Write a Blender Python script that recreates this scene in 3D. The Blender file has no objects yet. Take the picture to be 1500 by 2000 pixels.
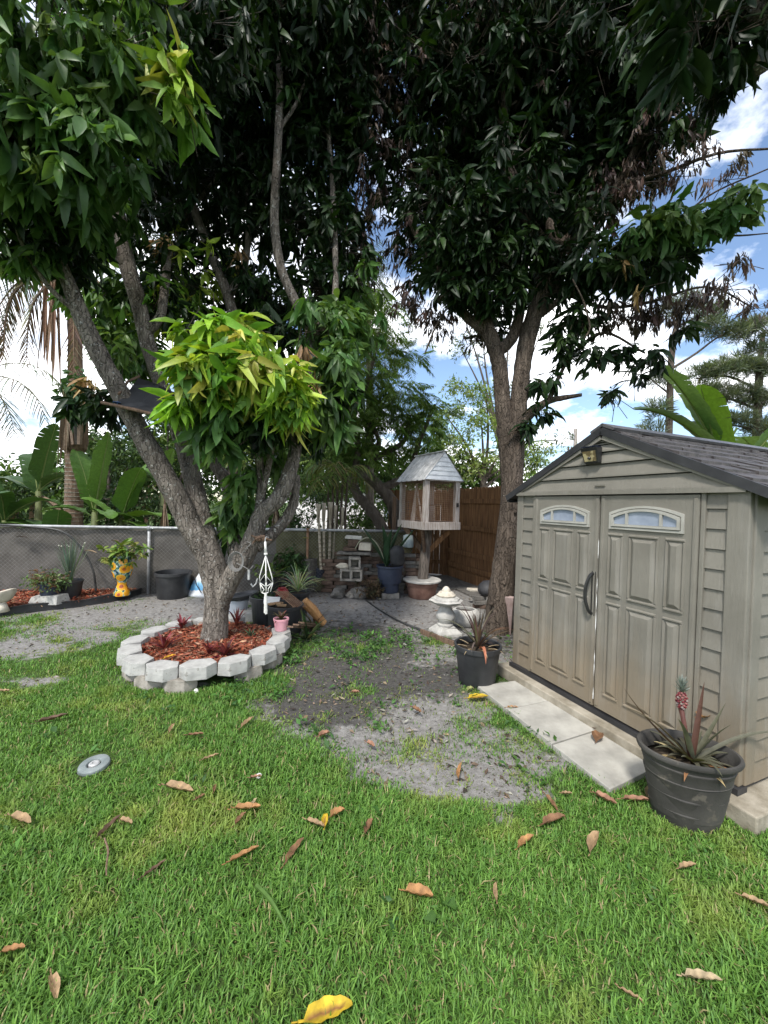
import bpy, math, random
import numpy as np
from mathutils import Vector, Matrix, Euler
PI = math.pi
R = math.radians
scene = bpy.context.scene
COL = scene.collection
rng = np.random.default_rng(7)
random.seed(7)

# ------------------------------------------------------------------ camera
W, H, F = 1500.0, 2000.0, 760.0
CAMZ, PITCH, ROLL = 1.6, R(1.07), R(1.5)
_f = Vector((0, math.cos(PITCH), -math.sin(PITCH)))
_r0 = Vector((1, 0, 0)); _u0 = Vector((0, math.sin(PITCH), math.cos(PITCH)))
_r = _r0 * math.cos(ROLL) + _u0 * math.sin(ROLL)
_u = _u0 * math.cos(ROLL) - _r0 * math.sin(ROLL)
cam_d = bpy.data.cameras.new('camera')
cam = bpy.data.objects.new('camera', cam_d)
COL.objects.link(cam)
cam.matrix_world = Matrix((( _r.x, _u.x, -_f.x, 0), (_r.y, _u.y, -_f.y, 0), (_r.z, _u.z, -_f.z, CAMZ), (0, 0, 0, 1)))
cam_d.sensor_fit = 'VERTICAL'; cam_d.sensor_height = 36.0; cam_d.sensor_width = 27.0
cam_d.lens = 36.0 * F / H
cam_d.clip_start = 0.05; cam_d.clip_end = 3000
scene.camera = cam

def ray(px, py):
    return (_f + _r * ((px - W / 2) / F) - _u * ((py - H / 2) / F))
def P(px, py, Y):                       # the real point at distance Y ahead
    d = ray(px, py); return Vector((d.x * Y / d.y, Y, CAMZ + d.z * Y / d.y))
def G(px, py, z=0.0):                   # the real point on a level surface at height z
    d = ray(px, py); t = (z - CAMZ) / d.z
    return Vector((d.x * t, d.y * t, z))
def proj(x, y, z):
    x = np.asarray(x, float); y = np.asarray(y, float); z = np.asarray(z, float) - CAMZ
    dep = x * _f.x + y * _f.y + z * _f.z
    a = x * _r.x + y * _r.y + z * _r.z; b = x * _u.x + y * _u.y + z * _u.z
    dep = np.where(dep < 0.05, 0.05, dep)
    return W / 2 + F * a / dep, H / 2 - F * b / dep

# ------------------------------------------------------------------ materials
def _nodes(name):
    m = bpy.data.materials.new(name); m.use_nodes = True
    nt = m.node_tree; b = nt.nodes['Principled BSDF']
    return m, nt, b
def _noise(nt, scale, detail=5, stretch=(1, 1, 1), rough=0.6, coord='Object'):
    tc = nt.nodes.new('ShaderNodeTexCoord'); mp = nt.nodes.new('ShaderNodeMapping')
    mp.inputs['Scale'].default_value = stretch
    nt.links.new(tc.outputs[coord], mp.inputs['Vector'])
    n = nt.nodes.new('ShaderNodeTexNoise'); n.inputs['Scale'].default_value = scale
    n.inputs['Detail'].default_value = detail; n.inputs['Roughness'].default_value = rough
    nt.links.new(mp.outputs[0], n.inputs['Vector'])
    return n
def _ramp(nt, src, stops):
    r = nt.nodes.new('ShaderNodeValToRGB'); e = r.color_ramp.elements
    while len(e) < len(stops): e.new(0.5)
    for el, (p, c) in zip(e, stops):
        el.position = p; el.color = (c[0], c[1], c[2], 1) if hasattr(c, '__len__') else (c, c, c, 1)
    nt.links.new(src, r.inputs[0]); return r
def _mix(nt, fac, a, b, mode='MIX'):
    m = nt.nodes.new('ShaderNodeMix'); m.data_type = 'RGBA'; m.blend_type = mode
    for sock, v in ((0, fac), (6, a), (7, b)):
        if hasattr(v, 'links'): nt.links.new(v, m.inputs[sock])
        elif sock == 0: m.inputs[0].default_value = v
        else: m.inputs[sock].default_value = (v[0], v[1], v[2], 1)
    return m.outputs[2]
def _bump(nt, b, src, strength, dist=0.01, prev=None):
    bp = nt.nodes.new('ShaderNodeBump'); bp.inputs['Strength'].default_value = strength
    bp.inputs['Distance'].default_value = dist
    nt.links.new(src, bp.inputs['Height'])
    if prev: nt.links.new(prev.outputs[0], bp.inputs['Normal'])
    nt.links.new(bp.outputs[0], b.inputs['Normal']); return bp
def mat(name, c1, c2=None, scale=6, rough=0.75, bump=0.0, bscale=60, stretch=(1, 1, 1), metal=0.0, spots=None, spec=0.5, bdist=0.01, lo=.35, hi=.65):
    m, nt, b = _nodes(name)
    b.inputs['Roughness'].default_value = rough; b.inputs['Metallic'].default_value = metal
    b.inputs['Specular IOR Level'].default_value = spec
    if c2 is None: c2 = tuple(min(1, x * 1.25) for x in c1)
    n = _noise(nt, scale, 6, stretch)
    out = _ramp(nt, n.outputs[0], [(lo, c1), (hi, c2)]).outputs[0]
    if spots:
        sc, thr, colr = spots
        n2 = _noise(nt, sc, 4)
        fr = _ramp(nt, n2.outputs[0], [(thr, 0), (thr + .06, 1)])
        out = _mix(nt, fr.outputs[0], out, colr)
    nt.links.new(out, b.inputs['Base Color'])
    if bump:
        n3 = _noise(nt, bscale, 6, stretch); _bump(nt, b, n3.outputs[0], bump, bdist)
    return m
def tint_mat(name, rough=0.45, trans=0.2, var=0.35, nscale=25, spec=0.3, backc=None):
    m, nt, b = _nodes(name)
    at = nt.nodes.new('ShaderNodeAttribute'); at.attribute_name = 'tint'
    n = _noise(nt, nscale, 3)
    r = _ramp(nt, n.outputs[0], [(.3, 1 - var), (.7, 1.0)])
    c = _mix(nt, 1.0, at.outputs['Color'], r.outputs[0], 'MULTIPLY')
    nt.links.new(c, b.inputs['Base Color'])
    b.inputs['Roughness'].default_value = rough; b.inputs['Specular IOR Level'].default_value = spec
    if trans:
        tr = nt.nodes.new('ShaderNodeBsdfTranslucent')
        c2 = _mix(nt, 1.0, c, (1.5, 1.5, 0.6), 'MULTIPLY'); nt.links.new(c2, tr.inputs['Color'])
        ms = nt.nodes.new('ShaderNodeMixShader'); ms.inputs[0].default_value = trans
        nt.links.new(b.outputs[0], ms.inputs[1]); nt.links.new(tr.outputs[0], ms.inputs[2])
        nt.links.new(ms.outputs[0], nt.nodes['Material Output'].inputs['Surface'])
    return m
def bark_mat(name, dark, light, lichen, lthr=.6, vs=14):
    m, nt, b = _nodes(name); b.inputs['Roughness'].default_value = .9; b.inputs['Specular IOR Level'].default_value = .2
    n = _noise(nt, vs, 8, (1, 1, .22), .7)
    base = _ramp(nt, n.outputs[0], [(.32, dark), (.62, light)]).outputs[0]
    big = _noise(nt, 2.2, 4); base = _mix(nt, _ramp(nt, big.outputs[0], [(.4, 0), (.65, .45)]).outputs[0], base, dark)
    n2 = _noise(nt, 26, 5); fr = _ramp(nt, n2.outputs[0], [(lthr, 0), (lthr + .05, .8)])
    out = _mix(nt, fr.outputs[0], base, lichen); nt.links.new(out, b.inputs['Base Color'])
    v = nt.nodes.new('ShaderNodeTexVoronoi'); v.inputs['Scale'].default_value = 30; v.feature = 'DISTANCE_TO_EDGE'
    tc = nt.nodes.new('ShaderNodeTexCoord'); mp = nt.nodes.new('ShaderNodeMapping'); mp.inputs['Scale'].default_value = (1, 1, .18)
    nn = _noise(nt, 6, 3)
    add = nt.nodes.new('ShaderNodeVectorMath'); add.operation = 'ADD'
    nt.links.new(tc.outputs['Object'], mp.inputs[0]); nt.links.new(mp.outputs[0], add.inputs[0])
    sc = nt.nodes.new('ShaderNodeVectorMath'); sc.operation = 'SCALE'; sc.inputs['Scale'].default_value = .12
    nt.links.new(nn.outputs[1], sc.inputs[0]); nt.links.new(sc.outputs[0], add.inputs[1])
    nt.links.new(add.outputs[0], v.inputs['Vector'])
    rr = _ramp(nt, v.outputs[0], [(0, 0), (.12, 1)])
    b1 = _bump(nt, b, rr.outputs[0], .9, .02)
    _bump(nt, b, n.outputs[0], .9, .03, b1)
    return m

M = {}
M['leaf'] = tint_mat('glossy_leaf', .46, .13, .3, spec=.2)
M['young'] = tint_mat('young_and_lit_leaf', .42, .30, .25)  # young growth, and the ringed tree's leaves meant to look lit
M['leaf_soft'] = tint_mat('soft_leaf', .6, .25, .3)
M['grass'] = tint_mat('grass_blade', .55, .25, .15, 8)
M['dry'] = tint_mat('dry_leaf', .7, .1, .45, 30, .3)
M['chip'] = tint_mat('bark_chip', .85, 0, .4, 40, .2)
M['bark'] = bark_mat('mango_bark', (.07, .058, .048), (.27, .235, .20), (.40, .39, .36), .60)
M['bark2'] = bark_mat('brown_bark', (.05, .038, .029), (.165, .13, .102), (.34, .32, .28), .68, 20)
M['barkfar'] = bark_mat('far_bark', (.07, .055, .045), (.18, .15, .12), (.25, .24, .2), .66)
M['palmtrunk'] = mat('palm_trunk', (.16, .085, .05), (.34, .24, .17), 9, .85, .6, 30, (1, 1, .6))
M['concrete'] = mat('pale_concrete', (.29, .285, .268), (.43, .425, .40), 9, .9, .35, 180, spots=(16, .60, (.24, .23, .21)), spec=.2)
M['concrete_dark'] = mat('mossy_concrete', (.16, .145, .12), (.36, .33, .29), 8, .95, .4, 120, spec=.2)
M['paver'] = mat('paver_concrete', (.27, .26, .23), (.41, .395, .35), 5, .9, .25, 220, spots=(110, .64, (.30, .29, .26)), spec=.2)
M['slabside'] = mat('weathered_slab', (.19, .165, .12), (.36, .325, .26), 7, .95, .4, 90, spec=.2)
M['wood_grey'] = mat('grey_wood', (.23, .19, .16), (.46, .42, .39), 14, .85, .4, 60, (4, 4, .35), spec=.2)
M['wood_dark'] = mat('dark_wood', (.09, .06, .04), (.2, .13, .09), 12, .85, .4, 50, (4, 4, .4), spec=.2)
M['cedar'] = mat('cedar_board', (.10, .05, .022), (.255, .135, .062), 7, .8, .3, 60, (5, 5, .3), spots=(9, .68, (.09, .045, .02)), spec=.25)
M['galv'] = mat('galvanised_sheet', (.30, .30, .295), (.50, .50, .49), 9, .6, .1, 40, metal=.25)
M['steel'] = mat('fence_rail', (.24, .245, .25), (.42, .43, .44), 12, .6, .1, 60, metal=.3)
M['rust'] = mat('rusty_post', (.16, .08, .045), (.28, .17, .1), 12, .8, .2, 60)
M['wire'] = mat('fence_wire', (.15, .146, .138), (.23, .225, .215), 12, .7, metal=.3)
M['screen'] = mat('grey_screen', (.085, .078, .07), (.145, .135, .122), 3, .95, .3, 90, spots=(11, .72, (.2, .19, .165)), spec=.1)
M['screen_olive'] = mat('olive_screen', (.075, .072, .036), (.15, .145, .08), 5, .95, .3, 90, spec=.1)
M['blackplastic'] = mat('black_plastic', (.018, .019, .021), (.04, .041, .043), 5, .5, .1, 60)
M['tubplastic'] = mat('charcoal_tub', (.026, .024, .021), (.06, .056, .049), 4, .75, .25, 30, spots=(10, .60, (.085, .075, .06)))
M['navypot'] = mat('navy_pot', (.018, .026, .05), (.04, .05, .08), 5, .5, .1, 40)
M['soil'] = mat('potting_soil', (.02, .015, .011), (.07, .055, .04), 40, .95, .8, 60, spec=.1)
M['white'] = mat('white_paint', (.62, .61, .58), (.74, .73, .70), 8, .6, .1, 60)
M['cream'] = mat('cream_stone', (.42, .37, .29), (.60, .55, .46), 6, .8, .3, 60, spots=(22, .66, (.30, .25, .19)))
M['statuary'] = mat('cast_stone', (.32, .31, .285), (.50, .485, .445), 10, .9, .3, 90, spots=(22, .66, (.30, .29, .25)), spec=.2)
M['terracotta'] = mat('dull_terracotta', (.14, .07, .05), (.25, .14, .105), 8, .9, .3, 50)
M['brick'] = mat('old_brick', (.07, .048, .037), (.15, .105, .082), 12, .95, .5, 70, spec=.2)
M['brickgrey'] = mat('grey_brick', (.09, .084, .076), (.19, .178, .16), 12, .95, .5, 70, spec=.2)
M['pink'] = mat('pink_pot', (.72, .33, .38), (.80, .42, .46), 8, .5)
M['slate'] = mat('pinkish_slab', (.22, .15, .13), (.34, .26, .24), 10, .9, .3, 60)
M['rope'] = mat('white_cord', (.6, .59, .55), (.76, .75, .71), 50, .9, .3, 200)
M['hose'] = mat('black_hose', (.02, .02, .02), (.045, .045, .042), 10, .5)
M['cane'] = mat('bamboo_cane', (.24, .2, .14), (.38, .34, .27), 12, .6, .2, 50, (3, 3, .4))
M['orange'] = mat('orange_wood', (.32, .15, .05), (.52, .28, .11), 10, .7, .3, 50, (3, 3, .5))
M['red'] = mat('red_glaze', (.16, .012, .014), (.26, .025, .025), 6, .35)
M['pvcgrey'] = mat('grey_ring', (.12, .145, .145), (.21, .235, .23), 14, .8, .25, 90)
M['glass_dark'] = mat('lamp_lens', (.16, .12, .06), (.48, .40, .22), 18, .2, lo=.45, hi=.55)
M['lampblack'] = mat('lamp_housing', (.012, .012, .012), (.025, .025, .025), 5, .35)
M['solar'] = mat('solar_cells', (.012, .016, .03), (.02, .026, .05), 30, .15)
M['bluecord'] = mat('blue_cord', (.03, .09, .25), (.05, .14, .36), 20, .7)
M['tarp'] = mat('black_tarp', (.016, .016, .018), (.04, .04, .042), 6, .65, .4, 14)
M['waterbag'] = None

def shed_material():
    m, nt, b = _nodes('shed_resin'); b.inputs['Roughness'].default_value = .62; b.inputs['Specular IOR Level'].default_value = .35
    n = _noise(nt, 3.0, 5); c = _ramp(nt, n.outputs[0], [(.35, (.158, .147, .122)), (.65, (.20, .187, .157))]).outputs[0]
    tc = nt.nodes.new('ShaderNodeTexCoord'); sep = nt.nodes.new('ShaderNodeSeparateXYZ'); nt.links.new(tc.outputs['Object'], sep.inputs[0])
    # splashed soil staining on the lowest half metre, ragged edge; dust film on the upper boards
    n2 = _noise(nt, 5, 5, (1, 1, .5)); ad = nt.nodes.new('ShaderNodeMath'); ad.operation = 'MULTIPLY_ADD'
    ad.inputs[1].default_value = -.85; nt.links.new(n2.outputs[0], ad.inputs[0])
    s1 = nt.nodes.new('ShaderNodeMath'); s1.operation = 'ADD'; s1.inputs[1].default_value = .28
    nt.links.new(sep.outputs[2], ad.inputs[2]); nt.links.new(ad.outputs[0], s1.inputs[0])
    fr = _ramp(nt, s1.outputs[0], [(.0, .55), (.5, 0)])
    c = _mix(nt, fr.outputs[0], c, (.20, .145, .082))
    n3 = _noise(nt, 4, 6, (2.5, 2.5, .35)); f3 = _ramp(nt, n3.outputs[0], [(.56, 0), (.75, .35)])
    c = _mix(nt, f3.outputs[0], c, (.31, .30, .275))
    nt.links.new(c, b.inputs['Base Color'])
    n4 = _noise(nt, 70, 6, (1, 1, .10), .7); _bump(nt, b, n4.outputs[0], .4, .008)
    n5 = _noise(nt, 22, 6, (1, 1, .08), .75); f5 = _ramp(nt, n5.outputs[0], [(.60, 0), (.74, .35)]); nt.links.new(_mix(nt, f5.outputs[0], c, (.12, .108, .085)), b.inputs['Base Color'])
    return m
M['shed'] = shed_material()
M['shingle'] = mat('roof_shingle', (.022, .018, .018), (.07, .06, .057), 16, .55, .5, 50, (1, 1, 1))
M['shedtrim'] = mat('roof_trim', (.014, .014, .016), (.03, .03, .032), 8, .5, .1, 50)
M['pane'] = mat('frosted_pane', (.20, .235, .30), (.30, .34, .41), 5, .18, .1, 80)
M['windowtrim'] = mat('window_trim', (.30, .29, .255), (.38, .37, .33), 8, .55)

def ground_material():
    m, nt, b = _nodes('yard_soil'); b.inputs['Roughness'].default_value = .97; b.inputs['Specular IOR Level'].default_value = .12
    at = nt.nodes.new('ShaderNodeAttribute'); at.attribute_name = 'cover'
    sep = nt.nodes.new('ShaderNodeSeparateColor'); nt.links.new(at.outputs['Color'], sep.inputs[0])
    n = _noise(nt, 18, 8, rough=.75); sand = _ramp(nt, n.outputs[0], [(.25, (.11, .104, .096)), (.5, (.215, .206, .193)), (.75, (.34, .33, .315))]).outputs[0]
    nf = _noise(nt, 160, 4, rough=.8); ff = _ramp(nt, nf.outputs[0], [(.54, 0), (.66, .5)]); sand = _mix(nt, ff.outputs[0], sand, (.10, .09, .08))
    n2 = _noise(nt, 30, 7, rough=.75); dark = _ramp(nt, n2.outputs[0], [(.25, (.032, .030, .027)), (.75, (.115, .11, .102))]).outputs[0]  # damp soil, deepened further to carry the trees' shade
    n3 = _noise(nt, 40, 6, rough=.8); grs = _ramp(nt, n3.outputs[0], [(.3, (.025, .035, .012)), (.5, (.05, .085, .022)), (.7, (.10, .13, .04))]).outputs[0]
    n4 = _noise(nt, 9, 6, rough=.7)
    def thresh(v, w=.12):
        s = nt.nodes.new('ShaderNodeMath'); s.operation = 'SUBTRACT'; nt.links.new(v, s.inputs[0]); nt.links.new(n4.outputs[0], s.inputs[1])
        return _ramp(nt, s.outputs[0], [(0.0, 0), (w * 2, 1)]).outputs[0]
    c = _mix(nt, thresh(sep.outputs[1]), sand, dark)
    c = _mix(nt, thresh(sep.outputs[0]), c, grs)
    nt.links.new(c, b.inputs['Base Color'])
    b1 = _bump(nt, b, n.outputs[0], .6, .03); _bump(nt, b, nf.outputs[0], .5, .008, b1)
    return m
M['ground'] = ground_material()

# ------------------------------------------------------------------ mesh building
def rootloc(o):
    v = Vector((0, 0, 0))
    while o is not None: v += o.location; o = o.parent
    return v
class MB:
    """collects shapes; build() links them as ONE mesh object"""
    def __init__(s, xf=None): s.v = []; s.f = []; s.t = []; s.xf = xf
    def add(s, vs, fs, tint=None):
        o = len(s.v)
        s.v += [s.xf @ Vector(p) if s.xf else Vector(p) for p in vs]
        s.f += [tuple(i + o for i in f) for f in fs]
        s.t += [tint or (1, 1, 1)] * len(vs)
        return s
    def box(s, c, d, rz=0, rot=None, tint=None, taper=1.0):
        x, y, z = d[0] / 2, d[1] / 2, d[2] / 2
        m = rot or Matrix.Rotation(rz, 3, 'Z')
        pts = [(-x, -y, -z), (x, -y, -z), (x, y, -z), (-x, y, -z), (-x * taper, -y * taper, z), (x * taper, -y * taper, z), (x * taper, y * taper, z), (-x * taper, y * taper, z)]
        return s.add([Vector(c) + m @ Vector(p) for p in pts], [(3, 2, 1, 0), (4, 5, 6, 7), (0, 1, 5, 4), (1, 2, 6, 5), (2, 3, 7, 6), (3, 0, 4, 7)], tint)
    def beam(s, a, b, w, h, up=(0, 0, 1), tint=None):
        a, b = Vector(a), Vector(b); d = (b - a); L = d.length; d.normalize()
        sx = d.cross(Vector(up)); sx.normalize() if sx.length > 1e-4 else sx.__init__((1, 0, 0)); sz = sx.cross(d)
        m = Matrix((d, sx, sz)).transposed()
        return s.box((a + b) / 2, (L, w, h), rot=m, tint=tint)
    def tube(s, pts, rad, n=8, tint=None, cap=True, jit=0.0):
        pts = [Vector(p) for p in pts]; k = len(pts)
        if not hasattr(rad, '__len__'): rad = [rad] * k
        vs, fs = [], []; ref = None
        for i, p in enumerate(pts):
            d = (pts[min(i + 1, k - 1)] - pts[max(i - 1, 0)]).normalized()
            if ref is None: ref = d.orthogonal().normalized()
            ref = (ref - d * ref.dot(d)); ref = ref.normalized() if ref.length > 1e-5 else d.orthogonal().normalized()
            q = d.cross(ref)
            for j in range(n):
                a = 2 * PI * j / n; rr = rad[i] * (1 + (random.uniform(-jit, jit) if jit else 0))
                vs.append(p + (ref * math.cos(a) + q * math.sin(a)) * rr)
        for i in range(k - 1):
            for j in range(n):
                a, b = i * n + j, i * n + (j + 1) % n
                fs.append((a, b, b + n, a + n))
        if cap: fs.append(tuple(range(n - 1, -1, -1))); fs.append(tuple((k - 1) * n + j for j in range(n)))
        return s.add(vs, fs, tint)
    def lathe(s, c, prof, n=28, sx=1, sy=1, rz=0, tint=None, wob=None):
        c = Vector(c); vs, fs = [], []; k = len(prof)
        for i, (r, z) in enumerate(prof):
            for j in range(n):
                a = 2 * PI * j / n; rr = r * (wob(a, i) if wob else 1)
                x, y = rr * math.cos(a) * sx, rr * math.sin(a) * sy
                vs.append(c + Vector((x * math.cos(rz) - y * math.sin(rz), x * math.sin(rz) + y * math.cos(rz), z)))
        for i in range(k - 1):
            for j in range(n):
                a, b = i * n + j, i * n + (j + 1) % n
                fs.append((a, b, b + n, a + n))
        if prof[0][0] > 1e-4: fs.append(tuple(range(n - 1, -1, -1)))
        if prof[-1][0] > 1e-4: fs.append(tuple((k - 1) * n + j for j in range(n)))
        return s.add(vs, fs, tint)
    def prism(s, poly, z0, z1, tint=None):
        n = len(poly)
        vs = [(x, y, z0) for x, y in poly] + [(x, y, z1) for x, y in poly]
        return s.add(vs, [tuple(range(n - 1, -1, -1)), tuple(range(n, 2 * n))] + [(i, (i + 1) % n, n + (i + 1) % n, n + i) for i in range(n)], tint)
    def quad(s, a, b, c, d, tint=None): return s.add([a, b, c, d], [(0, 1, 2, 3)], tint)
    def blade(s, base, d, L, w, droop=0.5, n=6, tint=None, fold=.25, up=(0, 0, 1), twist=0, shape='strap'):
        """one long leaf: starts along d, bends down by droop, folded along its midrib"""
        base = Vector(base); d = Vector(d).normalized(); vs, fs = [], []
        p = base.copy(); cur = d.copy(); st = L / n; g = Vector((0, 0, -1))
        for i in range(n + 1):
            t = i / n
            side = cur.cross(Vector(up)); side = side.normalized() if side.length > .05 else Vector((1, 0, 0))
            nrm = side.cross(cur).normalized()
            if twist:
                side, nrm = side * math.cos(twist * t) + nrm * math.sin(twist * t), nrm * math.cos(twist * t) - side * math.sin(twist * t)
            if shape == 'strap': ww = w * (1 - t ** 2.2) * (0.75 + .5 * t if t < .5 else 1.0) + .0006
            elif shape == 'leaf': ww = w * math.sin(PI * min(1, (t * .93 + .05))) ** .75 + .0005
            else: ww = w * min(1, (t + .12) * 3.2) * (1 - t ** 6 * .9)
            vs += [p - side * ww / 2 + nrm * fold * ww, p, p + side * ww / 2 + nrm * fold * ww]
            p = p + cur * st
            cur = (cur + g * droop * st / L * (.4 + 1.6 * t) * 1.6).normalized()
        for i in range(n):
            a = i * 3; fs += [(a, a + 1, a + 4, a + 3), (a + 1, a + 2, a + 5, a + 4)]
        return s.add(vs, fs, tint)
    def build(s, name, m, parent=None, smooth=False, bevel=0.0, org=None):
        L = rootloc(parent) if parent is not None else Vector(org or (0, 0, 0))
        me = bpy.data.meshes.new(name)
        me.from_pydata([tuple(p - L) for p in s.v], [], s.f)
        if any(t != (1, 1, 1) for t in s.t):
            ca = me.color_attributes.new('tint', 'FLOAT_COLOR', 'POINT')
            ca.data.foreach_set('color', np.array([(*t, 1) for t in s.t], np.float32).ravel())
        me.materials.append(m)
        if smooth: me.polygons.foreach_set('use_smooth', [True] * len(me.polygons))
        me.update()
        o = bpy.data.objects.new(name, me); COL.objects.link(o)
        if parent is not None: o.parent = parent
        else: o.location = L
        if bevel:
            bv = o.modifiers.new('bevel', 'BEVEL'); bv.width = bevel; bv.segments = 2; bv.limit_method = 'ANGLE'; bv.angle_limit = R(35)
        return o
def autosmooth(o, ang=40):
    me = o.data
    me.polygons.foreach_set('use_smooth', [True] * len(me.polygons))
    try: me.set_sharp_from_angle(angle=R(ang))
    except Exception: pass
    return o
def npmesh(name, v, loops, sizes, m, parent=None, tint=None, smooth=False, org=None):
    L = rootloc(parent) if parent is not None else Vector(org or (0, 0, 0))
    me = bpy.data.meshes.new(name)
    v = np.asarray(v, np.float32) - np.array(L, np.float32)
    me.vertices.add(len(v)); me.vertices.foreach_set('co', v.ravel())
    loops = np.asarray(loops, np.int32); sizes = np.asarray(sizes, np.int32)
    me.loops.add(len(loops)); me.loops.foreach_set('vertex_index', loops)
    me.polygons.add(len(sizes))
    me.polygons.foreach_set('loop_start', np.concatenate(([0], np.cumsum(sizes)[:-1])).astype(np.int32))
    try: me.polygons.foreach_set('loop_total', sizes)
    except Exception: pass
    if smooth: me.polygons.foreach_set('use_smooth', np.ones(len(sizes), bool))
    me.materials.append(m); me.update(calc_edges=True)
    if tint is not None:
        ca = me.color_attributes.new('tint', 'FLOAT_COLOR', 'POINT')
        t4 = np.ones((len(v), 4), np.float32); t4[:, :3] = tint; ca.data.foreach_set('color', t4.ravel())
    o = bpy.data.objects.new(name, me); COL.objects.link(o)
    if parent is not None: o.parent = parent
    else: o.location = L
    return o
def tag(o, label=None, cat=None, group=None, kind=None):
    for k, v in (('label', label), ('category', cat), ('group', group), ('kind', kind)):
        if v: o[k] = v
    return o
def thing(name, loc, label, cat, group=None):
    o = bpy.data.objects.new(name, None); COL.objects.link(o); o.location = Vector(loc); o.empty_display_size = .1
    return tag(o, label, cat, group)
def copy_tree(o, parent=None):
    c = o.copy(); COL.objects.link(c); c.parent = parent
    for ch in list(o.children): copy_tree(ch, c)
    return c

# ---- leaf clouds: every leaf is a folded, drooping blade of its own
LEAF_V = np.array([(0, 0, 0), (.22, -.36, .05), (.22, 0, 0), (.22, .36, .05), (.5, -.5, .07), (.5, 0, 0), (.5, .5, .07), (.8, -.3, .05), (.8, 0, 0), (.8, .3, .05), (1, 0, 0)], float)
LEAF_F = [(0, 2, 1), (0, 3, 2), (1, 2, 5, 4), (2, 3, 6, 5), (4, 5, 8, 7), (5, 6, 9, 8), (7, 8, 10), (8, 9, 10)]
DIA_V = np.array([(0, 0, 0), (.45, -.5, .06), (.45, .5, .06), (1, 0, -.03), (.45, 0, -.02)], float)
DIA_F = [(0, 4, 1), (0, 2, 4), (1, 4, 3), (4, 2, 3)]
def unit(a): return a / np.maximum(np.linalg.norm(a, axis=1, keepdims=True), 1e-6)
def leaf_mesh(pos, d, L, wr, droop, roll, tint, tv=LEAF_V, tf=LEAF_F):
    n = len(pos); d = unit(d)
    up = np.tile((0, 0, 1.0), (n, 1)); up[np.abs(d[:, 2]) > .95] = (1, 0, 0)
    s = unit(np.cross(d, up)); z = np.cross(s, d)
    c, q = np.cos(roll)[:, None], np.sin(roll)[:, None]
    s, z = s * c + z * q, z * c - s * q
    X = tv[None, :, 0]; Yv = tv[None, :, 1] * wr[:, None]; Z = tv[None, :, 2] * 1.2 * wr[:, None] / .25 * .6 - droop[:, None] * X ** 2
    Xs = X * (1 - .15 * np.abs(droop[:, None]) * X)
    v = pos[:, None, :] + L[:, None, None] * (Xs[..., None] * d[:, None, :] + Yv[..., None] * s[:, None, :] + Z[..., None] * z[:, None, :])
    k = len(tv); off = (np.arange(n) * k)[:, None]
    sizes1 = np.array([len(f) for f in tf]); fl = np.concatenate([np.array(f) for f in tf])
    loops = (fl[None, :] + off).ravel(); sizes = np.tile(sizes1, n)
    return v.reshape(-1, 3), loops, sizes, np.repeat(tint, k, axis=0)
def merge(parts):
    V, Lp, S, T = [], [], [], []; o = 0
    for v, l, s, t in parts:
        V.append(v); Lp.append(l + o); S.append(s); T.append(t); o += len(v)
    return np.concatenate(V), np.concatenate(Lp), np.concatenate(S), np.concatenate(T)
def palette(n, cols, jit=.22):
    cols = np.array(cols, float); c = cols[rng.integers(0, len(cols), n)]
    return np.clip(c * (1 + rng.uniform(-jit, jit, (n, 1))) * (1 + rng.uniform(-.08, .08, (n, 3))), .004, .95)
def in_blob(n, c, r, shell=.45):
    d = unit(rng.normal(size=(n, 3))); rad = rng.random(n) ** shell
    return np.array(c) + d * rad[:, None] * np.array(r), d
def rosettes(cen, out, per, L, wr, cols, el=(-35, 28), droop=.25, rad=.05, tv=LEAF_V, tf=LEAF_F, jit=.22, sag=.4):
    """whorls of leaves at shoot tips"""
    n = len(cen) * per
    c = np.repeat(cen, per, 0); o = np.repeat(out, per, 0)
    az = rng.uniform(0, 2 * PI, n); e = np.radians(rng.normal(el[0], el[1], n))
    d = np.stack([np.cos(az) * np.cos(e), np.sin(az) * np.cos(e), np.sin(e)], 1) + o * .45
    ln = L * rng.uniform(.6, 1.25, n) * np.repeat(rng.uniform(.62, 1.15, len(cen)), per)
    base = np.repeat(palette(len(cen), cols, jit), per, 0)
    t = np.clip(base * (1 + rng.uniform(-.25, .25, (n, 1))), .004, .95)
    return leaf_mesh(c + rng.normal(0, rad, (n, 3)), d, ln, wr * rng.uniform(.75, 1.2, n), droop * rng.uniform(-.3, 2.6, n), rng.normal(0, .75, n), t, tv, tf)
def twig_mesh(a, b, r, tint):
    n = len(a); d = unit(b - a); s = unit(np.cross(d, np.tile((.3, .2, 1.0), (n, 1)))); q = np.cross(s, d)
    ring = [s, -.5 * s + .87 * q, -.5 * s - .87 * q]
    v = np.stack([a + ring[0] * r, a + ring[1] * r, a + ring[2] * r, b + ring[0] * r * .5, b + ring[1] * r * .5, b + ring[2] * r * .5], 1)
    fl = np.array([0, 1, 4, 3, 1, 2, 5, 4, 2, 0, 3, 5]); off = (np.arange(n) * 6)[:, None]
    return v.reshape(-1, 3), (fl[None] + off).ravel(), np.full(n * 3, 4), np.repeat(np.tile(tint, (n, 1)), 6, 0)
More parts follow.
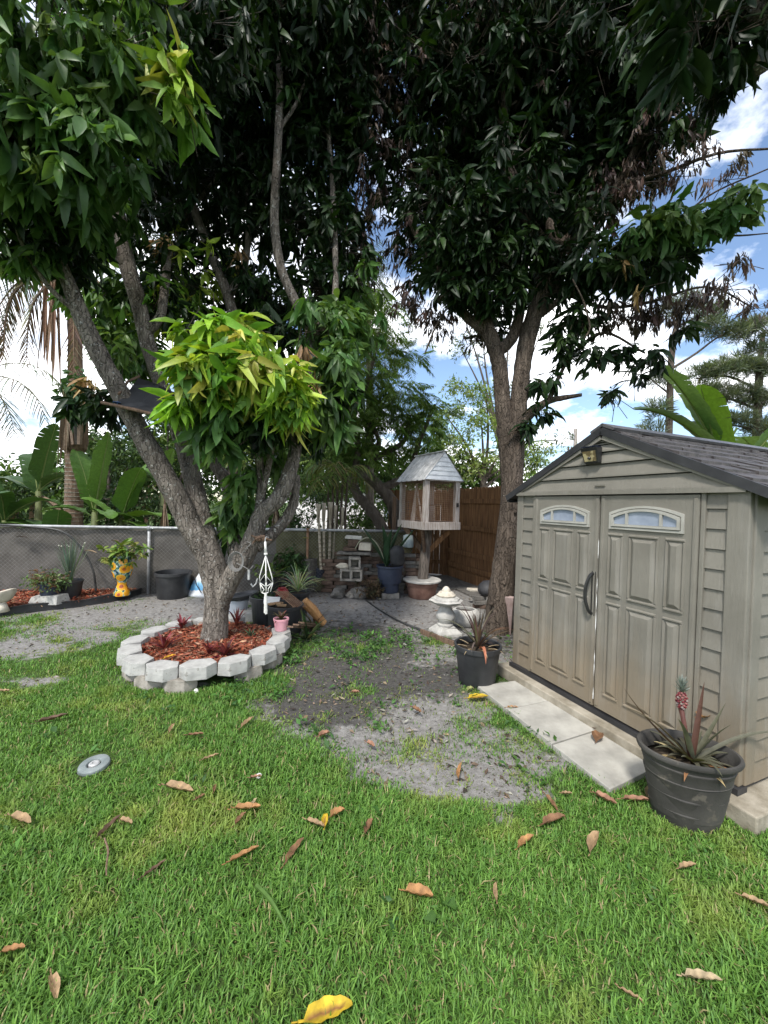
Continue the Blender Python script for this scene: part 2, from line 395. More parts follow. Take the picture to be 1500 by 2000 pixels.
def smooth_path(pts, rads, sub=5):
    """Catmull-Rom through the joints of a limb"""
    pts = [Vector(p) for p in pts]; q = [pts[0] * 2 - pts[1]] + pts + [pts[-1] * 2 - pts[-2]]; out, ro = [], []
    for i in range(len(pts) - 1):
        p0, p1, p2, p3 = q[i:i + 4]
        for k in range(sub):
            t = k / sub
            out.append(0.5 * ((2 * p1) + (p2 - p0) * t + (2 * p0 - 5 * p1 + 4 * p2 - p3) * t * t + (3 * p1 - p0 - 3 * p2 + p3) * t ** 3))
            ro.append(rads[i] * (1 - t) + rads[i + 1] * t)
    return out + [pts[-1]], ro + [rads[-1]]
def limb(m, spec, n=12, jit=.06, sub=5):
    """spec: (px, py, depth, width in px) joints of a limb, each turned into a real point and radius"""
    pts = [P(x, y, Y) for x, y, Y, w in spec]; rads = [w / 2 * Y / F * .94 for x, y, Y, w in spec]
    pp, rr = smooth_path(pts, rads, sub)
    m.tube(pp, rr, n, jit=jit)
CLOUD_SEED, SKY_VALUE, EXPOSURE = 1.3, 1.35, 0.85
# ------------------------------------------------------------------ ground: one sheet to the horizon
def vnoise(x, y, s, seed=0):
    """smooth value noise in ground metres"""
    x = x / s + seed * 17.3; y = y / s - seed * 9.1
    xi, yi = np.floor(x), np.floor(y); fx, fy = x - xi, y - yi
    fx = fx * fx * (3 - 2 * fx); fy = fy * fy * (3 - 2 * fy)
    h = lambda a, b: np.modf(np.abs(np.sin(a * 127.1 + b * 311.7 + seed * 3.7) * 43758.5453))[0]
    return (h(xi, yi) * (1 - fx) + h(xi + 1, yi) * fx) * (1 - fy) + (h(xi, yi + 1) * (1 - fx) + h(xi + 1, yi + 1) * fx) * fy
BARE = [  # bare places on the ground: seen at (px, py), half sizes, weight
    (760, 1195, 230, 62, 1.2), (290, 1196, 260, 36, 1.1), (60, 1268, 110, 20, .75), (55, 1332, 70, 12, .8), (165, 1240, 120, 18, .7), (740, 1285, 170, 70, .86), (640, 1370, 130, 56, .92), (850, 1330, 90, 70, .85), (700, 1330, 130, 60, .88),
    (800, 1400, 190, 66, 1.1), (930, 1470, 170, 66, 1.05), (850, 1500, 130, 52, .95), (985, 1550, 90, 24, .8), (985, 1605, 40, 10, .6), (1090, 1480, 40, 50, .55), (1080, 1620, 60, 14, .4), (500, 1240, 140, 30, 1.0), (1000, 1230, 140, 70, 1.2), (390, 1330, 190, 24, .5)]
DARK = [(700, 1270, 150, 70, 1.0), (630, 1370, 150, 66, 1.05), (720, 1330, 170, 60, .95), (860, 1330, 90, 50, .9), (900, 1190, 140, 50, .5), (650, 1150, 260, 16, .7), (780, 1215, 150, 20, .4), (1000, 1240, 120, 60, .8), (580, 1300, 110, 60, .9)]  # dark damp soil; the trees' shade is also put into this tone
def field(px, py, L):
    s = np.zeros_like(px)
    for cx, cy, rx, ry, w in L:
        q = ((px - cx) / rx) ** 2 + ((py - cy) / ry) ** 2
        s = np.maximum(s, w * np.exp(-(q ** 1.05) * .72))
    return s
def cover(x, y):
    px, py = proj(x, y, np.zeros_like(x))
    b = field(px, py, BARE); back = np.clip((y - 5.4) / .8, 0, 1) * np.clip((1.2 - np.abs(x) / 12), 0, 1); b = np.maximum(b, back)
    b = np.where(y < .6, 0, b)
    n = vnoise(x, y, .42, 1) * .45 + vnoise(x, y, .15, 2) * .33 + vnoise(x, y, .06, 3) * .22
    g = np.clip(1.03 - b + (n - .5) * 1.6 * np.clip(b * 2.2, 0, 1), 0, 1)
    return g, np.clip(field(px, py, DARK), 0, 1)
xs = np.concatenate(([-900, -300, -90, -30, -14], np.arange(-8, 7.01, .07), [14, 30, 90, 300, 900]))
ys = np.concatenate(([-900, -300, -60, -10, -2], np.arange(.5, 10.5, .07), [14, 22, 40, 90, 300, 1200]))
gx, gy = np.meshgrid(xs, ys); gxr, gyr = gx.ravel(), gy.ravel()
near = (np.abs(gxr) < 9) & (gyr > .4) & (gyr < 11)
gz = np.where(near, (vnoise(gxr, gyr, .5, 5) - .5) * .018 + (vnoise(gxr, gyr, .15, 6) - .5) * .012, 0)
grass_c, dark_c = cover(gxr, gyr)
nx, ny = len(xs), len(ys)
ii = (np.arange(ny - 1)[:, None] * nx + np.arange(nx - 1)[None]).ravel()
gl = np.stack([ii, ii + 1, ii + nx + 1, ii + nx], 1).ravel()
ground = npmesh('ground', np.stack([gxr, gyr, gz], 1), gl, np.full(len(ii), 4), M['ground'], smooth=True)
ca = ground.data.color_attributes.new('cover', 'FLOAT_COLOR', 'POINT')
ca.data.foreach_set('color', np.stack([grass_c, dark_c, 0 * dark_c, 0 * dark_c + 1], 1).astype(np.float32).ravel())
tag(ground, 'sandy soil of the yard under and between the lawn', kind='structure')

# ------------------------------------------------------------------ lawn blades
RING_C = Vector((-1.74, 3.96)); RING_R = .70
SH_A = Vector((1.275, 3.69)); SH_D = Vector((.3843, -.9232)); SH_S = Vector((.9232, .3843)); SH_W = 1.762
def blocked(x, y):
    r = (x - RING_C.x) ** 2 + (y - RING_C.y) ** 2 < .74 ** 2
    u = (x - SH_A.x) * SH_D.x + (y - SH_A.y) * SH_D.y; v = (x - SH_A.x) * SH_S.x + (y - SH_A.y) * SH_S.y
    r |= (u > -.12) & (u < SH_W + .1) & (v > -.13)
    for px_, py_, sx_ in ((0, 0, 1),):
        q = [G(932, 1339), G(1193, 1541), G(1284, 1497), G(1012, 1327)]
        ins = np.ones(x.shape, bool); sg = 0
        for i in range(4):
            a, b = q[i], q[(i + 1) % 4]; cr = (b.x - a.x) * (y - a.y) - (b.y - a.y) * (x - a.x); ins &= cr > -.012
        r |= ins

    r |= ((x - 1.625) / .155) ** 2 + ((y - 2.02) / .12) ** 2 < 1
    r |= (x - .84) ** 2 + (y - 3.64) ** 2 < .16 ** 2
    r |= (x + 1.705) ** 2 + (y - 2.295) ** 2 < .10 ** 2
    return r
def grass_zone(n, x0, x1, y0, y1, hgt, wid, seg):
    x = rng.uniform(x0, x1, n); y = rng.uniform(y0, y1, n)
    px, py = proj(x, y, np.zeros(n)); keep = (px > -420) & (px < 1750) & (py < 2200)
    g, dk = cover(x, y); g2 = g
    keep &= rng.random(n) < np.clip(g2 * 1.15 - .02, .0, 1) ** 1.5 * .97 + (.025 + .16 * (vnoise(x, y, .11, 31) > .70)) * (y < 5.0)
    keep &= ~blocked(x, y)
    x, y, g, dk = x[keep], y[keep], g[keep], dk[keep]; n = len(x)
    clump = vnoise(x, y, .16, 11); big = vnoise(x, y, .7, 12); yel = vnoise(x, y, .35, 14) * .6 + vnoise(x, y, .09, 15) * .4
    h = hgt * .86 * rng.uniform(.45, 1.25, n) * np.where(rng.random(n) < .04, 1.5, 1) * (.55 + .6 * clump) * (.35 + .65 * g)
    az = rng.uniform(0, 2 * PI, n) + big * 3; lean = rng.uniform(.25, 1.25, n)
    d = np.stack([np.cos(az), np.sin(az)], 1)
    w = wid * rng.uniform(.6, 1.25, n)
    side = np.stack([-d[:, 1], d[:, 0]], 1) * w[:, None] * .5
    V = np.zeros((n, 5, 3)); b = np.stack([x, y], 1)
    m1 = b + d * (h * lean * .38)[:, None]; m2 = b + d * (h * lean * .95)[:, None]
    V[:, 0, :2] = b - side; V[:, 1, :2] = b + side; V[:, 2, :2] = m1 - side * .9; V[:, 3, :2] = m1 + side * .9; V[:, 4, :2] = m2
    V[:, :2, 2] = -.004; V[:, 2:4, 2] = (h * (.62 - .12 * lean))[:, None]; V[:, 4, 2] = h * (1.08 - .45 * lean)
    base = np.array([(.10, .215, .036), (.13, .26, .044), (.078, .178, .031), (.16, .30, .055)])[rng.integers(0, 4, n)]
    yc = np.array((.34, .36, .08)); k = np.clip((yel - .56) * 1.7 + (1 - g) * .6 * rng.random(n), 0, .8)[:, None]
    t = base * (1 - k) + yc * k; dead = rng.random(n) < .045; t[dead] = (.34, .28, .14); bare_tuft = g < .35; t[bare_tuft] *= .7
    t = t * (.8 + .4 * rng.random((n, 1)))
    fl = np.array([0, 1, 3, 2, 2, 3, 4]); off = (np.arange(n) * 5)[:, None]
    return V.reshape(-1, 3), (fl[None] + off).ravel(), np.tile([4, 3], n), np.repeat(t, 5, 0)
gp = [grass_zone(140000, -3.3, 2.9, .98, 2.1, .060, .0052, 2), grass_zone(136000, -4.9, 3.4, 2.1, 3.4, .054, .0056, 2),
      grass_zone(70000, -6.9, 2.2, 3.4, 5.2, .055, .007, 2), grass_zone(9000, -6.6, -3.5, 5.0, 6.0, .06, .009, 2)]
v, l, s, t = merge(gp)
lawn = npmesh('lawn_grass', v, l, s, M['grass'], tint=t)
tag(lawn, 'short green lawn grass thinning out to bare sand under the trees', kind='stuff')
# low broad-leaved weeds in the shaded soil
n = 3600
cx = rng.uniform(-2.4, 2.0, n); cy = rng.uniform(1.3, 4.9, n); wpx, wpy = proj(cx, cy, 0 * cx)
wd_ = field(wpx, wpy, [(560, 1315, 110, 40, 1), (760, 1265, 130, 40, .8), (900, 1290, 60, 30, .7), (480, 1350, 60, 18, .8), (1080, 1440, 60, 60, .7), (640, 1400, 90, 30, .5), (780, 1240, 200, 40, .5), (940, 1345, 60, 20, .9)])
k = (rng.random(n) < np.maximum(wd_ * (vnoise(cx, cy, .2, 21) > .42), .012)) & ~blocked(cx, cy); cx, cy = cx[k], cy[k]
c = np.stack([cx, cy, 0 * cx + .012], 1)
v, l, s, t = rosettes(c, c * 0 + (0, 0, .3), 9, .05, .5, [(.06, .15, .03), (.09, .2, .04), (.05, .12, .03)], (25, 25), .4, .03, DIA_V, DIA_F)
weeds = npmesh('weeds', v, l, s, M['leaf_soft'], tint=t)
tag(weeds, 'low leafy weeds creeping over the dark soil', kind='stuff')
# dry litter crumbs over the bare soil
n = 13000
cx = rng.uniform(-5, 2.6, n); cy = 2.1 + 6.4 * rng.random(n) ** 1.5; g, dk = cover(cx, cy)
k = (g < .6) & ~blocked(cx, cy); cx, cy = cx[k], cy[k]; n = len(cx)
az = rng.uniform(0, 2 * PI, n)
v, l, s, t = leaf_mesh(np.stack([cx, cy, 0 * cx + .008], 1), np.stack([np.cos(az), np.sin(az), rng.uniform(-.05, .15, n)], 1), rng.uniform(.012, .07, n) * np.where(rng.random(n) < .5, .45, 1), rng.uniform(.12, .5, n), rng.uniform(-.3, .3, n), rng.normal(0, .5, n),
                       palette(n, [(.10, .07, .05), (.20, .14, .09), (.05, .04, .03), (.26, .2, .13), (.33, .3, .26)]), DIA_V, DIA_F)
litter = npmesh('leaf_litter', v, l, s, M['dry'], tint=t)
tag(litter, 'small dry leaf crumbs and twigs on the bare soil', kind='stuff')
# ------------------------------------------------------------------ the resin garden shed
SHX = Matrix(((SH_D.x, SH_S.x, 0, SH_A.x), (SH_D.y, SH_S.y, 0, SH_A.y), (0, 0, 1, 0), (0, 0, 0, 1)))   # x along the front, y into the shed
shed = thing('garden_shed', (SH_A.x, SH_A.y, .1), 'grey-tan resin garden shed with double doors and a dark shingled gable roof', 'shed')
SD, Z0, ZW, ZP = 2.25, .135, 1.74, 2.17         # depth, sill, wall top, peak
WF = SH_W; T0, T1, TM = .232, .232 + 1.30, .232 + .65
def sb(): return MB(SHX)
def siding(m, x0, x1, y, axis, z0=Z0, z1=ZW, n=14, out=-1):
    """lap boards: each course leans out to a lip at its lower edge"""
    h = (z1 - z0) / n
    for i in range(n):
        a, b = z0 + i * h, z0 + (i + 1) * h - .004
        def q(u, o, z): return (u, y + out * o, z) if axis == 'x' else (y - out * o, u, z)
        vs = [q(x0, .013, a + .01), q(x1, .013, a + .01), q(x1, .002, b), q(x0, .002, b), q(x0, 0, a), q(x1, 0, a), q(x1, .014, a + .002), q(x0, .014, a + .002)]
        m.add(vs, [(0, 1, 2, 3), (4, 5, 6, 7), (7, 6, 1, 0), (3, 2, 5, 4), (0, 3, 4, 7), (1, 6, 5, 2)])
for xa, xb, xj in ((.075, T0 - .02, T0 - .012), (T1 + .02, WF - .105, T1 + .012)):
    m = sb(); siding(m, xa, xb, .004, 'x'); m.box(((xa + xb) / 2, .034, (Z0 + ZW) / 2), (xb - xa + .01, .05, ZW - Z0)); m.build('wall_panel', M['shed'], shed)
    m = sb(); m.box((xj, .02, (Z0 + ZW) / 2), (.024, .085, ZW - Z0 - .004)); m.build('door_jamb', M['shed'], shed, bevel=.004)
m = sb(); m.box((WF / 2, .075, (Z0 + ZW) / 2), (WF - .2, .02, ZW - Z0)); m.build('back_panel', M['shedtrim'], shed)  # dark panel added behind the doors so no sky shows through the gaps
m = sb(); siding(m, .11, SD - .1, WF - .004, 'y', out=-1); m.box((WF - .03, SD / 2, (Z0 + ZW) / 2), (.05, SD - .1, ZW - Z0))
m.build('side_wall', M['shed'], shed)
m = sb(); m.box((.03, SD / 2, (Z0 + ZW) / 2), (.05, SD - .1, ZW - Z0)); m.build('side_wall', M['shed'], shed)
m = sb(); m.box((WF / 2, SD - .03, (Z0 + ZW) / 2), (WF - .1, .05, ZW - Z0)); m.build('rear_wall', M['shed'], shed)
for cx, w in ((.0375, .075), (WF - .0525, .105)):
    m = sb(); m.box((cx, .008, (Z0 + ZW) / 2), (w, .05, ZW - Z0)); 
    if cx > 1: m.box((WF - .014, .065, (Z0 + ZW) / 2), (.05, .09, ZW - Z0 - .002))
    m.build('corner_post', M['shed'], shed, bevel=.006)
# gable front: broad boards, louvred vent at the peak, raised rake trim
m = sb()
sl_ = (ZP - ZW) / (WF / 2)
def gx_(z): return (z - ZW) / sl_
zs = [ZW + .003, ZW + .105, ZW + .205, ZW + .29, ZW + .345]
for a, b in zip(zs[:-1], zs[1:]):
    vs = [(gx_(a), -.03, a + .012), (WF - gx_(a), -.03, a + .012), (WF - gx_(b), -.012, b - .006), (gx_(b), -.012, b - .006), (gx_(a), .02, a), (WF - gx_(a), .02, a), (WF - gx_(b), .02, b - .006), (gx_(b), .02, b - .006), (gx_(a), -.031, a), (WF - gx_(a), -.031, a)]
    m.add(vs, [(0, 1, 2, 3), (8, 9, 1, 0), (4, 5, 9, 8), (7, 6, 5, 4), (3, 2, 6, 7), (0, 3, 7, 4, 8), (1, 9, 5, 6, 2)])
m.add([(gx_(zs[-1]), .01, zs[-1]), (WF - gx_(zs[-1]), .01, zs[-1]), (WF / 2, .01, ZP - .01)], [(0, 1, 2)])
for i in range(4):
    z = zs[-1] + .004 + i * .019; m.box((WF / 2, -.01, z), (WF - 2 * gx_(z + .02), .02, .007))
m.build('gable', M['shed'], shed)
m = sb()
for sgn in (0, 1):
    f = (lambda x: x) if not sgn else (lambda x: WF - x)
    m.beam((f(.03), -.026, ZW + .012), (f(WF / 2 - .01), -.026, ZP - .03), .03, .045)
m.beam((.012, -.02, ZW - .008), (WF - .012, -.02, ZW - .008), .05, .03); m.build('gable_trim', M['shed'], shed)
m = sb(); m.box((WF / 2 + .0, -.036, ZW + .045), (.085, .006, .016)); m.build('maker_plate', M['shed'], shed, bevel=.003)
# doors
def frustum(m, x0, x1, z0, z1, y0, y1, b):
    vs = [(x0, y0, z0), (x1, y0, z0), (x1, y0, z1), (x0, y0, z1), (x0 + b, y1, z0 + b), (x1 - b, y1, z0 + b), (x1 - b, y1, z1 - b), (x0 + b, y1, z1 - b)]
    m.add(vs, [(4, 5, 6, 7), (0, 1, 5, 4), (1, 2, 6, 5), (2, 3, 7, 6), (3, 0, 4, 7)])
def door(x0, x1, handle):
    w = x1 - x0
    m = sb(); m.box(((x0 + x1) / 2, .0, (Z0 + ZW) / 2 - .01), (w - .008, .05, ZW - Z0 - .045))
    yf = -.025
    cols = [(x0 + .07, x0 + .185), (x0 + .225, x1 - .225), (x1 - .185, x1 - .07)]
    for a, b in cols:
        for z0, z1 in ((.26, .945), (.985, 1.44)):
            for q in ((a, b, z0 - .0, z0 + .02), (a, b, z1 - .02, z1), (a, a + .014, z0 + .02, z1 - .02), (b - .014, b, z0 + .02, z1 - .02)): frustum(m, *q, yf, yf - .011, .006)
            frustum(m, a + .017, b - .017, z0 + .024, z1 - .024, yf, yf - .016, .024)
    for xe in (x0 + .022, x1 - .022): frustum(m, xe - .012, xe + .012, Z0 + .03, ZW - .05, yf, yf - .010, .005)
    d = m.build('door', M['shed'], shed)
    # arched window: three frosted lights under one arch
    xa, xb, zb, zs_, rise = x0 + .115, x1 - .115, 1.508, 1.552, .048
    def arch(x): t = (x - (xa + xb) / 2) / ((xb - xa) / 2); return zs_ + rise * (1 - t * t)
    N = 16; X = [xa + (xb - xa) * i / N for i in range(N + 1)]
    fr = sb()
    def strip(off0, off1, y):
        pa = [(xa - off0, zb - off0)] + [(x + (x - (xa + xb) / 2) / (xb - xa) * 2 * off0, arch(x) + off0) for x in X] + [(xb + off0, zb - off0)]
        pb = [(xa - off1, zb - off1)] + [(x + (x - (xa + xb) / 2) / (xb - xa) * 2 * off1, arch(x) + off1) for x in X] + [(xb + off1, zb - off1)]
        k = len(pa); vs = [(p[0], y, p[1]) for p in pa] + [(p[0], y, p[1]) for p in pb] + [(p[0], yf + .004, p[1]) for p in pa] + [(p[0], yf + .004, p[1]) for p in pb]
        fs = []
        for i in range(k):
            j = (i + 1) % k; fs += [(i, j, k + j, k + i), (i, 2 * k + i, 2 * k + j, j), (k + i, k + j, 3 * k + j, 3 * k + i)]
        fr.add(vs, fs)
    strip(.0, .016, yf - .018); strip(.021, .036, yf - .012)
    for t in (.23, .77):
        x = xa + (xb - xa) * t; fr.box((x, yf - .008, (zb + arch(x)) / 2), (.016, .018, arch(x) - zb - .002))
    wf = fr.build('window', M['windowtrim'], d)
    pn = sb(); k = len(X); pn.add([(x, yf - .004, zb + .001) for x in X] + [(x, yf - .004, arch(x)) for x in X], [(i, i + 1, k + i + 1, k + i) for i in range(k - 1)])
    pn.build('pane', M['pane'], d)
    if handle:
        h = sb(); zc = .98; pts = [(x1 - .03, yf, zc - .15), (x1 - .033, yf - .035, zc - .135), (x1 - .048, yf - .055, zc - .06), (x1 - .052, yf - .058, zc), (x1 - .048, yf - .055, zc + .06), (x1 - .033, yf - .035, zc + .135), (x1 - .03, yf, zc + .15)]
        pp, rr = smooth_path(pts, [.012] * 7, 4); h.tube(pp, rr, 8); h.box((x1 - .026, yf - .003, zc), (.03, .012, .33))
        autosmooth(h.build('handle', M['lampblack'], d))
    return d
door(T0, TM - .003, True); door(TM + .003, T1, False)
m = sb(); z = .2; pr = .003                                # chipped white sealing strip in the joint of the doors
while z < 1.62:
    L = random.uniform(.02, .09); wd = random.choice((.0002, .0035, .0002, .0002)) if z > .8 else random.choice((.0003, .004, .0045, .001))
    k = len(m.v); m.add([(TM - pr, -.0285, z), (TM + pr, -.0285, z), (TM + wd, -.0285, z + L), (TM - wd, -.0285, z + L)], [(0, 1, 2, 3)]); pr = wd; z += L
m.build('door_seal', M['white'], shed)
m = sb(); m.box((WF / 2, .0, .118), (WF + .02, .09, .034)); m.box((WF / 2, SD / 2, .115), (WF - .02, SD - .06, .02)); m.build('floor_sill', M['shedtrim'], shed)
# roof: two slopes of shingle courses with a front overhang
OV, EV = .035, .11
def slope(sgn):
    m = sb(); f = (lambda x: WF / 2 - x) if sgn < 0 else (lambda x: WF / 2 + x)
    tot = WF / 2 + EV; n = 8; rise = sl_
    rnd = random.Random(sgn + 5)
    for i in range(n):
        xa, xb = tot * i / n, tot * (i + 1) / n + .012
        y = -OV + .02
        while y < SD + .04:
            L = min(rnd.uniform(.10, .26), SD + .06 - y); j = rnd.uniform(-.004, .006)
            za, zb_ = ZP + .03 - rise * xa, ZP + .03 - rise * xb + .018
            x2 = xb + rnd.uniform(-.012, .012)
            vs = [(f(xa), y + .002, za + j), (f(x2), y + .002, zb_ + j), (f(x2), y + L - .003, zb_ + j), (f(xa), y + L - .003, za + j), (f(xa), y + .002, za - .02), (f(x2), y + .002, zb_ - .02), (f(x2), y + L - .003, zb_ - .02), (f(xa), y + L - .003, za - .02)]
            m.add(vs, [(0, 1, 2, 3), (0, 4, 5, 1), (1, 5, 6, 2), (2, 6, 7, 3), (3, 7, 4, 0)]); y += L
    vs = [(f(0), -OV, ZP - .005), (f(tot), -OV, ZP - .005 - rise * tot), (f(tot), SD + .05, ZP - .005 - rise * tot), (f(0), SD + .05, ZP - .005), (f(0), -OV, ZP + .012), (f(tot), -OV, ZP + .012 - rise * tot), (f(tot), SD + .05, ZP + .012 - rise * tot), (f(0), SD + .05, ZP + .012)]
    m.add(vs, [(0, 1, 2, 3), (4, 5, 6, 7), (0, 1, 5, 4), (1, 2, 6, 5), (2, 3, 7, 6), (3, 0, 4, 7)])
    o = m.build('roof', M['shingle'], shed)
    e = sb(); e.beam((f(0), -OV - .004, ZP + .012), (f(tot + .012), -OV - .004, ZP + .012 - rise * (tot + .012)), .022, .052)
    e.beam((f(tot + .006), -OV + .01, ZP - .006 - rise * tot), (f(tot + .006), SD + .06, ZP - .006 - rise * tot), .03, .05)
    e.build('fascia', M['shedtrim'], o)
slope(-1); slope(1)
m = sb()
y = -OV - .006
while y < SD: 
    m.box((WF / 2 - .045, y + .14, ZP + .036), (.11, .275, .02), rot=Matrix.Rotation(-math.atan(sl_), 3, 'Y')); m.box((WF / 2 + .045, y + .14, ZP + .036), (.11, .275, .02), rot=Matrix.Rotation(math.atan(sl_), 3, 'Y')); y += .28
m.build('ridge_cap', mat('ridge_cap', (.05, .048, .05), (.10, .095, .1), 12, .4), shed)
# motion lamp fixed on the gable
c = SHX @ Vector((WF / 2 - .06, -.045, ZW + .265))
lamp = thing('solar_light', c, 'black solar motion light with a yellowish lens under the shed gable', 'light')
lx = SHX @ Matrix.Translation((WF / 2 - .06, 0, ZW + .205))
m = MB(lx)
m.add([(-.065, -.03, 0), (.065, -.03, 0), (.065, -.03, .12), (-.065, -.03, .12), (-.058, -.062, .005), (.058, -.062, .005), (.07, -.10, .118), (-.07, -.10, .118)], [(0, 1, 2, 3), (4, 7, 6, 5), (0, 4, 5, 1), (3, 2, 6, 7), (0, 3, 7, 4), (1, 5, 6, 2)])
m.build('housing', M['lampblack'], lamp, bevel=.005)
m = MB(lx); m.add([(-.05, -.068, .018), (.05, -.068, .018), (.056, -.092, .092), (-.056, -.092, .092)], [(0, 1, 2, 3)]); m.build('lens', M['glass_dark'], lamp)
m = MB(lx); m.lathe((0, -.083, .04), [(0, -.012), (.011, -.006), (.013, 0), (.011, .006), (0, .012)], 12); m.build('sensor', M['lampblack'], lamp, True)
m = MB(lx); m.box((0, -.068, .124), (.118, .066, .006)); m.build('solar_panel', M['solar'], lamp)

# slab under the shed and the stepping slabs in front of the doors
m = sb(); m.box((WF / 2 + .02, SD / 2 - .02, .05), (WF + .22, SD + .22, .10)); o = m.build('concrete_slab', M['slabside'], bevel=.008, org=(SH_A.x, SH_A.y, 0)); tag(o, 'weathered concrete slab the grey shed stands on', 'slab', kind='structure')
q = [G(932, 1339, .045), G(1193, 1541, .045), G(1284, 1497, .045), G(1012, 1327, .045)]
lab = ['pale concrete paver before the shed doors, beside the pot of reddish spiky leaves', 'pale concrete paver in the middle of the row of three before the shed doors', 'pale concrete paver before the shed doors with a yellow leaf lying on it']
for i in range(3):
    a, b = i / 3 + .0035, (i + 1) / 3 - .0035
    if i == 1: a, b = a - .02, b - .0
    if i == 0: b -= .02
    c4 = [q[0].lerp(q[1], a), q[0].lerp(q[1], b), q[3].lerp(q[2], b), q[3].lerp(q[2], a)]
    m = MB(); m.prism([(p.x, p.y) for p in c4], -.02, .045 + random.uniform(-.004, .004)); ctr = sum(c4, Vector()) / 4
    tag(m.build('concrete_paver', M['paver'], bevel=.004, org=(ctr.x, ctr.y, 0)), lab[i], 'paver', 'pavers before the shed doors')
c4 = [G(1450, 1548, .045), G(1452, 1585, .045), G(1478, 1618, .045), G(1640, 1540, .045), G(1560, 1500, .045)]
m = MB(); m.prism([(p.x, p.y) for p in c4], -.02, .045); ctr = sum(c4, Vector()) / 5
tag(m.build('concrete_paver', M['paver'], bevel=.004, org=(ctr.x, ctr.y, 0)), 'pale concrete paver beside the shed wall, behind the big charcoal tub', 'paver')
# ------------------------------------------------------------------ mango trees
SHADE_GREEN = [(.012, .030, .008), (.017, .040, .010), (.010, .026, .008), (.026, .055, .013), (.015, .036, .012)]  # darkened leaf greens: the shade inside the crowns is put into the colour
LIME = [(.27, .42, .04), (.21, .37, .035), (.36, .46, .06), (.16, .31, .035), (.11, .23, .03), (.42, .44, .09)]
TAN = [(.34, .20, .09), (.40, .28, .12), (.28, .17, .08)]
DEAD = [(.085, .055, .045), (.12, .08, .065), (.06, .04, .035), (.15, .11, .09), (.07, .055, .035)]
def crown(parent, name, blobs, m=None, tv=LEAF_V, tf=LEAF_F, twig=(.07, .055, .04)):
    """blobs: (px, py, depth, (rx, ry, rz) m, whorls, kind)"""
    parts = []
    for px, py, Y, r, n, kind in blobs:
        c = P(px, py, Y)
        r = r if hasattr(r, '__len__') else (r, r, r)
        cen, out = in_blob(n, c, r)
        cols, L, wr, el, droop, per = {'g': (SHADE_GREEN, .205, .27, (-38, 26), .30, 9), 'gl': (SHADE_GREEN + LIME[2:5], .20, .27, (-30, 28), .35, 9), 'l': (LIME, .21, .31, (-32, 28), .55, 12), 'd': (DEAD, .13, .2, (-74, 14), .3, 9),
            't': (TAN, .20, .17, (-66, 12), .5, 9), 'G': (SHADE_GREEN, .30, .32, (-20, 28), .1, 8), 'n': ([(.075, .155, .04), (.12, .21, .055), (.055, .12, .032)], .215, .30, (-50, 24), .4, 12)}[kind]  # kind n: lighter greens that put the light on the leaves into their colour
        parts.append(rosettes(cen, out, per, L, wr, cols, el, droop, .025, tv, tf))
        base = cen - out * rng.uniform(.15, .45, (n, 1)) - np.array((0, 0, .06))
        parts.append(twig_mesh(base, cen, .0045, twig))
    v, l, s, t = merge(parts)
    return npmesh(name, v, l, s, m or M['leaf'], parent, t)

b = P(412, 1262, 3.97); b.z = .1
tl = thing('mango_tree', b, 'big many-limbed mango tree rising from the round brick ring of red mulch', 'tree')
m = MB()
limb(m, [(416, 1292, 3.97, 74), (415, 1268, 3.97, 64), (419, 1240, 3.97, 54), (423, 1195, 3.97, 48), (424, 1150, 3.97, 54), (414, 1100, 3.98, 52), (398, 1050, 4.0, 44)], 16, .05)
limb(m, [(426, 1145, 3.97, 44), (405, 1085, 3.97, 46), (372, 1030, 3.95, 45), (343, 968, 3.9, 43), (305, 900, 3.85, 41.6), (262, 822, 3.8, 38.4), (226, 752, 3.75, 36.8), (190, 685, 3.7, 35.2), (158, 615, 3.65, 32), (130, 545, 3.6, 25.6), (112, 500, 3.55, 19.2), (70, 430, 3.4, 14.4)], 14, .06)
limb(m, [(425, 1150, 4.0, 52.8), (408, 1085, 4.05, 48), (393, 1010, 4.1, 40), (375, 930, 4.15, 35.2), (352, 850, 4.2, 32), (318, 760, 4.25, 28.8), (294, 690, 4.3, 28.8), (272, 600, 4.3, 30.4), (248, 515, 4.25, 32), (232, 440, 4.2, 32), (218, 370, 4.15, 28.8), (190, 300, 4.0, 22.4), (160, 210, 3.8, 18)], 14, .06)
limb(m, [(255, 545, 4.27, 17.6), (236, 505, 4.2, 20.8), (222, 486, 4.15, 16.2)], 10)            # sawn stub
limb(m, [(285, 650, 4.3, 20.8), (312, 620, 4.3, 17.6), (322, 560, 4.4, 16.2), (330, 480, 4.5, 12.6)], 10)
limb(m, [(427, 1188, 3.95, 36), (452, 1128, 3.92, 40), (478, 1088, 3.9, 38.4), (498, 1040, 3.9, 36.8), (512, 1002, 3.9, 33.6), (542, 975, 3.9, 33.6), (562, 935, 3.9, 30.4), (575, 888, 3.95, 25.6), (580, 845, 4.0, 24), (592, 780, 4.1, 22.4), (606, 700, 4.3, 20.8), (602, 640, 4.4, 19.2), (575, 585, 4.5, 19.2), (548, 520, 4.55, 17.6), (536, 430, 4.6, 18), (541, 320, 4.6, 16.2), (546, 200, 4.6, 15.3), (545, 80, 4.6, 13.5), (543, -60, 4.6, 11.7)], 14, .05)
limb(m, [(500, 1050, 3.9, 28.8), (508, 985, 3.92, 20.8), (510, 930, 3.9, 17.6), (500, 880, 3.8, 16.2), (470, 820, 3.7, 12.6), (440, 740, 3.6, 9)], 10)
limb(m, [(508, 985, 3.92, 12.6), (528, 890, 3.8, 12.6), (540, 800, 3.6, 9.9), (520, 700, 3.5, 7.2)], 8)
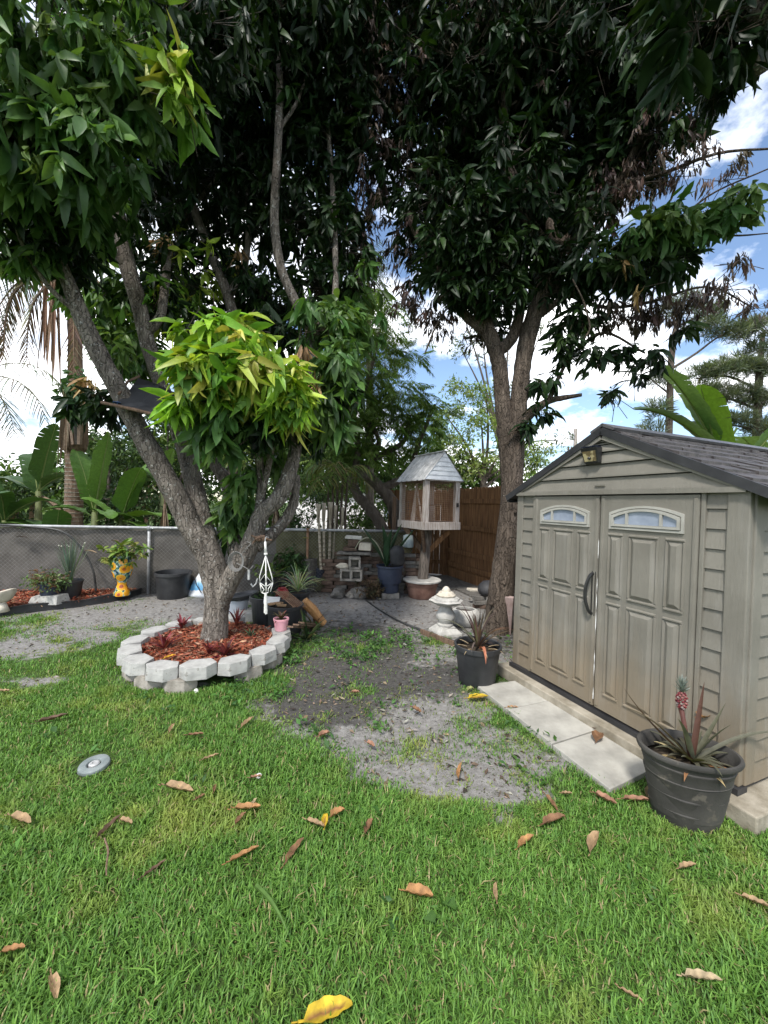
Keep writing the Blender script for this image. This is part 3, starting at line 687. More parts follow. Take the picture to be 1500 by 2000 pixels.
limb(m, [(500, 1070, 3.92, 27.2), (530, 1045, 4.0, 24), (560, 1012, 4.05, 22.4), (575, 975, 4.1, 17.6), (580, 930, 4.2, 14.4)], 10)
limb(m, [(470, 1110, 4.1, 36.8), (452, 1010, 4.3, 30.4), (446, 952, 4.35, 27.2), (418, 905, 4.4, 24), (385, 862, 4.45, 20.8), (400, 760, 4.6, 19.2), (450, 640, 4.9, 20.8), (446, 580, 5, 20.8), (405, 480, 5.0, 17.6), (368, 370, 5.0, 16.2), (355, 250, 5, 12.6), (340, 120, 5, 9)], 12)
limb(m, [(446, 580, 5, 16.2), (478, 520, 5.1, 14.4), (485, 420, 5.2, 10.8), (470, 300, 5.2, 8.1)], 8)
limb(m, [(385, 395, 5.0, 7.2), (430, 340, 5.0, 6.3), (475, 300, 5.0, 5.4)], 6)
limb(m, [(545, 110, 4.6, 8.1), (590, 60, 4.6, 6.3), (625, 30, 4.6, 4.5)], 6)
limb(m, [(540, 260, 4.6, 8.1), (580, 200, 4.7, 7.2), (610, 120, 4.8, 5.4)], 6)
limb(m, [(602, 660, 4.4, 14.4), (650, 600, 4.6, 13.5), (655, 500, 4.8, 11.7), (650, 380, 5, 10.8), (640, 240, 5, 9)], 8)
limb(m, [(158, 615, 3.65, 12.6), (95, 560, 3.5, 9), (40, 470, 3.3, 7.2), (20, 380, 3.1, 5.4)], 8)
limb(m, [(218, 740, 3.76, 12.6), (205, 730, 3.7, 10.8)], 8)
tr = m.build('trunk', M['bark'], tl); autosmooth(tr, 60)
# torn hollow where an old limb broke off
m = MB(); c = P(512, 1052, 3.78)
for i in range(9):
    a = random.uniform(0, 6.28); m.tube([c + Vector((random.uniform(-.05, .05), 0, random.uniform(-.02, .03))), c + Vector((random.uniform(-.1, .12), random.uniform(-.09, -.02), random.uniform(-.05, .05)))], [.022, .006], 6)
m.build('torn_wood', M['wood_dark'], tr)
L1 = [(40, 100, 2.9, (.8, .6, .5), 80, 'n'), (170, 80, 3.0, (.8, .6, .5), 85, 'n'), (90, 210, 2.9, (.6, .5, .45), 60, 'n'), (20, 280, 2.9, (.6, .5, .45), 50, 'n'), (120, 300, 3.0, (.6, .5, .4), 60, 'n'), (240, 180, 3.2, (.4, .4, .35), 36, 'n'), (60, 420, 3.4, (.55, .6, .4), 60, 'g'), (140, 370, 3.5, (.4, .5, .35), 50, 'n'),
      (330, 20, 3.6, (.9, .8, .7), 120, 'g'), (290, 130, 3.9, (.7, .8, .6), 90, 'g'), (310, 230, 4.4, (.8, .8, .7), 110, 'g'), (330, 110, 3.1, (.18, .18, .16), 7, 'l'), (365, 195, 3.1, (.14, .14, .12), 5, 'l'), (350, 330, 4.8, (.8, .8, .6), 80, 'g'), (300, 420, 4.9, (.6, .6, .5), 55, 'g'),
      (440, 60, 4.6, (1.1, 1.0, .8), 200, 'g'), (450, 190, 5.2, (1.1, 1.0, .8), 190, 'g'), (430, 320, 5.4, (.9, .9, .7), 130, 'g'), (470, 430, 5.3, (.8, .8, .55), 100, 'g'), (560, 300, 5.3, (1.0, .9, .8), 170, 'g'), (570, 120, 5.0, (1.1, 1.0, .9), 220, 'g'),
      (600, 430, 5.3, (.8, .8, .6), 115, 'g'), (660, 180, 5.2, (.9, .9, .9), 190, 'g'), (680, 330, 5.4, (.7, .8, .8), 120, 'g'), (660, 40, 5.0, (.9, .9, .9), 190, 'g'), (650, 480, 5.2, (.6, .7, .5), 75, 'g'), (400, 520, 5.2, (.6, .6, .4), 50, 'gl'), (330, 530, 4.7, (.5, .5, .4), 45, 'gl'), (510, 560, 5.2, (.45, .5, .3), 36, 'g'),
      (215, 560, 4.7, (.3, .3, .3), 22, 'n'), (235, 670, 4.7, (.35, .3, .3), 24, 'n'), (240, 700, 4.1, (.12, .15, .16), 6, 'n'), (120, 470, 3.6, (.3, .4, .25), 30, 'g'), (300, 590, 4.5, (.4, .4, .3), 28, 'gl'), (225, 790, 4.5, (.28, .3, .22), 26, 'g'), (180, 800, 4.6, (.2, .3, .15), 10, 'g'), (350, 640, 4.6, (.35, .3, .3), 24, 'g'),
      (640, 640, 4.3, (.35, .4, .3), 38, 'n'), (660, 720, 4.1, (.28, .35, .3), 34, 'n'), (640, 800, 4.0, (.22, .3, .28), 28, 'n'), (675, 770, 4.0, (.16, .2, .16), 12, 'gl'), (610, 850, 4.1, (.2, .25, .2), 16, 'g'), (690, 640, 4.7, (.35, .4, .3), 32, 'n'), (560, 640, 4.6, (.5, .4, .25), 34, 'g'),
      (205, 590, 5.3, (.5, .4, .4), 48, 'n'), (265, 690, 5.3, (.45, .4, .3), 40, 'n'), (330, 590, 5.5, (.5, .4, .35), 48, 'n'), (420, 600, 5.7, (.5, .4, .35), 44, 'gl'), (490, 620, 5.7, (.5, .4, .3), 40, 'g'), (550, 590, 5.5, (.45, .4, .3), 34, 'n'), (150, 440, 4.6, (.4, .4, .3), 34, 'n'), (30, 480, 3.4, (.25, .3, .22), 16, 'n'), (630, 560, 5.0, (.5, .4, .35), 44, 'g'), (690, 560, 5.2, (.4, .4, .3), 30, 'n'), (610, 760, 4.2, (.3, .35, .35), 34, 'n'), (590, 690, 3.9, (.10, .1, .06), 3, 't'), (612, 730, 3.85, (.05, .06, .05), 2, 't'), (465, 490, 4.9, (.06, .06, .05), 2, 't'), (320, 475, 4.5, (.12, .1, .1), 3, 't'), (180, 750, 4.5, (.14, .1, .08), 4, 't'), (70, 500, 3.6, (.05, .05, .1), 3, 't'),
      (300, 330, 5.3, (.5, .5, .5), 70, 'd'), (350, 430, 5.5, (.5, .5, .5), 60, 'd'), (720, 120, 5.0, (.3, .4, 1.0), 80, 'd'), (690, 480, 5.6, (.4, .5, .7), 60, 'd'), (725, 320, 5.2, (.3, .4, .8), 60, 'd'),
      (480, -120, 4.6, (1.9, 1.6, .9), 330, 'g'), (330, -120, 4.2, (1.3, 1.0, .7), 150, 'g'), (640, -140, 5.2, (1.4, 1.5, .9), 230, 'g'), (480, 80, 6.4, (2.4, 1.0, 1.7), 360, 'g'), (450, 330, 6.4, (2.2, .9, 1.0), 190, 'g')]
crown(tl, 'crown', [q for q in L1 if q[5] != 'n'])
crown(tl, 'lit_foliage', [q for q in L1 if q[5] == 'n'], M['young'])  # lit copy of the crown leaves, in lighter and more translucent colour
# the sunlit young growth at the fork, and the shoots below it
L2 = [(440, 720, 3.35, (.44, .3, .22), 64, 'l'), (410, 730, 3.3, (.22, .3, .24), 34, 'l'), (520, 740, 3.4, (.36, .3, .22), 44, 'l'), (440, 665, 3.4, (.32, .25, .12), 22, 'l'), (372, 785, 3.3, (.13, .2, .14), 11, 'l'), (560, 770, 3.45, (.2, .25, .18), 20, 'l'),
      (430, 800, 3.5, (.38, .3, .2), 46, 'n'), (500, 830, 3.6, (.3, .3, .15), 26, 'g'), (420, 850, 3.5, (.2, .25, .12), 14, 'n'), (362, 648, 3.3, (.06, .06, .05), 3, 'l'), (470, 636, 3.4, (.09, .08, .05), 4, 'l'), (420, 640, 3.35, (.06, .06, .05), 2, 'l'), (575, 715, 3.4, (.08, .08, .06), 3, 'l'), (590, 790, 3.45, (.07, .08, .08), 3, 'l'),
      (480, 940, 3.95, (.14, .15, .22), 16, 'n'), (455, 1000, 4.2, (.14, .15, .16), 14, 'n'), (530, 900, 4.0, (.1, .12, .16), 8, 'n'), (470, 1035, 4.3, (.12, .12, .1), 9, 'g')]
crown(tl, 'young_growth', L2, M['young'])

# black sheet tied between the limbs as a little tree platform
pf = thing('tree_platform', P(400, 800, 3.9), 'black sheet tied with blue cord on poles between the limbs of the ringed tree', 'platform')
a0, a1, b0, b1 = P(222, 790, 3.62), P(270, 742, 4.0), P(600, 828, 3.62), P(585, 800, 4.1)
m = MB(); N = 10; vs = []
for i in range(N + 1):
    t = i / N; p = a0.lerp(b0, t); q = a1.lerp(b1, t); p.z += -.05 * math.sin(PI * t) + .02 * math.sin(t * 19); q.z += -.06 * math.sin(PI * t) + .025 * math.sin(t * 14 + 1)
    mid = p.lerp(q, .5); mid.z -= .03 + .02 * math.sin(t * 23)
    vs += [p, mid, q, p - Vector((0, 0, .012)), mid - Vector((0, 0, .012)), q - Vector((0, 0, .012))]
fs = []
for i in range(N):
    k = i * 6; fs += [(k, k + 6, k + 7, k + 1), (k + 1, k + 7, k + 8, k + 2), (k + 3, k + 4, k + 10, k + 9), (k + 4, k + 5, k + 11, k + 10), (k, k + 3, k + 9, k + 6), (k + 2, k + 8, k + 11, k + 5)]
m.add(vs, fs); m.build('sheet', M['tarp'], pf, True)
m = MB(); q = [P(224, 792, 3.6), P(262, 752, 3.9), P(310, 752, 4.0), P(318, 806, 3.62), P(270, 800, 3.58)]; ce = sum(q, Vector()) / 5 - Vector((0, 0, .03)); m.add(q + [ce] + [p - Vector((0, .01, .008)) for p in q + [ce]], [(i, (i + 1) % 5, 5) for i in range(5)] + [(6 + (i + 1) % 5, 6 + i, 11) for i in range(5)]); m.build('loose_flap', M['tarp'], pf)
m = MB(); m.tube([P(198, 786, 3.6), P(262, 800, 3.58), P(400, 835, 3.55), P(610, 832, 3.58)], [.014, .016, .016, .014], 8); m.build('pole', M['wood_dark'], pf)
m = MB(); m.tube([P(232, 770, 3.66), P(250, 745, 3.9), P(272, 735, 4.05)], .012, 8); m.build('pole', M['wood_dark'], pf)
m = MB(); c = P(228, 786, 3.62)
for k in range(4): m.lathe(c + Vector((.006 * k - .01, 0, .0)), [(.02, -.004), (.026, 0), (.02, .004)], 10)
m.tube([c, c + Vector((.03, -.01, -.05))], .003, 5); m.build('lashing', M['bluecord'], pf)

b = P(972, 1238, 5.0); b.z = 0
t2 = thing('mango_tree', b, 'tall dark mango tree with a forked trunk standing by the corner of the shed', 'tree')
m = MB()
limb(m, [(968, 1255, 5.0, 68), (970, 1235, 5.0, 58), (977, 1170, 5.0, 51), (986, 1090, 4.98, 46), (996, 1010, 4.97, 43), (1000, 940, 4.97, 44), (999, 880, 4.97, 50), (996, 830, 4.97, 56)], 18, .05)
limb(m, [(988, 850, 4.97, 32), (983, 800, 4.97, 32), (978, 740, 4.97, 31), (972, 700, 4.97, 31), (955, 650, 4.97, 30), (930, 595, 5.0, 27), (895, 555, 5.05, 28), (860, 520, 5.1, 22), (820, 470, 5.2, 16), (790, 400, 5.3, 10)], 12)
limb(m, [(1004, 870, 4.97, 35), (1012, 800, 4.97, 35), (1018, 740, 4.97, 34), (1026, 680, 4.97, 34), (1042, 620, 4.95, 35), (1064, 565, 4.92, 34), (1082, 515, 4.9, 34), (1088, 480, 4.9, 34)], 14)
limb(m, [(1080, 510, 4.9, 30), (1055, 470, 4.88, 26), (1022, 415, 4.85, 22), (1000, 350, 4.8, 20), (988, 280, 4.8, 17), (984, 200, 4.8, 13), (980, 100, 4.8, 9)], 10)
limb(m, [(1086, 490, 4.9, 28), (1075, 430, 4.95, 18), (1080, 360, 5, 17), (1092, 290, 5, 15), (1118, 220, 5, 11), (1140, 130, 5, 8)], 9)
limb(m, [(1086, 500, 4.9, 30), (1120, 460, 4.9, 26), (1165, 415, 4.85, 22), (1205, 360, 4.8, 17), (1240, 290, 4.7, 12), (1270, 200, 4.6, 9)], 10)
limb(m, [(968, 690, 4.97, 24), (1000, 660, 5.0, 24), (1016, 600, 5.05, 20), (1012, 540, 5.1, 16), (1030, 480, 5.2, 12)], 10)
limb(m, [(955, 650, 4.97, 24), (915, 622, 5.0, 20), (885, 590, 5, 15), (850, 580, 5.05, 9)], 9)
limb(m, [(1012, 830, 4.97, 24), (1045, 800, 4.9, 19), (1072, 783, 4.85, 14), (1100, 777, 4.8, 11), (1136, 771, 4.75, 7)], 9)
limb(m, [(915, 590, 5.0, 14), (935, 520, 5.05, 11), (950, 440, 5.1, 9), (965, 380, 5.1, 7)], 7)
limb(m, [(890, 555, 5.05, 10), (892, 500, 5.1, 8), (888, 450, 5.1, 6)], 6)
limb(m, [(1040, 625, 4.95, 17), (1110, 575, 4.8, 13), (1180, 540, 4.6, 11), (1260, 500, 4.5, 9), (1350, 450, 4.4, 7), (1440, 400, 4.3, 4)], 8)
limb(m, [(1072, 783, 4.85, 10), (1090, 740, 4.8, 8), (1120, 690, 4.75, 7), (1180, 650, 4.7, 6), (1260, 690, 4.6, 4)], 7)
limb(m, [(1110, 575, 4.8, 9), (1180, 600, 4.7, 7), (1270, 590, 4.6, 6), (1380, 560, 4.5, 4), (1470, 600, 4.4, 3)], 6)
limb(m, [(1205, 360, 4.8, 10), (1290, 340, 4.6, 8), (1400, 300, 4.4, 6), (1510, 290, 4.2, 4)], 6)
limb(m, [(1290, 470, 4.45, 5), (1380, 385, 4.4, 4), (1500, 330, 4.2, 3)], 6)
limb(m, [(1350, 450, 4.4, 5), (1430, 460, 4.3, 4), (1510, 455, 4.2, 2)], 6)
limb(m, [(1118, 545, 4.4, 3), (1140, 590, 4.4, 3.4), (1152, 640, 4.4, 3.4), (1140, 662, 4.4, 3)], 6)
limb(m, [(880, 590, 5, 5), (850, 640, 5, 4), (830, 690, 5, 3)], 6)
tr = m.build('trunk', M['bark2'], t2); autosmooth(tr, 60)
for px, py, Y in ((985, 1140, 4.82), (1006, 1000, 4.81), (960, 1180, 4.81)): m = MB(); m.tube([P(px, py, Y + .06), P(px, py, Y)], [.03, .012], 8); m.build('bark_knot', M['bark2'], tr)
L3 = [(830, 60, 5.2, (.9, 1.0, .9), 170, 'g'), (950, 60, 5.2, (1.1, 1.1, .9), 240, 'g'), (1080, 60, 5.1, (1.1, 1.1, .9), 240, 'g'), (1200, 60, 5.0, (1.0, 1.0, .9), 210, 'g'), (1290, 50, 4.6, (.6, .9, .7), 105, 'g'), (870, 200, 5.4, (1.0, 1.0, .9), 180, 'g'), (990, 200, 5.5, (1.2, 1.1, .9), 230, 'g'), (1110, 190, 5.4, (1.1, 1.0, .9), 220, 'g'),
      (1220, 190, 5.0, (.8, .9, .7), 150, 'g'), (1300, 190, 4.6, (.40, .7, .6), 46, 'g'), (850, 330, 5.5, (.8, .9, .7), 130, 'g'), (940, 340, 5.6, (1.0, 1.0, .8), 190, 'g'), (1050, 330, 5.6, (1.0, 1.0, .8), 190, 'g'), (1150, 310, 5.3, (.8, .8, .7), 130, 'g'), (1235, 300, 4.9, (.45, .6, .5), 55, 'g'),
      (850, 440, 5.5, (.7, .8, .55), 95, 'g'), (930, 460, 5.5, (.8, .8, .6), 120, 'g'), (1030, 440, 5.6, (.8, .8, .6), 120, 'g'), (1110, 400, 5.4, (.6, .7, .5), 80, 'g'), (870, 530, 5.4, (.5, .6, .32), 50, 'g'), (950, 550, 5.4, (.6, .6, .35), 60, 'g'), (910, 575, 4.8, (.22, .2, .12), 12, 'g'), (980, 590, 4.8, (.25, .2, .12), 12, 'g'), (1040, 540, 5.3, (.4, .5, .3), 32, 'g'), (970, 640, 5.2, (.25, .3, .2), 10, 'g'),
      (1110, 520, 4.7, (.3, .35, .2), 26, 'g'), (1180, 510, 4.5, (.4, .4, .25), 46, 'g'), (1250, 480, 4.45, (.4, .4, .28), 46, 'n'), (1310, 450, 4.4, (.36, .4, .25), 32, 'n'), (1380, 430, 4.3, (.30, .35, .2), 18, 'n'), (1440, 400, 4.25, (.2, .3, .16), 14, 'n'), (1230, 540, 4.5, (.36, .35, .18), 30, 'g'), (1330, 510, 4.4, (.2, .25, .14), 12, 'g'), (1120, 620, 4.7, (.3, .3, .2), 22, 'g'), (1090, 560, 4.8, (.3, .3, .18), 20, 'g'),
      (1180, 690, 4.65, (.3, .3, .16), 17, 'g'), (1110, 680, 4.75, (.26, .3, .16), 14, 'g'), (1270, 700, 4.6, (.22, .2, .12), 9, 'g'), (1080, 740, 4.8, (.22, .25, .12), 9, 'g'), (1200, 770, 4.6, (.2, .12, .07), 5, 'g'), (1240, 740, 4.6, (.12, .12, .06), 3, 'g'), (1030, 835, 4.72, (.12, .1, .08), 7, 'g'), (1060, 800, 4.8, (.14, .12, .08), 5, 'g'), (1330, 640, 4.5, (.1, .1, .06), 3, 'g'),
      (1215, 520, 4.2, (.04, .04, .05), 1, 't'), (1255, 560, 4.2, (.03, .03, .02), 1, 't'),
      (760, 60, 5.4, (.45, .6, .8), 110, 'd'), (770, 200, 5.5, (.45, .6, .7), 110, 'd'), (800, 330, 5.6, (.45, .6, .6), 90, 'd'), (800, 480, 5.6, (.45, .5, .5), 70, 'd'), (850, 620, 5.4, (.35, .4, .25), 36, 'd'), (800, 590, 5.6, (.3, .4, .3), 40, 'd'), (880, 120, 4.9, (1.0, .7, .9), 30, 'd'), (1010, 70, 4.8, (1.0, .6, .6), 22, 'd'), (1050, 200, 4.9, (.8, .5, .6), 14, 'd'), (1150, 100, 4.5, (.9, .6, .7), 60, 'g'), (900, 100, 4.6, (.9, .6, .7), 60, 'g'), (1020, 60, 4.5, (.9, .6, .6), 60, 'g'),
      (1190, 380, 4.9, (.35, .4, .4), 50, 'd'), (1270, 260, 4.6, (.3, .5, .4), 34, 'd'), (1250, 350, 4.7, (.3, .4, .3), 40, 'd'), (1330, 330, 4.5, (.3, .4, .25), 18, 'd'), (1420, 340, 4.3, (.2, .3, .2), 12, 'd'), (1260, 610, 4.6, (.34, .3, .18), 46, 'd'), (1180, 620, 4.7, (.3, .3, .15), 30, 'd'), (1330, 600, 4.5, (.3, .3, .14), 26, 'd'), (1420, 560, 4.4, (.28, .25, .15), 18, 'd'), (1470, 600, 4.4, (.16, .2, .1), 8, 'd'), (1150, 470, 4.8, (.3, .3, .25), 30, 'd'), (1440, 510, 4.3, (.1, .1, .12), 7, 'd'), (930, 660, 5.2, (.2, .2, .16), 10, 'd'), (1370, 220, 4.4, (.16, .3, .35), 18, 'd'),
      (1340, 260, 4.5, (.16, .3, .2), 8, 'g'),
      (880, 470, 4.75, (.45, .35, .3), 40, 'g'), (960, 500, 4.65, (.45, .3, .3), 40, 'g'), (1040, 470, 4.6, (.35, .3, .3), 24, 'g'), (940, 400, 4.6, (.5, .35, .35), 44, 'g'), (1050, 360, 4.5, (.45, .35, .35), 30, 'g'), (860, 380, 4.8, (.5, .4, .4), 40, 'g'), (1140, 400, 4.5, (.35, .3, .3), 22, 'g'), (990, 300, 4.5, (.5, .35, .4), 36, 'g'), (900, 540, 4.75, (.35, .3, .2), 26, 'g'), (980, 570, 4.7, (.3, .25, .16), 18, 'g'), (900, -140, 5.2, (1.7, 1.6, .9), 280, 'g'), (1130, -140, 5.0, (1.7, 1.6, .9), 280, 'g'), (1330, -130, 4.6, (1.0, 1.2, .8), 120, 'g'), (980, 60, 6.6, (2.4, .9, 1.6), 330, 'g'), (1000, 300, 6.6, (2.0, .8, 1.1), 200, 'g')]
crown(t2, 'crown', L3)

# a third tree reaches in from outside the right edge
t3 = thing('mango_tree', (5.6, 3.4, 0), 'thick bare limb and big leaves reaching in over the shed at the upper right', 'tree')
m = MB(); pts = [Vector((5.6, 3.4, 0)), Vector((5.5, 3.35, 2.0)), Vector((5.0, 3.3, 4.2)), P(1560, 108, 3.2), P(1480, 122, 3.2), P(1420, 122, 3.25), P(1385, 135, 3.3), P(1340, 180, 3.4)]
pp, rr = smooth_path(pts, [.2, .17, .14, .10, .09, .085, .06, .02], 6); m.tube(pp, rr, 14, jit=.06)
pts = [Vector((5.0, 3.3, 4.2)), P(1560, 20, 3.0), P(1490, 30, 2.9), P(1460, -40, 2.9)]; pp, rr = smooth_path(pts, [.14, .11, .09, .07], 5); m.tube(pp, rr, 12, jit=.06)
autosmooth(m.build('trunk', M['bark'], t3), 60)
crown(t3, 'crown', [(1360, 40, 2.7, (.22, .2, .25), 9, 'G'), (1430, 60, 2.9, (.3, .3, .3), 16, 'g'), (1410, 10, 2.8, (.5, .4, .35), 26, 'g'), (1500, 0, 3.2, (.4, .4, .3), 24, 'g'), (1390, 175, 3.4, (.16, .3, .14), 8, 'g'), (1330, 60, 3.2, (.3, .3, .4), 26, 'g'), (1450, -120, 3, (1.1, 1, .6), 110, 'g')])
# ------------------------------------------------------------------ the ring of edging blocks
def edging_block(seed):
    r = random.Random(seed); m = MB()
    w, d, h = .300, .19, .105
    out = [(-w / 2, -.02), (-w * .27, -d * .5), (0, -d * .5 - .012), (w * .27, -d * .5), (w / 2, -.02), (w * .40, d * .36), (w * .22, d * .5), (-w * .22, d * .5), (-w * .40, d * .36)]
    out = [(-w / 2, -.01), (-w * .25, -d * .5), (w * .26, -d * .5), (w / 2, -.01), (w * .30, d * .5), (-w * .30, d * .5)]
    n = len(out)
    j = lambda s: r.uniform(-s, s)
    lo = [(x + j(.004), y - .006 * (y < 0) + j(.004), 0 + j(.003)) for x, y in out]; hi = [(x * .985 + j(.003), y * .97 + j(.003), h + j(.002)) for x, y in out]
    mid = [(x + j(.002), y - .004 * (y < -.05) + j(.002), h * .5 + j(.01)) for x, y in out]
    m.v = [Vector(p) for p in lo + mid + hi]; m.t = [(1, 1, 1)] * len(m.v)
    for a in (0, n):
        for i in range(n): m.f.append((a + i, a + (i + 1) % n, a + n + (i + 1) % n, a + n + i))
    m.f += [tuple(range(n - 1, -1, -1)), tuple(range(2 * n, 3 * n))]
    return m
NB = 15
protos = []
for k in range(4):
    o = edging_block(k).build('edging_block', M['concrete'], bevel=.004); protos.append(o)
protos2 = []
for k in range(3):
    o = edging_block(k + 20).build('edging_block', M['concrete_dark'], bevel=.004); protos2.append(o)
def place(o, used, **kw):
    if not used.get(o.name): used[o.name] = 1; c = o
    else:
        c = o.copy(); COL.objects.link(c)
    return c
used = {}
top_lab = {0: 'pale block of the tree ring carrying the little pink pot'}
for i in range(NB):
    a = R(22) - i * 2 * PI / NB        # start at the pink-pot block on the right, go clockwise towards the camera
    if i == NB - 1 or i == NB - 2: continue   # pots stand in this gap
    c = place(protos[i % 4], used)
    rr = RING_R + random.uniform(-.008, .008)
    c.location = (RING_C.x + rr * math.cos(a), RING_C.y + rr * math.sin(a), .10 + random.uniform(-.006, .006))
    c.rotation_euler = (random.uniform(-.025, .025), random.uniform(-.025, .025), a + PI / 2 + random.uniform(-.06, .06))
    where = ['pale edging block on the ring under the little pink pot', 'pale block of the tree ring just left of the pink pot block', 'pale ring block on the right side, two blocks from the pink pot', 'pale ring block at the front right, three blocks from the pink pot', 'pale ring block in front of the trunk, over a leafy weed', 'pale ring block at the front, a chalky scuff on its face', 'pale ring block at the front left, over a gap in the lower blocks', 'pale block at the left front corner of the tree ring', 'leftmost pale block of the tree ring', 'pale block on the left back curve of the tree ring, next to the leftmost one', 'pale block on the back left curve of the tree ring, midway to the trunk', 'pale ring block behind the mulch, second to the left of the trunk', 'pale ring block just left of the trunk at the back', '', ''][i]
    tag(c, where, 'edging block', 'pale upper blocks of the tree ring')
used = {}
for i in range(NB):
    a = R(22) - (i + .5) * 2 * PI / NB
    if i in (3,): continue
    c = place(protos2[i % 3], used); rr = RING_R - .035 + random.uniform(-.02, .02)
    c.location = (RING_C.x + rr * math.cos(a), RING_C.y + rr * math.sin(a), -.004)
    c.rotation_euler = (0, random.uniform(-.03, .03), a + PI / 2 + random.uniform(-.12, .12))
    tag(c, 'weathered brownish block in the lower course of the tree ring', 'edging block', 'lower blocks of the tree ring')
def chips(n, x, y, z, base, name, label, cols):
    az = rng.uniform(0, 2 * PI, n)
    d = np.stack([np.cos(az), np.sin(az), rng.normal(0, .22, n)], 1)
    v, l, s, t = leaf_mesh(np.stack([x, y, z], 1), d, rng.uniform(.025, .085, n), rng.uniform(.14, .32, n), rng.uniform(-.3, .3, n), rng.normal(0, .7, n), palette(n, cols, .35), DIA_V, DIA_F)
    m = MB()
    N = 40; outer = base; k = len(outer); cx = sum(p[0] for p in outer) / k; cy = sum(p[1] for p in outer) / k
    bv = [(p[0], p[1], base_z(p[0], p[1])) for p in outer] + [(cx + (p[0] - cx) * .5, cy + (p[1] - cy) * .5, base_z(cx + (p[0] - cx) * .5, cy + (p[1] - cy) * .5)) for p in outer] + [(cx, cy, base_z(cx, cy))]
    off = len(v); bl = []; bs = []
    for i in range(k):
        j = (i + 1) % k; bl += [i, j, k + j, k + i, k + i, k + j, 2 * k]; bs += [4, 3]
    v = np.concatenate([v, np.array(bv)]); l = np.concatenate([l, np.array(bl) + off]); s = np.concatenate([s, bs]); t = np.concatenate([t, np.tile((.10, .03, .018), (len(bv), 1))])
    o = npmesh(name, v, l, s, M['chip'], tint=t); tag(o, label, kind='stuff'); return o
REDC = [(.34, .085, .04), (.25, .06, .03), (.42, .13, .07), (.17, .04, .025), (.42, .24, .15), (.28, .10, .06), (.20, .12, .08), (.33, .12, .07)]
n = 8500
rr = np.sqrt(rng.random(n)) * .63; aa = rng.uniform(0, 2 * PI, n)
x, y = RING_C.x + rr * np.cos(aa), RING_C.y + rr * np.sin(aa)
base_z = lambda a, b: .135 + .05 * (1 - min(1, math.hypot(a - RING_C.x, b - RING_C.y) / .64))
z = .14 + .05 * (1 - rr / .64) + rng.uniform(0, .022, n)
chips(n, x, y, z, [(RING_C.x + .64 * math.cos(i * 2 * PI / 40), RING_C.y + .64 * math.sin(i * 2 * PI / 40)) for i in range(40)], 'mulch', 'red shredded bark mulch around the ringed trunk', REDC)

# ------------------------------------------------------------------ the long mulch bed under the fence
def fence_y(x): return 6.12 + (x + 6.05) * .185
edge = [G(-260, 1218), G(-120, 1210), G(0, 1202), G(60, 1196), G(130, 1188), G(185, 1180), G(235, 1171), G(270, 1161), G(293, 1150)]
edge, _ = smooth_path(edge, [1] * len(edge), 5)
m = MB(); k = len(edge)
vs = []
for i, p in enumerate(edge):
    d = (edge[min(i + 1, k - 1)] - edge[max(i - 1, 0)]).normalized(); s = Vector((d.y, -d.x, 0)); w = .012
    hh = .105 + .012 * math.sin(i * .5)
    for o, zz in ((w + .01, -.02), (w + .004, hh * .8), (w + .014, hh), (-w - .006, hh), (-w, -.02)): vs.append(p + s * o + Vector((0, 0, zz)))
m.add(vs, [(i * 5 + a, (i + 1) * 5 + a, (i + 1) * 5 + (a + 1) % 5, i * 5 + (a + 1) % 5) for i in range(k - 1) for a in range(5)])
tag(autosmooth(m.build('bed_edging', M['blackplastic'], org=edge[0])), 'curved black plastic edging along the red mulch bed under the fence', 'edging')
ex = np.array([p.x for p in edge]); ey = np.array([p.y for p in edge])
n = 9000; x = rng.uniform(-6.9, ex[-1], n); yf = 6.10 + (x + 6.05) * .185; y0 = np.interp(x, ex, ey) + .02
y = y0 + (yf - y0) * rng.random(n); keepc = yf > y0 + .03; x, y = x[keepc], y[keepc]; n = len(x)
base_z = lambda a, b: .075
chips(n, x, y, .082 + rng.uniform(0, .02, n), [(p.x, p.y + .01) for p in edge] + [(edge[-1].x, fence_y(edge[-1].x)), (-5, fence_y(-5)), (-7.2, fence_y(-7.2))], 'mulch', 'red shredded bark mulch in the long bed under the fence', REDC)

def pot(name, c, prof, m, label, cat='pot', soil=None, n=28, group=None, **kw):
    t = thing(name, c, label, cat, group); mb = MB(); mb.lathe(c, prof, n, **kw); o = autosmooth(mb.build('body', m, t), 45)
    if soil:
        mb = MB(); r, z = soil; mb.lathe(Vector(c) + Vector((0, 0, z)), [(r, 0), (r * .6, .008), (0, .014)], n, **{k: v for k, v in kw.items() if k in ('sx', 'sy', 'rz')}); mb.build('soil', M['soil'], t, True)
    return t
def nursery(c, r, h, m, label, soil=True, group=None, taper=.78, cat='pot', name='nursery_pot'):
    prof = [(r * taper * .97, 0), (r * taper, .01), (r * .96, h * .86), (r * .965, h * .87), (r * 1.03, h * .885), (r * 1.04, h * .99), (r * 1.01, h), (r * .95, h * .99), (r * .93, h * .9), (r * taper * .93, .02)]
    return pot(name, c, prof, m, label, cat, (r * .92, h * .86) if soil else None, group=group)
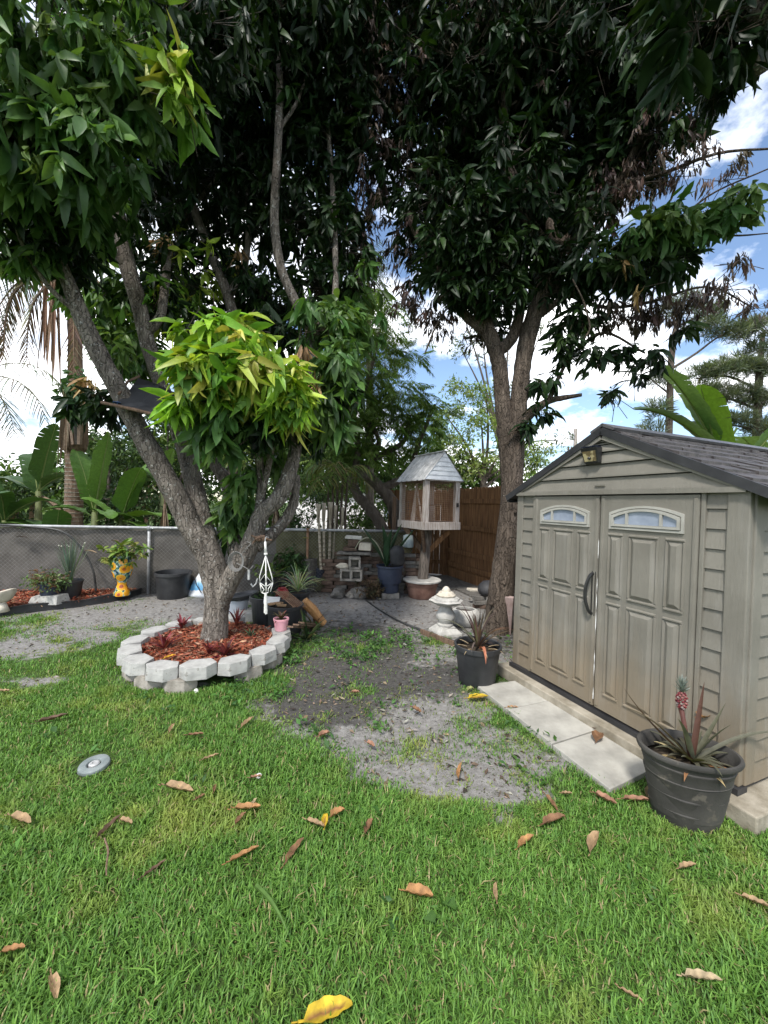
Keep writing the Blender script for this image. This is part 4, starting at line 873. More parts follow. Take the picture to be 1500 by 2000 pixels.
def rosette_plant(name, c, n, L, w, cols, label, el=(45, 20), droop=.5, cat='plant', group=None, mm='leaf', shape='strap', fold=.25, part='leaf', extra=None):
    """a rosette of strap leaves; one mesh of foliage"""
    t = thing(name, c, label, cat, group); m = MB()
    for i in range(n):
        a = i * 2.39996 + random.uniform(-.3, .3); e = R(random.gauss(el[0], el[1])); l = L * random.uniform(.65, 1.15)
        col = random.choice(cols); col = tuple(min(1, x * random.uniform(.75, 1.25)) for x in col)
        d = (math.cos(a) * math.cos(e), math.sin(a) * math.cos(e), math.sin(e))
        m.blade(Vector(c) + Vector(d) * .01, d, l, w * random.uniform(.8, 1.2), droop * random.uniform(.5, 1.6), 7, col, fold, shape=shape)
    m.build('leaves', M[mm], t, True)
    return t
# red rosettes planted in the ring
REDP = [(.13, .018, .022), (.20, .03, .035), (.09, .02, .02), (.24, .06, .05)]
for px, py, n, L, lab in ((322, 1268, 17, .19, 'deep red spiky bromeliad rosette in the mulch left of the trunk'), (355, 1228, 14, .17, 'dark red bromeliad rosette in the mulch behind, left of the trunk'), (440, 1280, 18, .17, 'crimson low bromeliad rosette in the mulch at the foot of the trunk'), (408, 1278, 14, .13, 'small crimson rosette beside the front of the trunk foot'), (462, 1222, 12, .2, 'tall dark purple bromeliad right of the trunk before the white bucket')):
    c = G(px, py, .165); rosette_plant('bromeliad', c, n, L, .034, REDP, lab, (50 if n > 12 else 68, 16), .45, 'plant', 'red rosettes in the tree ring')
rosette_plant('seedling', G(490, 1246, .16), 16, .13, .02, [(.05, .09, .05), (.07, .11, .06)], 'small grey-green tufted plant in the mulch before the black pots', (40, 20), .4)
# plants and pots of the fence bed
c = G(96, 1177, .08)
m = MB(); r = random.Random(4)
m.add([c + Vector(p) for p in ((-.2, -.13, 0), (.2, -.12, 0), (.22, .12, 0), (-.19, .13, 0), (-.17, -.1, .10), (.19, -.09, .125), (.19, .1, .12), (-.16, .1, .11), (0, -.12, .06), (.02, -.1, .118))], [(0, 8, 4), (8, 9, 4), (0, 1, 8), (1, 5, 8), (5, 9, 8), (1, 2, 6, 5), (2, 3, 7, 6), (3, 0, 4, 7), (4, 9, 7), (9, 6, 7), (9, 5, 6)])
tag(m.build('flat_stone', M['concrete'], org=c, bevel=.01), 'rough grey stone block under the small blue pot in the bed', 'stone')
cp = c + Vector((.0, 0, .122))
nursery(cp, .135, .17, M['navypot'], 'small blue glazed pot on the rough stone in the fence bed', name='glazed_pot')
t = thing('trailing_plant', cp + Vector((0, 0, .15)), 'bushy green and reddish plant spilling over the small blue pot', 'plant'); cen, out = in_blob(120, cp + Vector((0, -.02, .2)), (.27, .22, .14))
v, l, s, tt = rosettes(cen, out, 6, .055, .55, [(.10, .17, .05), (.14, .2, .06), (.15, .09, .05), (.07, .12, .04), (.2, .22, .1)], (0, 35), .3, .03, DIA_V, DIA_F); b2 = twig_mesh(np.tile(cp + Vector((0, 0, .13)), (120, 1)) + rng.normal(0, .03, (120, 3)), cen, .003, (.12, .09, .06)); v, l, s, tt = merge([(v, l, s, tt), b2])
npmesh('foliage', v, l, s, M['leaf_soft'], t, tt)
c = G(137, 1168, .08); nursery(c, .16, .27, M['blackplastic'], 'black nursery pot of thin blue-green leaves in the fence bed')
t = rosette_plant('chives', c + Vector((0, 0, .24)), 110, .62, .011, [(.13, .19, .14), (.17, .23, .18), (.10, .16, .11)], 'clump of thin blue-green onion leaves in the black pot by the fence', (78, 10), .12, mm='leaf_soft', shape='strap', fold=.1)
m = MB()
for i in range(7):
    a = random.uniform(0, 6.28); d = Vector((math.cos(a) * .3, math.sin(a) * .3, 1)).normalized(); p = c + Vector((0, 0, .24)); q = p + d * random.uniform(.5, .66); m.tube([p, q], .003, 4, (.2, .26, .16)); m.lathe(q, [(0, -.012), (.012, 0), (0, .012)], 6, tint=(.6, .6, .52))
m.build('flower_heads', M['leaf_soft'], t)
# painted pedestal pot
def talavera():
    m_, nt_, b_ = _nodes('painted_glaze'); b_.inputs['Roughness'].default_value = .22
    tcn = nt_.nodes.new('ShaderNodeTexCoord'); v = nt_.nodes.new('ShaderNodeTexVoronoi'); v.inputs['Scale'].default_value = 7.5; nt_.links.new(tcn.outputs['Object'], v.inputs['Vector'])
    v.inputs['Randomness'].default_value = .75
    flower = _ramp(nt_, v.outputs['Distance'], [(.0, (.25, .06, .02)), (.16, (.42, .10, .02)), (.24, (.75, .33, .02)), (.44, (.72, .50, .06)), (.5, (.02, .05, .16))])
    n_ = _noise(nt_, 16, 3); gr = _ramp(nt_, n_.outputs[0], [(.42, (.015, .03, .13)), (.5, (.06, .20, .07)), (.58, (.55, .6, .58)), (.64, (.03, .07, .25))])
    fr_ = _ramp(nt_, v.outputs['Distance'], [(.46, 0), (.5, 1)])
    for r_ in (flower, fr_): r_.color_ramp.interpolation = 'CONSTANT'
    nt_.links.new(_mix(nt_, fr_.outputs[0], flower.outputs[0], gr.outputs[0]), b_.inputs['Base Color']); return m_
c = G(238, 1162, .08)
pot('painted_pot', c, [(.115, 0), (.12, .02), (.095, .08), (.065, .16), (.06, .2), (.075, .23), (.12, .30), (.145, .40), (.14, .50), (.12, .57), (.14, .60), (.15, .625), (.13, .63), (.11, .57), (.12, .45)], talavera(), 'pedestal pot hand painted with orange sunflowers on blue in the fence bed', soil=(.11, .56))
t = thing('variegated_shrub', c + Vector((0, 0, .55)), 'yellow-green variegated leafy shrub growing from the sunflower pot', 'plant')
cen, out = in_blob(58, c + Vector((.02, -.03, .66)), (.42, .3, .17), .6)
v, l, s, tt = rosettes(cen, out, 7, .125, .36, [(.20, .28, .05), (.13, .22, .04), (.34, .36, .10), (.26, .32, .07), (.08, .16, .03)], (-5, 22), .25, .008); b2 = twig_mesh(np.tile(c + Vector((0, 0, .56)), (58, 1)) + rng.normal(0, .03, (58, 3)), cen, .004, (.14, .12, .07)); v, l, s, tt = merge([(v, l, s, tt), b2])
npmesh('foliage', v, l, s, M['leaf'], t, tt)
# shell-like planter at the left edge
c = G(-6, 1190, .09); t = thing('shell_planter', c, 'cream shell-shaped stone planter tipped in the mulch at the left edge', 'planter'); m = MB()
xf = Matrix.Translation(c + Vector((0, 0, .13))) @ Matrix.Rotation(R(-22), 4, 'Y'); m.xf = xf = xf @ Matrix.Scale(.82, 4)
m.lathe((0, 0, 0), [(.08, -.10), (.2, -.06), (.28, .03), (.29, .07), (.25, .09), (.17, .05), (.10, .0), (0, -.02)], 32, sx=1.0, sy=.75, wob=lambda a, i: 1 + .035 * math.cos(8 * a) * (1 < i < 5))
autosmooth(m.build('bowl', M['cream'], t)); m = MB(); m.lathe(c + Vector((.08, -.03, -.02)), [(.09, 0), (.07, .06), (.05, .12)], 14); m.build('foot', M['cream'], t, True)
m = MB(); m.xf = xf; m.lathe((-.04, 0, .06), [(.11, 0), (.07, .01), (0, .012)], 14, sy=.7); m.build('soil', M['soil'], t, True)
# black hose arch on the fence
m = MB(); pts = [P(0, 1025, 6.0), P(60, 1029, 6.05), P(115, 1036, 6.1), (P(145, 1055, 6.15)), P(168, 1085, 6.2), P(182, 1115, 6.2), P(186, 1140, 6.22), P(188, 1158, 6.22)]; pp, rr = smooth_path(pts, [.016] * 8, 6); m.tube(pp, rr, 8)
tag(m.build('irrigation_hose', M['hose'], org=pts[3], smooth=True), 'black hose arching from the fence rail down into the mulch bed', 'hose')
# empty black pots and a bag by the fence
c = G(338, 1166); nursery(c, .27, .42, M['blackplastic'], 'large empty black nursery pot in front of the fence', soil=False, taper=.86)
c = G(372, 1158) ; nursery(c + Vector((.05, .25, 0)), .16, .3, M['blackplastic'], 'small black pot half hidden behind the white and blue bag')
c = G(389, 1165); t = thing('plastic_bag', c, 'white plastic sack with blue printing leaning behind the ringed trunk', 'bag'); m = MB()
def bag_mat():
    m_, nt_, b_ = _nodes('printed_sack'); b_.inputs['Roughness'].default_value = .4
    tcn = nt_.nodes.new('ShaderNodeTexCoord'); sp = nt_.nodes.new('ShaderNodeSeparateXYZ'); nt_.links.new(tcn.outputs['Object'], sp.inputs[0])
    n_ = _noise(nt_, 9, 2); a_ = nt_.nodes.new('ShaderNodeMath'); a_.operation = 'MULTIPLY_ADD'; a_.inputs[1].default_value = .12; nt_.links.new(n_.outputs[0], a_.inputs[0]); nt_.links.new(sp.outputs[2], a_.inputs[2])
    r_ = _ramp(nt_, a_.outputs[0], [(.0, (.62, .64, .66)), (.16, (.62, .64, .66)), (.17, (.10, .33, .58)), (.27, (.22, .48, .70)), (.33, (.7, .72, .74))]); nt_.links.new(r_.outputs[0], b_.inputs['Base Color']); return m_
NU, NV = 12, 10; vs = []
for j in range(NV + 1):
    tv_ = j / NV; hw = .21 * (1 - .72 * tv_ ** 1.5); z = .44 * tv_; th = .07 * (1 - tv_) + .01
    for i in range(NU):
        a = 2 * PI * i / NU; vs.append(c + Vector((hw * math.cos(a) + .05 * tv_ + random.uniform(-.006, .006), th * math.sin(a) + .1 * tv_ + random.uniform(-.008, .008), z)))
m.add(vs, [(j * NU + i, j * NU + (i + 1) % NU, (j + 1) * NU + (i + 1) % NU, (j + 1) * NU + i) for j in range(NV) for i in range(NU)] + [tuple(range(NU - 1, -1, -1)), tuple(NV * NU + i for i in range(NU))]); m.build('sack', bag_mat(), t, True)
m = MB(); m.tube([c + Vector((-.05, -.075, .33)), c + Vector((.0, -.085, .2)), c + Vector((.07, -.075, .08))], .008, 6); m.build('handle', M['blackplastic'], t)
c = G(367, 1156); 
t = thing('weed_tuft', c, 'small broad-leaved weed beside the sack by the fence', 'plant'); cen, out = in_blob(22, c + Vector((0, 0, .1)), (.12, .1, .09)); v, l, s, tt = rosettes(cen, out, 6, .07, .5, [(.05, .10, .03)], (10, 30), .3, .02, DIA_V, DIA_F); npmesh('foliage', v, l, s, M['leaf_soft'], t, tt)

# ------------------------------------------------------------------ pots crowded at the back right of the ring
c = Vector((-1.32, 4.62, 0)); c = G(465, 1203)
nursery(c, .135, .24, mat('pale_bucket', (.42, .45, .50), (.55, .58, .62), 6, .5), 'pale grey plastic bucket behind the ringed trunk', soil=False, taper=.85, cat='bucket', name='bucket')
m = MB(); cc = c + Vector((.06, 0, .262)); m.xf = Matrix.Translation(cc) @ Matrix.Rotation(R(-10), 4, 'Y'); m.lathe((0, 0, 0), [(.19, 0), (.21, .035), (.22, .045), (.2, .045), (.18, .015), (0, .012)], 28)
tag(autosmooth(m.build('plant_saucer', M['blackplastic'], org=cc)), 'black plant saucer tilted on top of the pale bucket', 'saucer')
m = MB(); c2 = G(479, 1214); m.box(c2 + Vector((0, .05, .06)), (.3, .19, .12), rz=.1); tag(m.build('concrete_block', M['concrete'], org=c2, bevel=.006), 'grey concrete block at the back of the ring below the pale bucket', 'block')
cA = G(518, 1222); t = pot('nursery_pot', cA, [(.145, 0), (.15, .01), (.178, .33), (.20, .335), (.205, .385), (.185, .39), (.175, .34), (.15, .03)], M['blackplastic'], 'black ribbed pot standing under the white macrame hanger', soil=(.17, .32), wob=lambda a, i: 1 + (.012 * math.cos(26 * a) if i in (1, 2) else 0), n=104)
t = thing('weed_tuft', cA + Vector((0, 0, .33)), 'low dark green plant in the black pot under the macrame hanger', 'plant'); cen, out = in_blob(26, cA + Vector((0, 0, .4)), (.14, .14, .06)); v, l, s, tt = rosettes(cen, out, 6, .07, .4, [(.03, .06, .02), (.05, .09, .03)], (20, 30), .3, .02, DIA_V, DIA_F); npmesh('foliage', v, l, s, M['leaf_soft'], t, tt)
cB = G(556, 1236); nursery(cB, .215, .36, M['blackplastic'], 'wide black pot of odds and ends behind the pink pot', taper=.9)
m = MB(); 
xf = Matrix.Translation(cB + Vector((.06, -.02, .43))) @ Matrix.Rotation(R(28), 4, 'Y') @ Matrix.Rotation(R(-25), 4, 'Z'); m.xf = xf
for i in range(7): m.tube([(-.16, -.13 + i * .043, 0), (.17, -.13 + i * .043, 0)], .006, 6)
for x in (-.16, 0, .17): m.tube([(x, -.14, -.006), (x, .14, -.006)], .005, 6)
tag(m.build('wire_rack', M['rust'], org=xf.translation), 'rusty wire rack lying tilted across the wide black pot', 'rack')
m = MB(); 
for k in range(5):
    a = k * 1.3; m.box(cB + Vector((.06 * math.cos(a) - .08, .05 * math.sin(a) - .08, .36 + .008 * k)), (.1, .05, .018), rz=a, tint=(.42, .27, .15))
tag(m.build('bark_pieces', M['chip'], org=cB), 'tan pieces of bark heaped in the wide black pot', 'bark')
m = MB(); cr_ = cB + Vector((-.17, -.02, .37)); NS = 9
vs = [cr_ + Vector((.09 * (i % 3 - 1) + random.uniform(-.015, .015), .05 * (i // 3 - 1), .035 * (i // 3) + random.uniform(-.012, .02))) for i in range(9)]; m.add(vs + [v_ - Vector((0, 0, .006)) for v_ in vs], [(0, 1, 4, 3), (1, 2, 5, 4), (3, 4, 7, 6), (4, 5, 8, 7), (9, 12, 13, 10), (10, 13, 14, 11), (12, 15, 16, 13), (13, 16, 17, 14)])
tag(m.build('plastic_wrapper', M['white'], org=cr_), 'crumpled whitish wrapper on the rim of the wide black pot', 'wrapper')
cR = cA + Vector((.17, .14, .38)); m = MB(); m.lathe(cR, [(.06, -.06), (.085, -.03), (.092, .02), (.075, .06), (.05, .075), (.055, .085), (.04, .085), (.035, .06)], 24); 
tag(autosmooth(m.build('red_jar', M['red'], org=cR)), 'round red glazed jar behind the white macrame hanger', 'jar'); m = MB()
nursery(Vector((cR.x, cR.y + .02, 0)), .14, cR.z - .055, M['blackplastic'], 'black pot with the red jar standing on it', soil=False, taper=.9)
cP = Vector((RING_C.x + RING_R * math.cos(R(22)), RING_C.y + RING_R * math.sin(R(22)), .206)); pot('pink_pot', cP, [(.062, 0), (.064, .004), (.078, .105), (.083, .107), (.085, .128), (.080, .13), (.075, .11)], M['pink'], 'small pink plastic pot standing on the ring block', soil=(.074, .11))
rosette_plant('bromeliad', cP + Vector((0, 0, .11)), 15, .12, .03, [(.10, .06, .03), (.07, .07, .03), (.13, .05, .035)], 'little bronze-green rosette plant growing in the pink pot', (50, 22), .5)
# spider plant, palms lilies and boards right of the pots
cS = G(578, 1205); nursery(cS + Vector((0, .1, 0)), .17, .34, M['blackplastic'], 'black pot that holds the pale spider plant')
rosette_plant('spider_plant', cS + Vector((0, .1, .33)), 64, .44, .016, [(.42, .46, .28), (.28, .34, .16), (.5, .52, .38)], 'pale striped spider plant arching over the junk behind the ring', (58, 22), 1.1, mm='leaf_soft')
cY = G(600, 1250); rosette_plant('yucca', cY, 26, .36, .03, [(.05, .09, .03), (.08, .12, .04), (.17, .18, .08), (.03, .06, .02)], 'spiky green yucca rosette on the ground right of the ring', (38, 24), .3)
rosette_plant('yucca', G(612, 1226), 12, .34, .022, [(.11, .08, .05), (.16, .12, .08), (.05, .06, .03)], 'brownish drooping yucca in front of the split orange log', (40, 20), .5)
m = MB(); a, b_ = P(592, 1192, 4.95), G(632, 1219, .03); a.z = .34; m.tube([a, a.lerp(b_, .4) + Vector((0, 0, .02)), b_], [.06, .065, .05], 9, jit=.12); tag(m.build('split_log', M['orange'], org=b_, bevel=.004), 'split orange-brown log leaning down onto the sand by the pots', 'log')
for k, (x0, x1) in enumerate(((560, 612), (572, 622), (582, 628))):
    m = MB(); a = G(x0 + 6, 1224 - k * 4, .30 - .03 * k); b_ = G(x1 - 4, 1226 - 3 * k, .01); m.beam(a, b_, .07, .018)
    tag(m.build('old_board', M['wood_dark'], org=b_), 'dark weathered board leaning against the pots beside the split log', 'board', 'dark boards leaning on the pots')
# macrame hanger on the torn stub
h0 = P(518, 1058, 3.62); mc = thing('macrame_hanger', h0, 'white macrame plant hanger hanging empty from the broken limb', 'hanger')
m = MB(); S = .0048
hk = h0 + Vector((0, 0, .03)); m.tube([hk + Vector((0, .1, .0)), hk + Vector((0, .03, .012)), hk, h0], .005, 6); m.build('hook', M['galv'], mc)
m = MB(); z = lambda px, py, dy=0: P(px, py, 3.62 + dy)
m.tube([h0, z(519, 1080)], [.010, .013], 8); m.tube([z(519, 1080), z(519, 1084)], .017, 8)
for s_, dy in ((-1, 0), (1, 0), (.0, -.1), (.1, .1)):
    p = [z(519, 1084), z(519 + s_ * 12, 1126, dy), z(519 + s_ * (11 if s_ < 0 else 14), 1138, dy)]; m.tube(p, S, 6)
    lo = z(519 + s_ * 9, 1156, dy * .6); m.tube([p[2], lo], S, 6); m.tube([p[2], z(519, 1146, dy)], S, 6)
m.tube([z(506, 1138), z(517, 1122, -.08), z(531, 1138)], S * .8, 6); m.tube([z(508, 1140), z(516, 1152), z(511, 1157)], S, 6); m.tube([z(531, 1140), z(524, 1150), z(524, 1157)], S, 6)
m.tube([z(511, 1157), z(517, 1160), z(524, 1157)], S, 6); m.build('cords', M['rope'], mc, True)
m = MB()
for k in range(9): a = k * .7; m.tube([z(519, 1158) + Vector((.008 * math.cos(a), .008 * math.sin(a), 0)), z(519, 1198) + Vector((.013 * math.cos(a), .013 * math.sin(a), random.uniform(-.01, .01)))], .0045, 5)
m.build('tassel', M['rope'], mc)
m = MB(); c = P(463, 1096, 3.68)
for k in range(4): m.lathe(c + Vector((0, 0, 0)), [(.001, 0)], 3) if False else m.tube([c + Vector(((.05 + .008 * k) * math.cos(a) , -.01 * k, (.075 + .006 * k) * math.sin(a))) for a in [2 * PI * i / 16 for i in range(17)]], .004, 5)
pp, rr = smooth_path([P(470, 1085, 3.68), P(480, 1072, 3.62), P(490, 1062, 3.6), P(482, 1058, 3.66)], [.004] * 4, 4); m.tube(pp, rr, 5)
pp, rr = smooth_path([P(462, 1100, 3.7), P(475, 1106, 3.65), P(487, 1112, 3.66), P(495, 1104, 3.75)], [.004] * 4, 4); m.tube(pp, rr, 5)
tag(m.build('coiled_wire', M['wire'], org=c), 'loop of old wire coiled on the right hand limb above the ring', 'wire')
m = MB(); m.tube([P(486, 1112, 3.7), P(486, 1132, 3.7)], .012, 8); m.tube([P(490, 1140, 3.75), P(494, 1146, 3.75), P(500, 1140, 3.75), P(503, 1130, 3.75)], .008, 6); tag(m.build('hanging_hook', M['galv'], org=P(486, 1120, 3.7)), 'short pale pipe with a hook hanging from the limb beside the macrame', 'hook')

# ------------------------------------------------------------------ pots by the shed
c = G(931, 1333); nursery(c, .205, .36, M['blackplastic'], 'black nursery pot beside the shed slab holding a reddish spiky plant')
t = rosette_plant('pineapple_plant', c + Vector((0, 0, .32)), 26, .46, .024, [(.13, .075, .05), (.10, .085, .06), (.16, .13, .09), (.07, .05, .035)], 'reddish brown spiky pineapple plant in the black pot before the tree', (55, 20), .75)
m = MB(); m.blade(c + Vector((-.02, -.17, .37)), (0, -.6, .5), .26, .035, 2.2, 8, (.42, .16, .09), .2)
for k in range(8): a = k * .8; m.blade(c + Vector((.1 * math.cos(a), .1 * math.sin(a), .33)), (math.cos(a), math.sin(a), .3), .16, .02, .8, 5, (.34, .26, .16))
m.build('withered_leaves', M['dry'], t)
# big oval tub
c = Vector((1.625, 2.02, 0)); TS = .75; RZ = R(-14); tub = thing('planter_tub', c, 'big dented charcoal plastic tub standing on the lawn by the shed corner', 'tub'); m = MB()
prof = [(.185, 0), (.19, .01)]
for z in (.1, .2, .3, .385): r = .19 + .075 * z / .42; prof += [(r - .001, z - .010), (r + .003, z - .004), (r + .003, z + .002), (r - .003, z + .006)]
prof += [(.268, .42), (.271, .425), (.288, .43), (.294, .445), (.288, .46), (.272, .462), (.262, .45), (.25, .36), (.2, .06)]
prof = [(r * TS, z * .80) for r, z in prof]
def dent(a, i): return 1 + .02 * math.sin(2 * a + .6) + .012 * math.sin(3 * a + i * .11) - .05 * math.exp(-((a - 4.9) / .35) ** 2) * (i < 12)
m.lathe(c, prof, 64, sx=1.06, sy=.80, rz=RZ, wob=dent); autosmooth(m.build('body', M['tubplastic'], tub), 50)
m = MB(); m.lathe(c + Vector((0, 0, .29)), [(.25 * TS, 0), (.15 * TS, .012), (0, .02)], 40, sx=1.06, sy=.8, rz=RZ); m.build('soil', M['soil'], tub, True)
pc = c + Vector((.02, -.01, .295)); pine = thing('pineapple_plant', pc, 'pineapple plant with one small red fruit growing in the charcoal tub', 'plant')
m = MB(); DG = [(.10, .10, .065), (.13, .125, .085), (.08, .075, .05)]
def sl2(d, L, w, dr, col): m.blade(pc, d, L, w, dr, 10, col, .3)
sl2((-.75, .2, .62), .50, .034, -.35, (.10, .06, .04)); sl2((-.62, .1, .75), .44, .03, .5, (.11, .09, .06)); sl2((.20, .1, 1), .42, .034, -.05, (.12, .06, .045)); sl2((.55, .1, .8), .36, .03, -.1, (.12, .12, .08)); sl2((.85, .05, .5), .62, .03, .55, (.13, .13, .095)); sl2((.3, -.3, .95), .3, .034, .3, (.11, .11, .075)); sl2((-.15, .2, 1), .3, .028, .2, (.1, .06, .045)); sl2((-.35, -.2, .9), .34, .036, .5, (.12, .13, .09))
for i in range(20):
    a = i * 2.4; e = random.uniform(.3, 1.0); sl2((math.cos(a), math.sin(a), e), random.uniform(.13, .24), .032, random.uniform(.2, 1.0), random.choice(DG))
for i in range(9):
    a = i * .9 + .3; m.blade(pc + Vector((.05 * math.cos(a), .05 * math.sin(a), 0)), (math.cos(a), math.sin(a), .35), random.uniform(.12, .18), .03, .7, 5, random.choice([(.40, .30, .15), (.48, .4, .22), (.34, .17, .08)]), .2)
m.build('leaves', M['leaf_soft'], pine, True)
m = MB(); top = pc + Vector((-.045, .03, .27)); m.tube([pc, pc.lerp(top, .5) + Vector((-.004, 0, 0)), top], [.014, .011, .011], 8, (.13, .05, .04)); m.build('stalk', M['leaf_soft'], pine, True)
fr = MB()
for i in range(56):
    tt_ = (i + .5) / 56; zz = tt_ * .085; a = i * 2.39996; rr_ = .023 * math.sin(PI * (tt_ * .86 + .08)) ** .6
    p = top + Vector((rr_ * math.cos(a), rr_ * math.sin(a), zz)); fr.lathe(p, [(0, -.006), (.0065, -.002), (.0065, .002), (0, .007)], 6, tint=random.choice([(.26, .05, .055), (.32, .13, .12), (.20, .04, .05), (.32, .25, .23)]))
fo = fr.build('fruit', M['leaf'], pine)
cr2 = MB()
for i in range(26): a = i * 2.4; e = .5 + i * .09; cr2.blade(top + Vector((0, 0, .083 + i * .0012)), (math.cos(a), math.sin(a), e), .055 + .0006 * i, .013, -.3, 4, random.choice([(.20, .24, .22), (.26, .29, .27), (.16, .19, .17)]), .3)
cr2.build('crown', M['leaf_soft'], fo)
# sprinkler head in its concrete ring
c = G(184, 1502); t = thing('sprinkler_head', c, 'round grey concrete ring with a sprinkler head sunk in the lawn', 'sprinkler'); m = MB()
m.xf = Matrix.Translation(c + Vector((0, 0, .012))) @ Matrix.Rotation(R(5), 4, 'X'); m.lathe((0, 0, 0), [(.076, 0), (.080, .010), (.077, .022), (.070, .027), (.040, .026), (.034, .02), (.032, .0)], 40, wob=lambda a, i: 1 + .012 * math.sin(5 * a)); autosmooth(m.build('guard_ring', M['pvcgrey'], t))
m = MB(); m.lathe(c + Vector((0, 0, .01)), [(.028, 0), (.028, .024), (.022, .03), (.012, .03), (.010, .024), (0, .024)], 20); autosmooth(m.build('nozzle', M['galv'], t)); m = MB(); m.lathe(c + Vector((0, 0, .008)), [(.055, 0), (0, .004)], 20); m.build('soil', M['soil'], t)
# ------------------------------------------------------------------ chain link fence with privacy cloth
FA, FB = Vector((-9.5, fence_y(-9.5), 0)), Vector((.55, fence_y(.55), 0)); FD = (FB - FA).normalized(); FN = Vector((-FD.y, FD.x, 0)); FH = 1.11
cf = thing('chain_link_fence', FA, 'chain link fence with a pale top rail and dull grey privacy cloth behind it', 'fence')
def fp(x, z, o=0): t = (x - FA.x) / (FB.x - FA.x); return FA.lerp(FB, t) + Vector((0, 0, z)) + FN * o
m = MB(); m.tube([fp(-9.5, FH), fp(-6, FH + .004), fp(-4, FH), fp(-1, FH + .003), fp(.55, FH)], .024, 10); m.build('top_rail', M['steel'], cf, True)
for x in (-8.6, -6.6, -3.93, -1.36):
    m = MB(); m.tube([fp(x, -.05, .01), fp(x, FH - .02, .01)], .024, 10); m.tube([fp(x, FH - .04, .01), fp(x, FH + .028, .0)], .034, 10); m.build('post', M['steel'] if x < -2 else M['rust'], cf, True)
def cloth(x0, x1, mm):
    m = MB(); nx_, nz_ = int((x1 - x0) / .08), 12; vs = []
    for i in range(nx_ + 1):
        x = x0 + (x1 - x0) * i / nx_
        for j in range(nz_ + 1): z = .0 + (FH - .03) * j / nz_; vs.append(fp(x, z, .05 + .012 * math.sin(x * 5 + z * 2) + .008 * math.sin(x * 17 - z * 9)))
    m.add(vs, [(i * (nz_ + 1) + j, (i + 1) * (nz_ + 1) + j, (i + 1) * (nz_ + 1) + j + 1, i * (nz_ + 1) + j + 1) for i in range(nx_) for j in range(nz_)]); return m.build('privacy_cloth', mm, cf, True)
cloth(-9.5, -1.9, M['screen']); cloth(-1.9, .55, M['screen_olive'])
m = MB(); sp = .062; wv = .0018
for i in range(int(10.05 / sp) + 20):
    for s in (1, -1):
        x0 = -9.5 + i * sp; x1 = x0 + s * FH
        a, b = (x0, 0), (x1, FH)
        if x1 > .55: f_ = (.55 - x0) / (x1 - x0); b = (.55, FH * f_)
        if x1 < -9.5: f_ = (-9.5 - x0) / (x1 - x0); b = (-9.5, FH * f_)
        if x0 > .55:
            if s > 0: continue
            f_ = (.55 - x0) / (x1 - x0); a = (.55, FH * f_)
            if f_ > 1: continue
        m.tube([fp(*a, .0), fp(*b, .0)], wv, 4, cap=False)
m.build('chain_link', M['wire'], cf)
for px, py, L_, lab, col in ((32, 1048, .17, 'dark dead leaf caught high on the fence mesh at the left', (.06, .045, .035)), (217, 1056, .13, 'curled brown leaf caught on the fence mesh right of the hose arch', (.16, .11, .08)), (165, 1075, .2, 'tan leaf caught on the fence mesh behind the hose arch', (.3, .22, .14)), (590, 1051, .13, 'yellowish leaf caught on the olive part of the fence', (.36, .36, .1))):
    c = P(px, py, fence_y((px - 750) / F * 6.6) - .02); m = MB(); m.blade(c, (1, .02, random.uniform(-.3, .2)), L_, .05, .2, 6, col, .3, shape='leaf'); tag(m.build('caught_leaf', M['dry'], org=c), lab, 'leaf', 'leaves caught on the fence')

# ------------------------------------------------------------------ cedar fence round the back corner
WCN = Vector((1.48, 8.94, 0)); WR = Vector((3.35, 4.15, 0)); WL = Vector((.1, 9.35, 0))
wf = thing('wooden_fence', WCN, 'tall brown cedar board fence around the back corner behind the wire cage house', 'fence')
def run(a, b, h0, h1, name, seed):
    m = MB(); d = (b - a); L = d.length; d.normalize(); rz = math.atan2(d.y, d.x); r = random.Random(seed); s = 0; w = .14
    while s < L:
        ww = w - r.uniform(.003, .012); c = a + d * (s + w / 2); h = h0 + (h1 - h0) * s / L + r.uniform(-.012, .012); nrm = Vector((-d.y, d.x, 0)) * r.uniform(-.003, .003)
        o = c + nrm; ex, ey = d * ww / 2, Vector((-d.y, d.x, 0)) * .009
        prof = [(-1, .03), (1, .03), (1, h - .035), (.72, h), (-.72, h), (-1, h - .035)]
        vs = [o + ex * u - ey + Vector((0, 0, z)) for u, z in prof] + [o + ex * u + ey + Vector((0, 0, z)) for u, z in prof]
        m.add(vs, [(0, 1, 2, 3, 4, 5), (11, 10, 9, 8, 7, 6)] + [(i, (i + 1) % 6, 6 + (i + 1) % 6, 6 + i) for i in range(6)]); s += w
    return m.build(name, M['cedar'], wf)
run(WCN, WR, 2.0, 2.0, 'boards', 1); run(WL, WCN, 1.95, 1.98, 'boards', 2)
dR = (WR - WCN).normalized(); nR = Vector((dR.y, -dR.x, 0)); dL = (WCN - WL).normalized(); nL = Vector((dL.y, -dL.x, 0))
if nR.x > 0: nR = -nR
if nL.y > 0: nL = -nL
for z in (.32, .62, 1.16, 1.72):
    m = MB(); m.beam(WCN + nR * .03 + Vector((0, 0, z)), WR + nR * .03 + Vector((0, 0, z)), .04, .09); m.build('rail', M['cedar'], wf)
    if z != .62: m = MB(); m.beam(WL + nL * .03 + Vector((0, 0, z)), WCN + nL * .03 + Vector((0, 0, z)), .04, .09); m.build('rail', M['cedar'], wf)
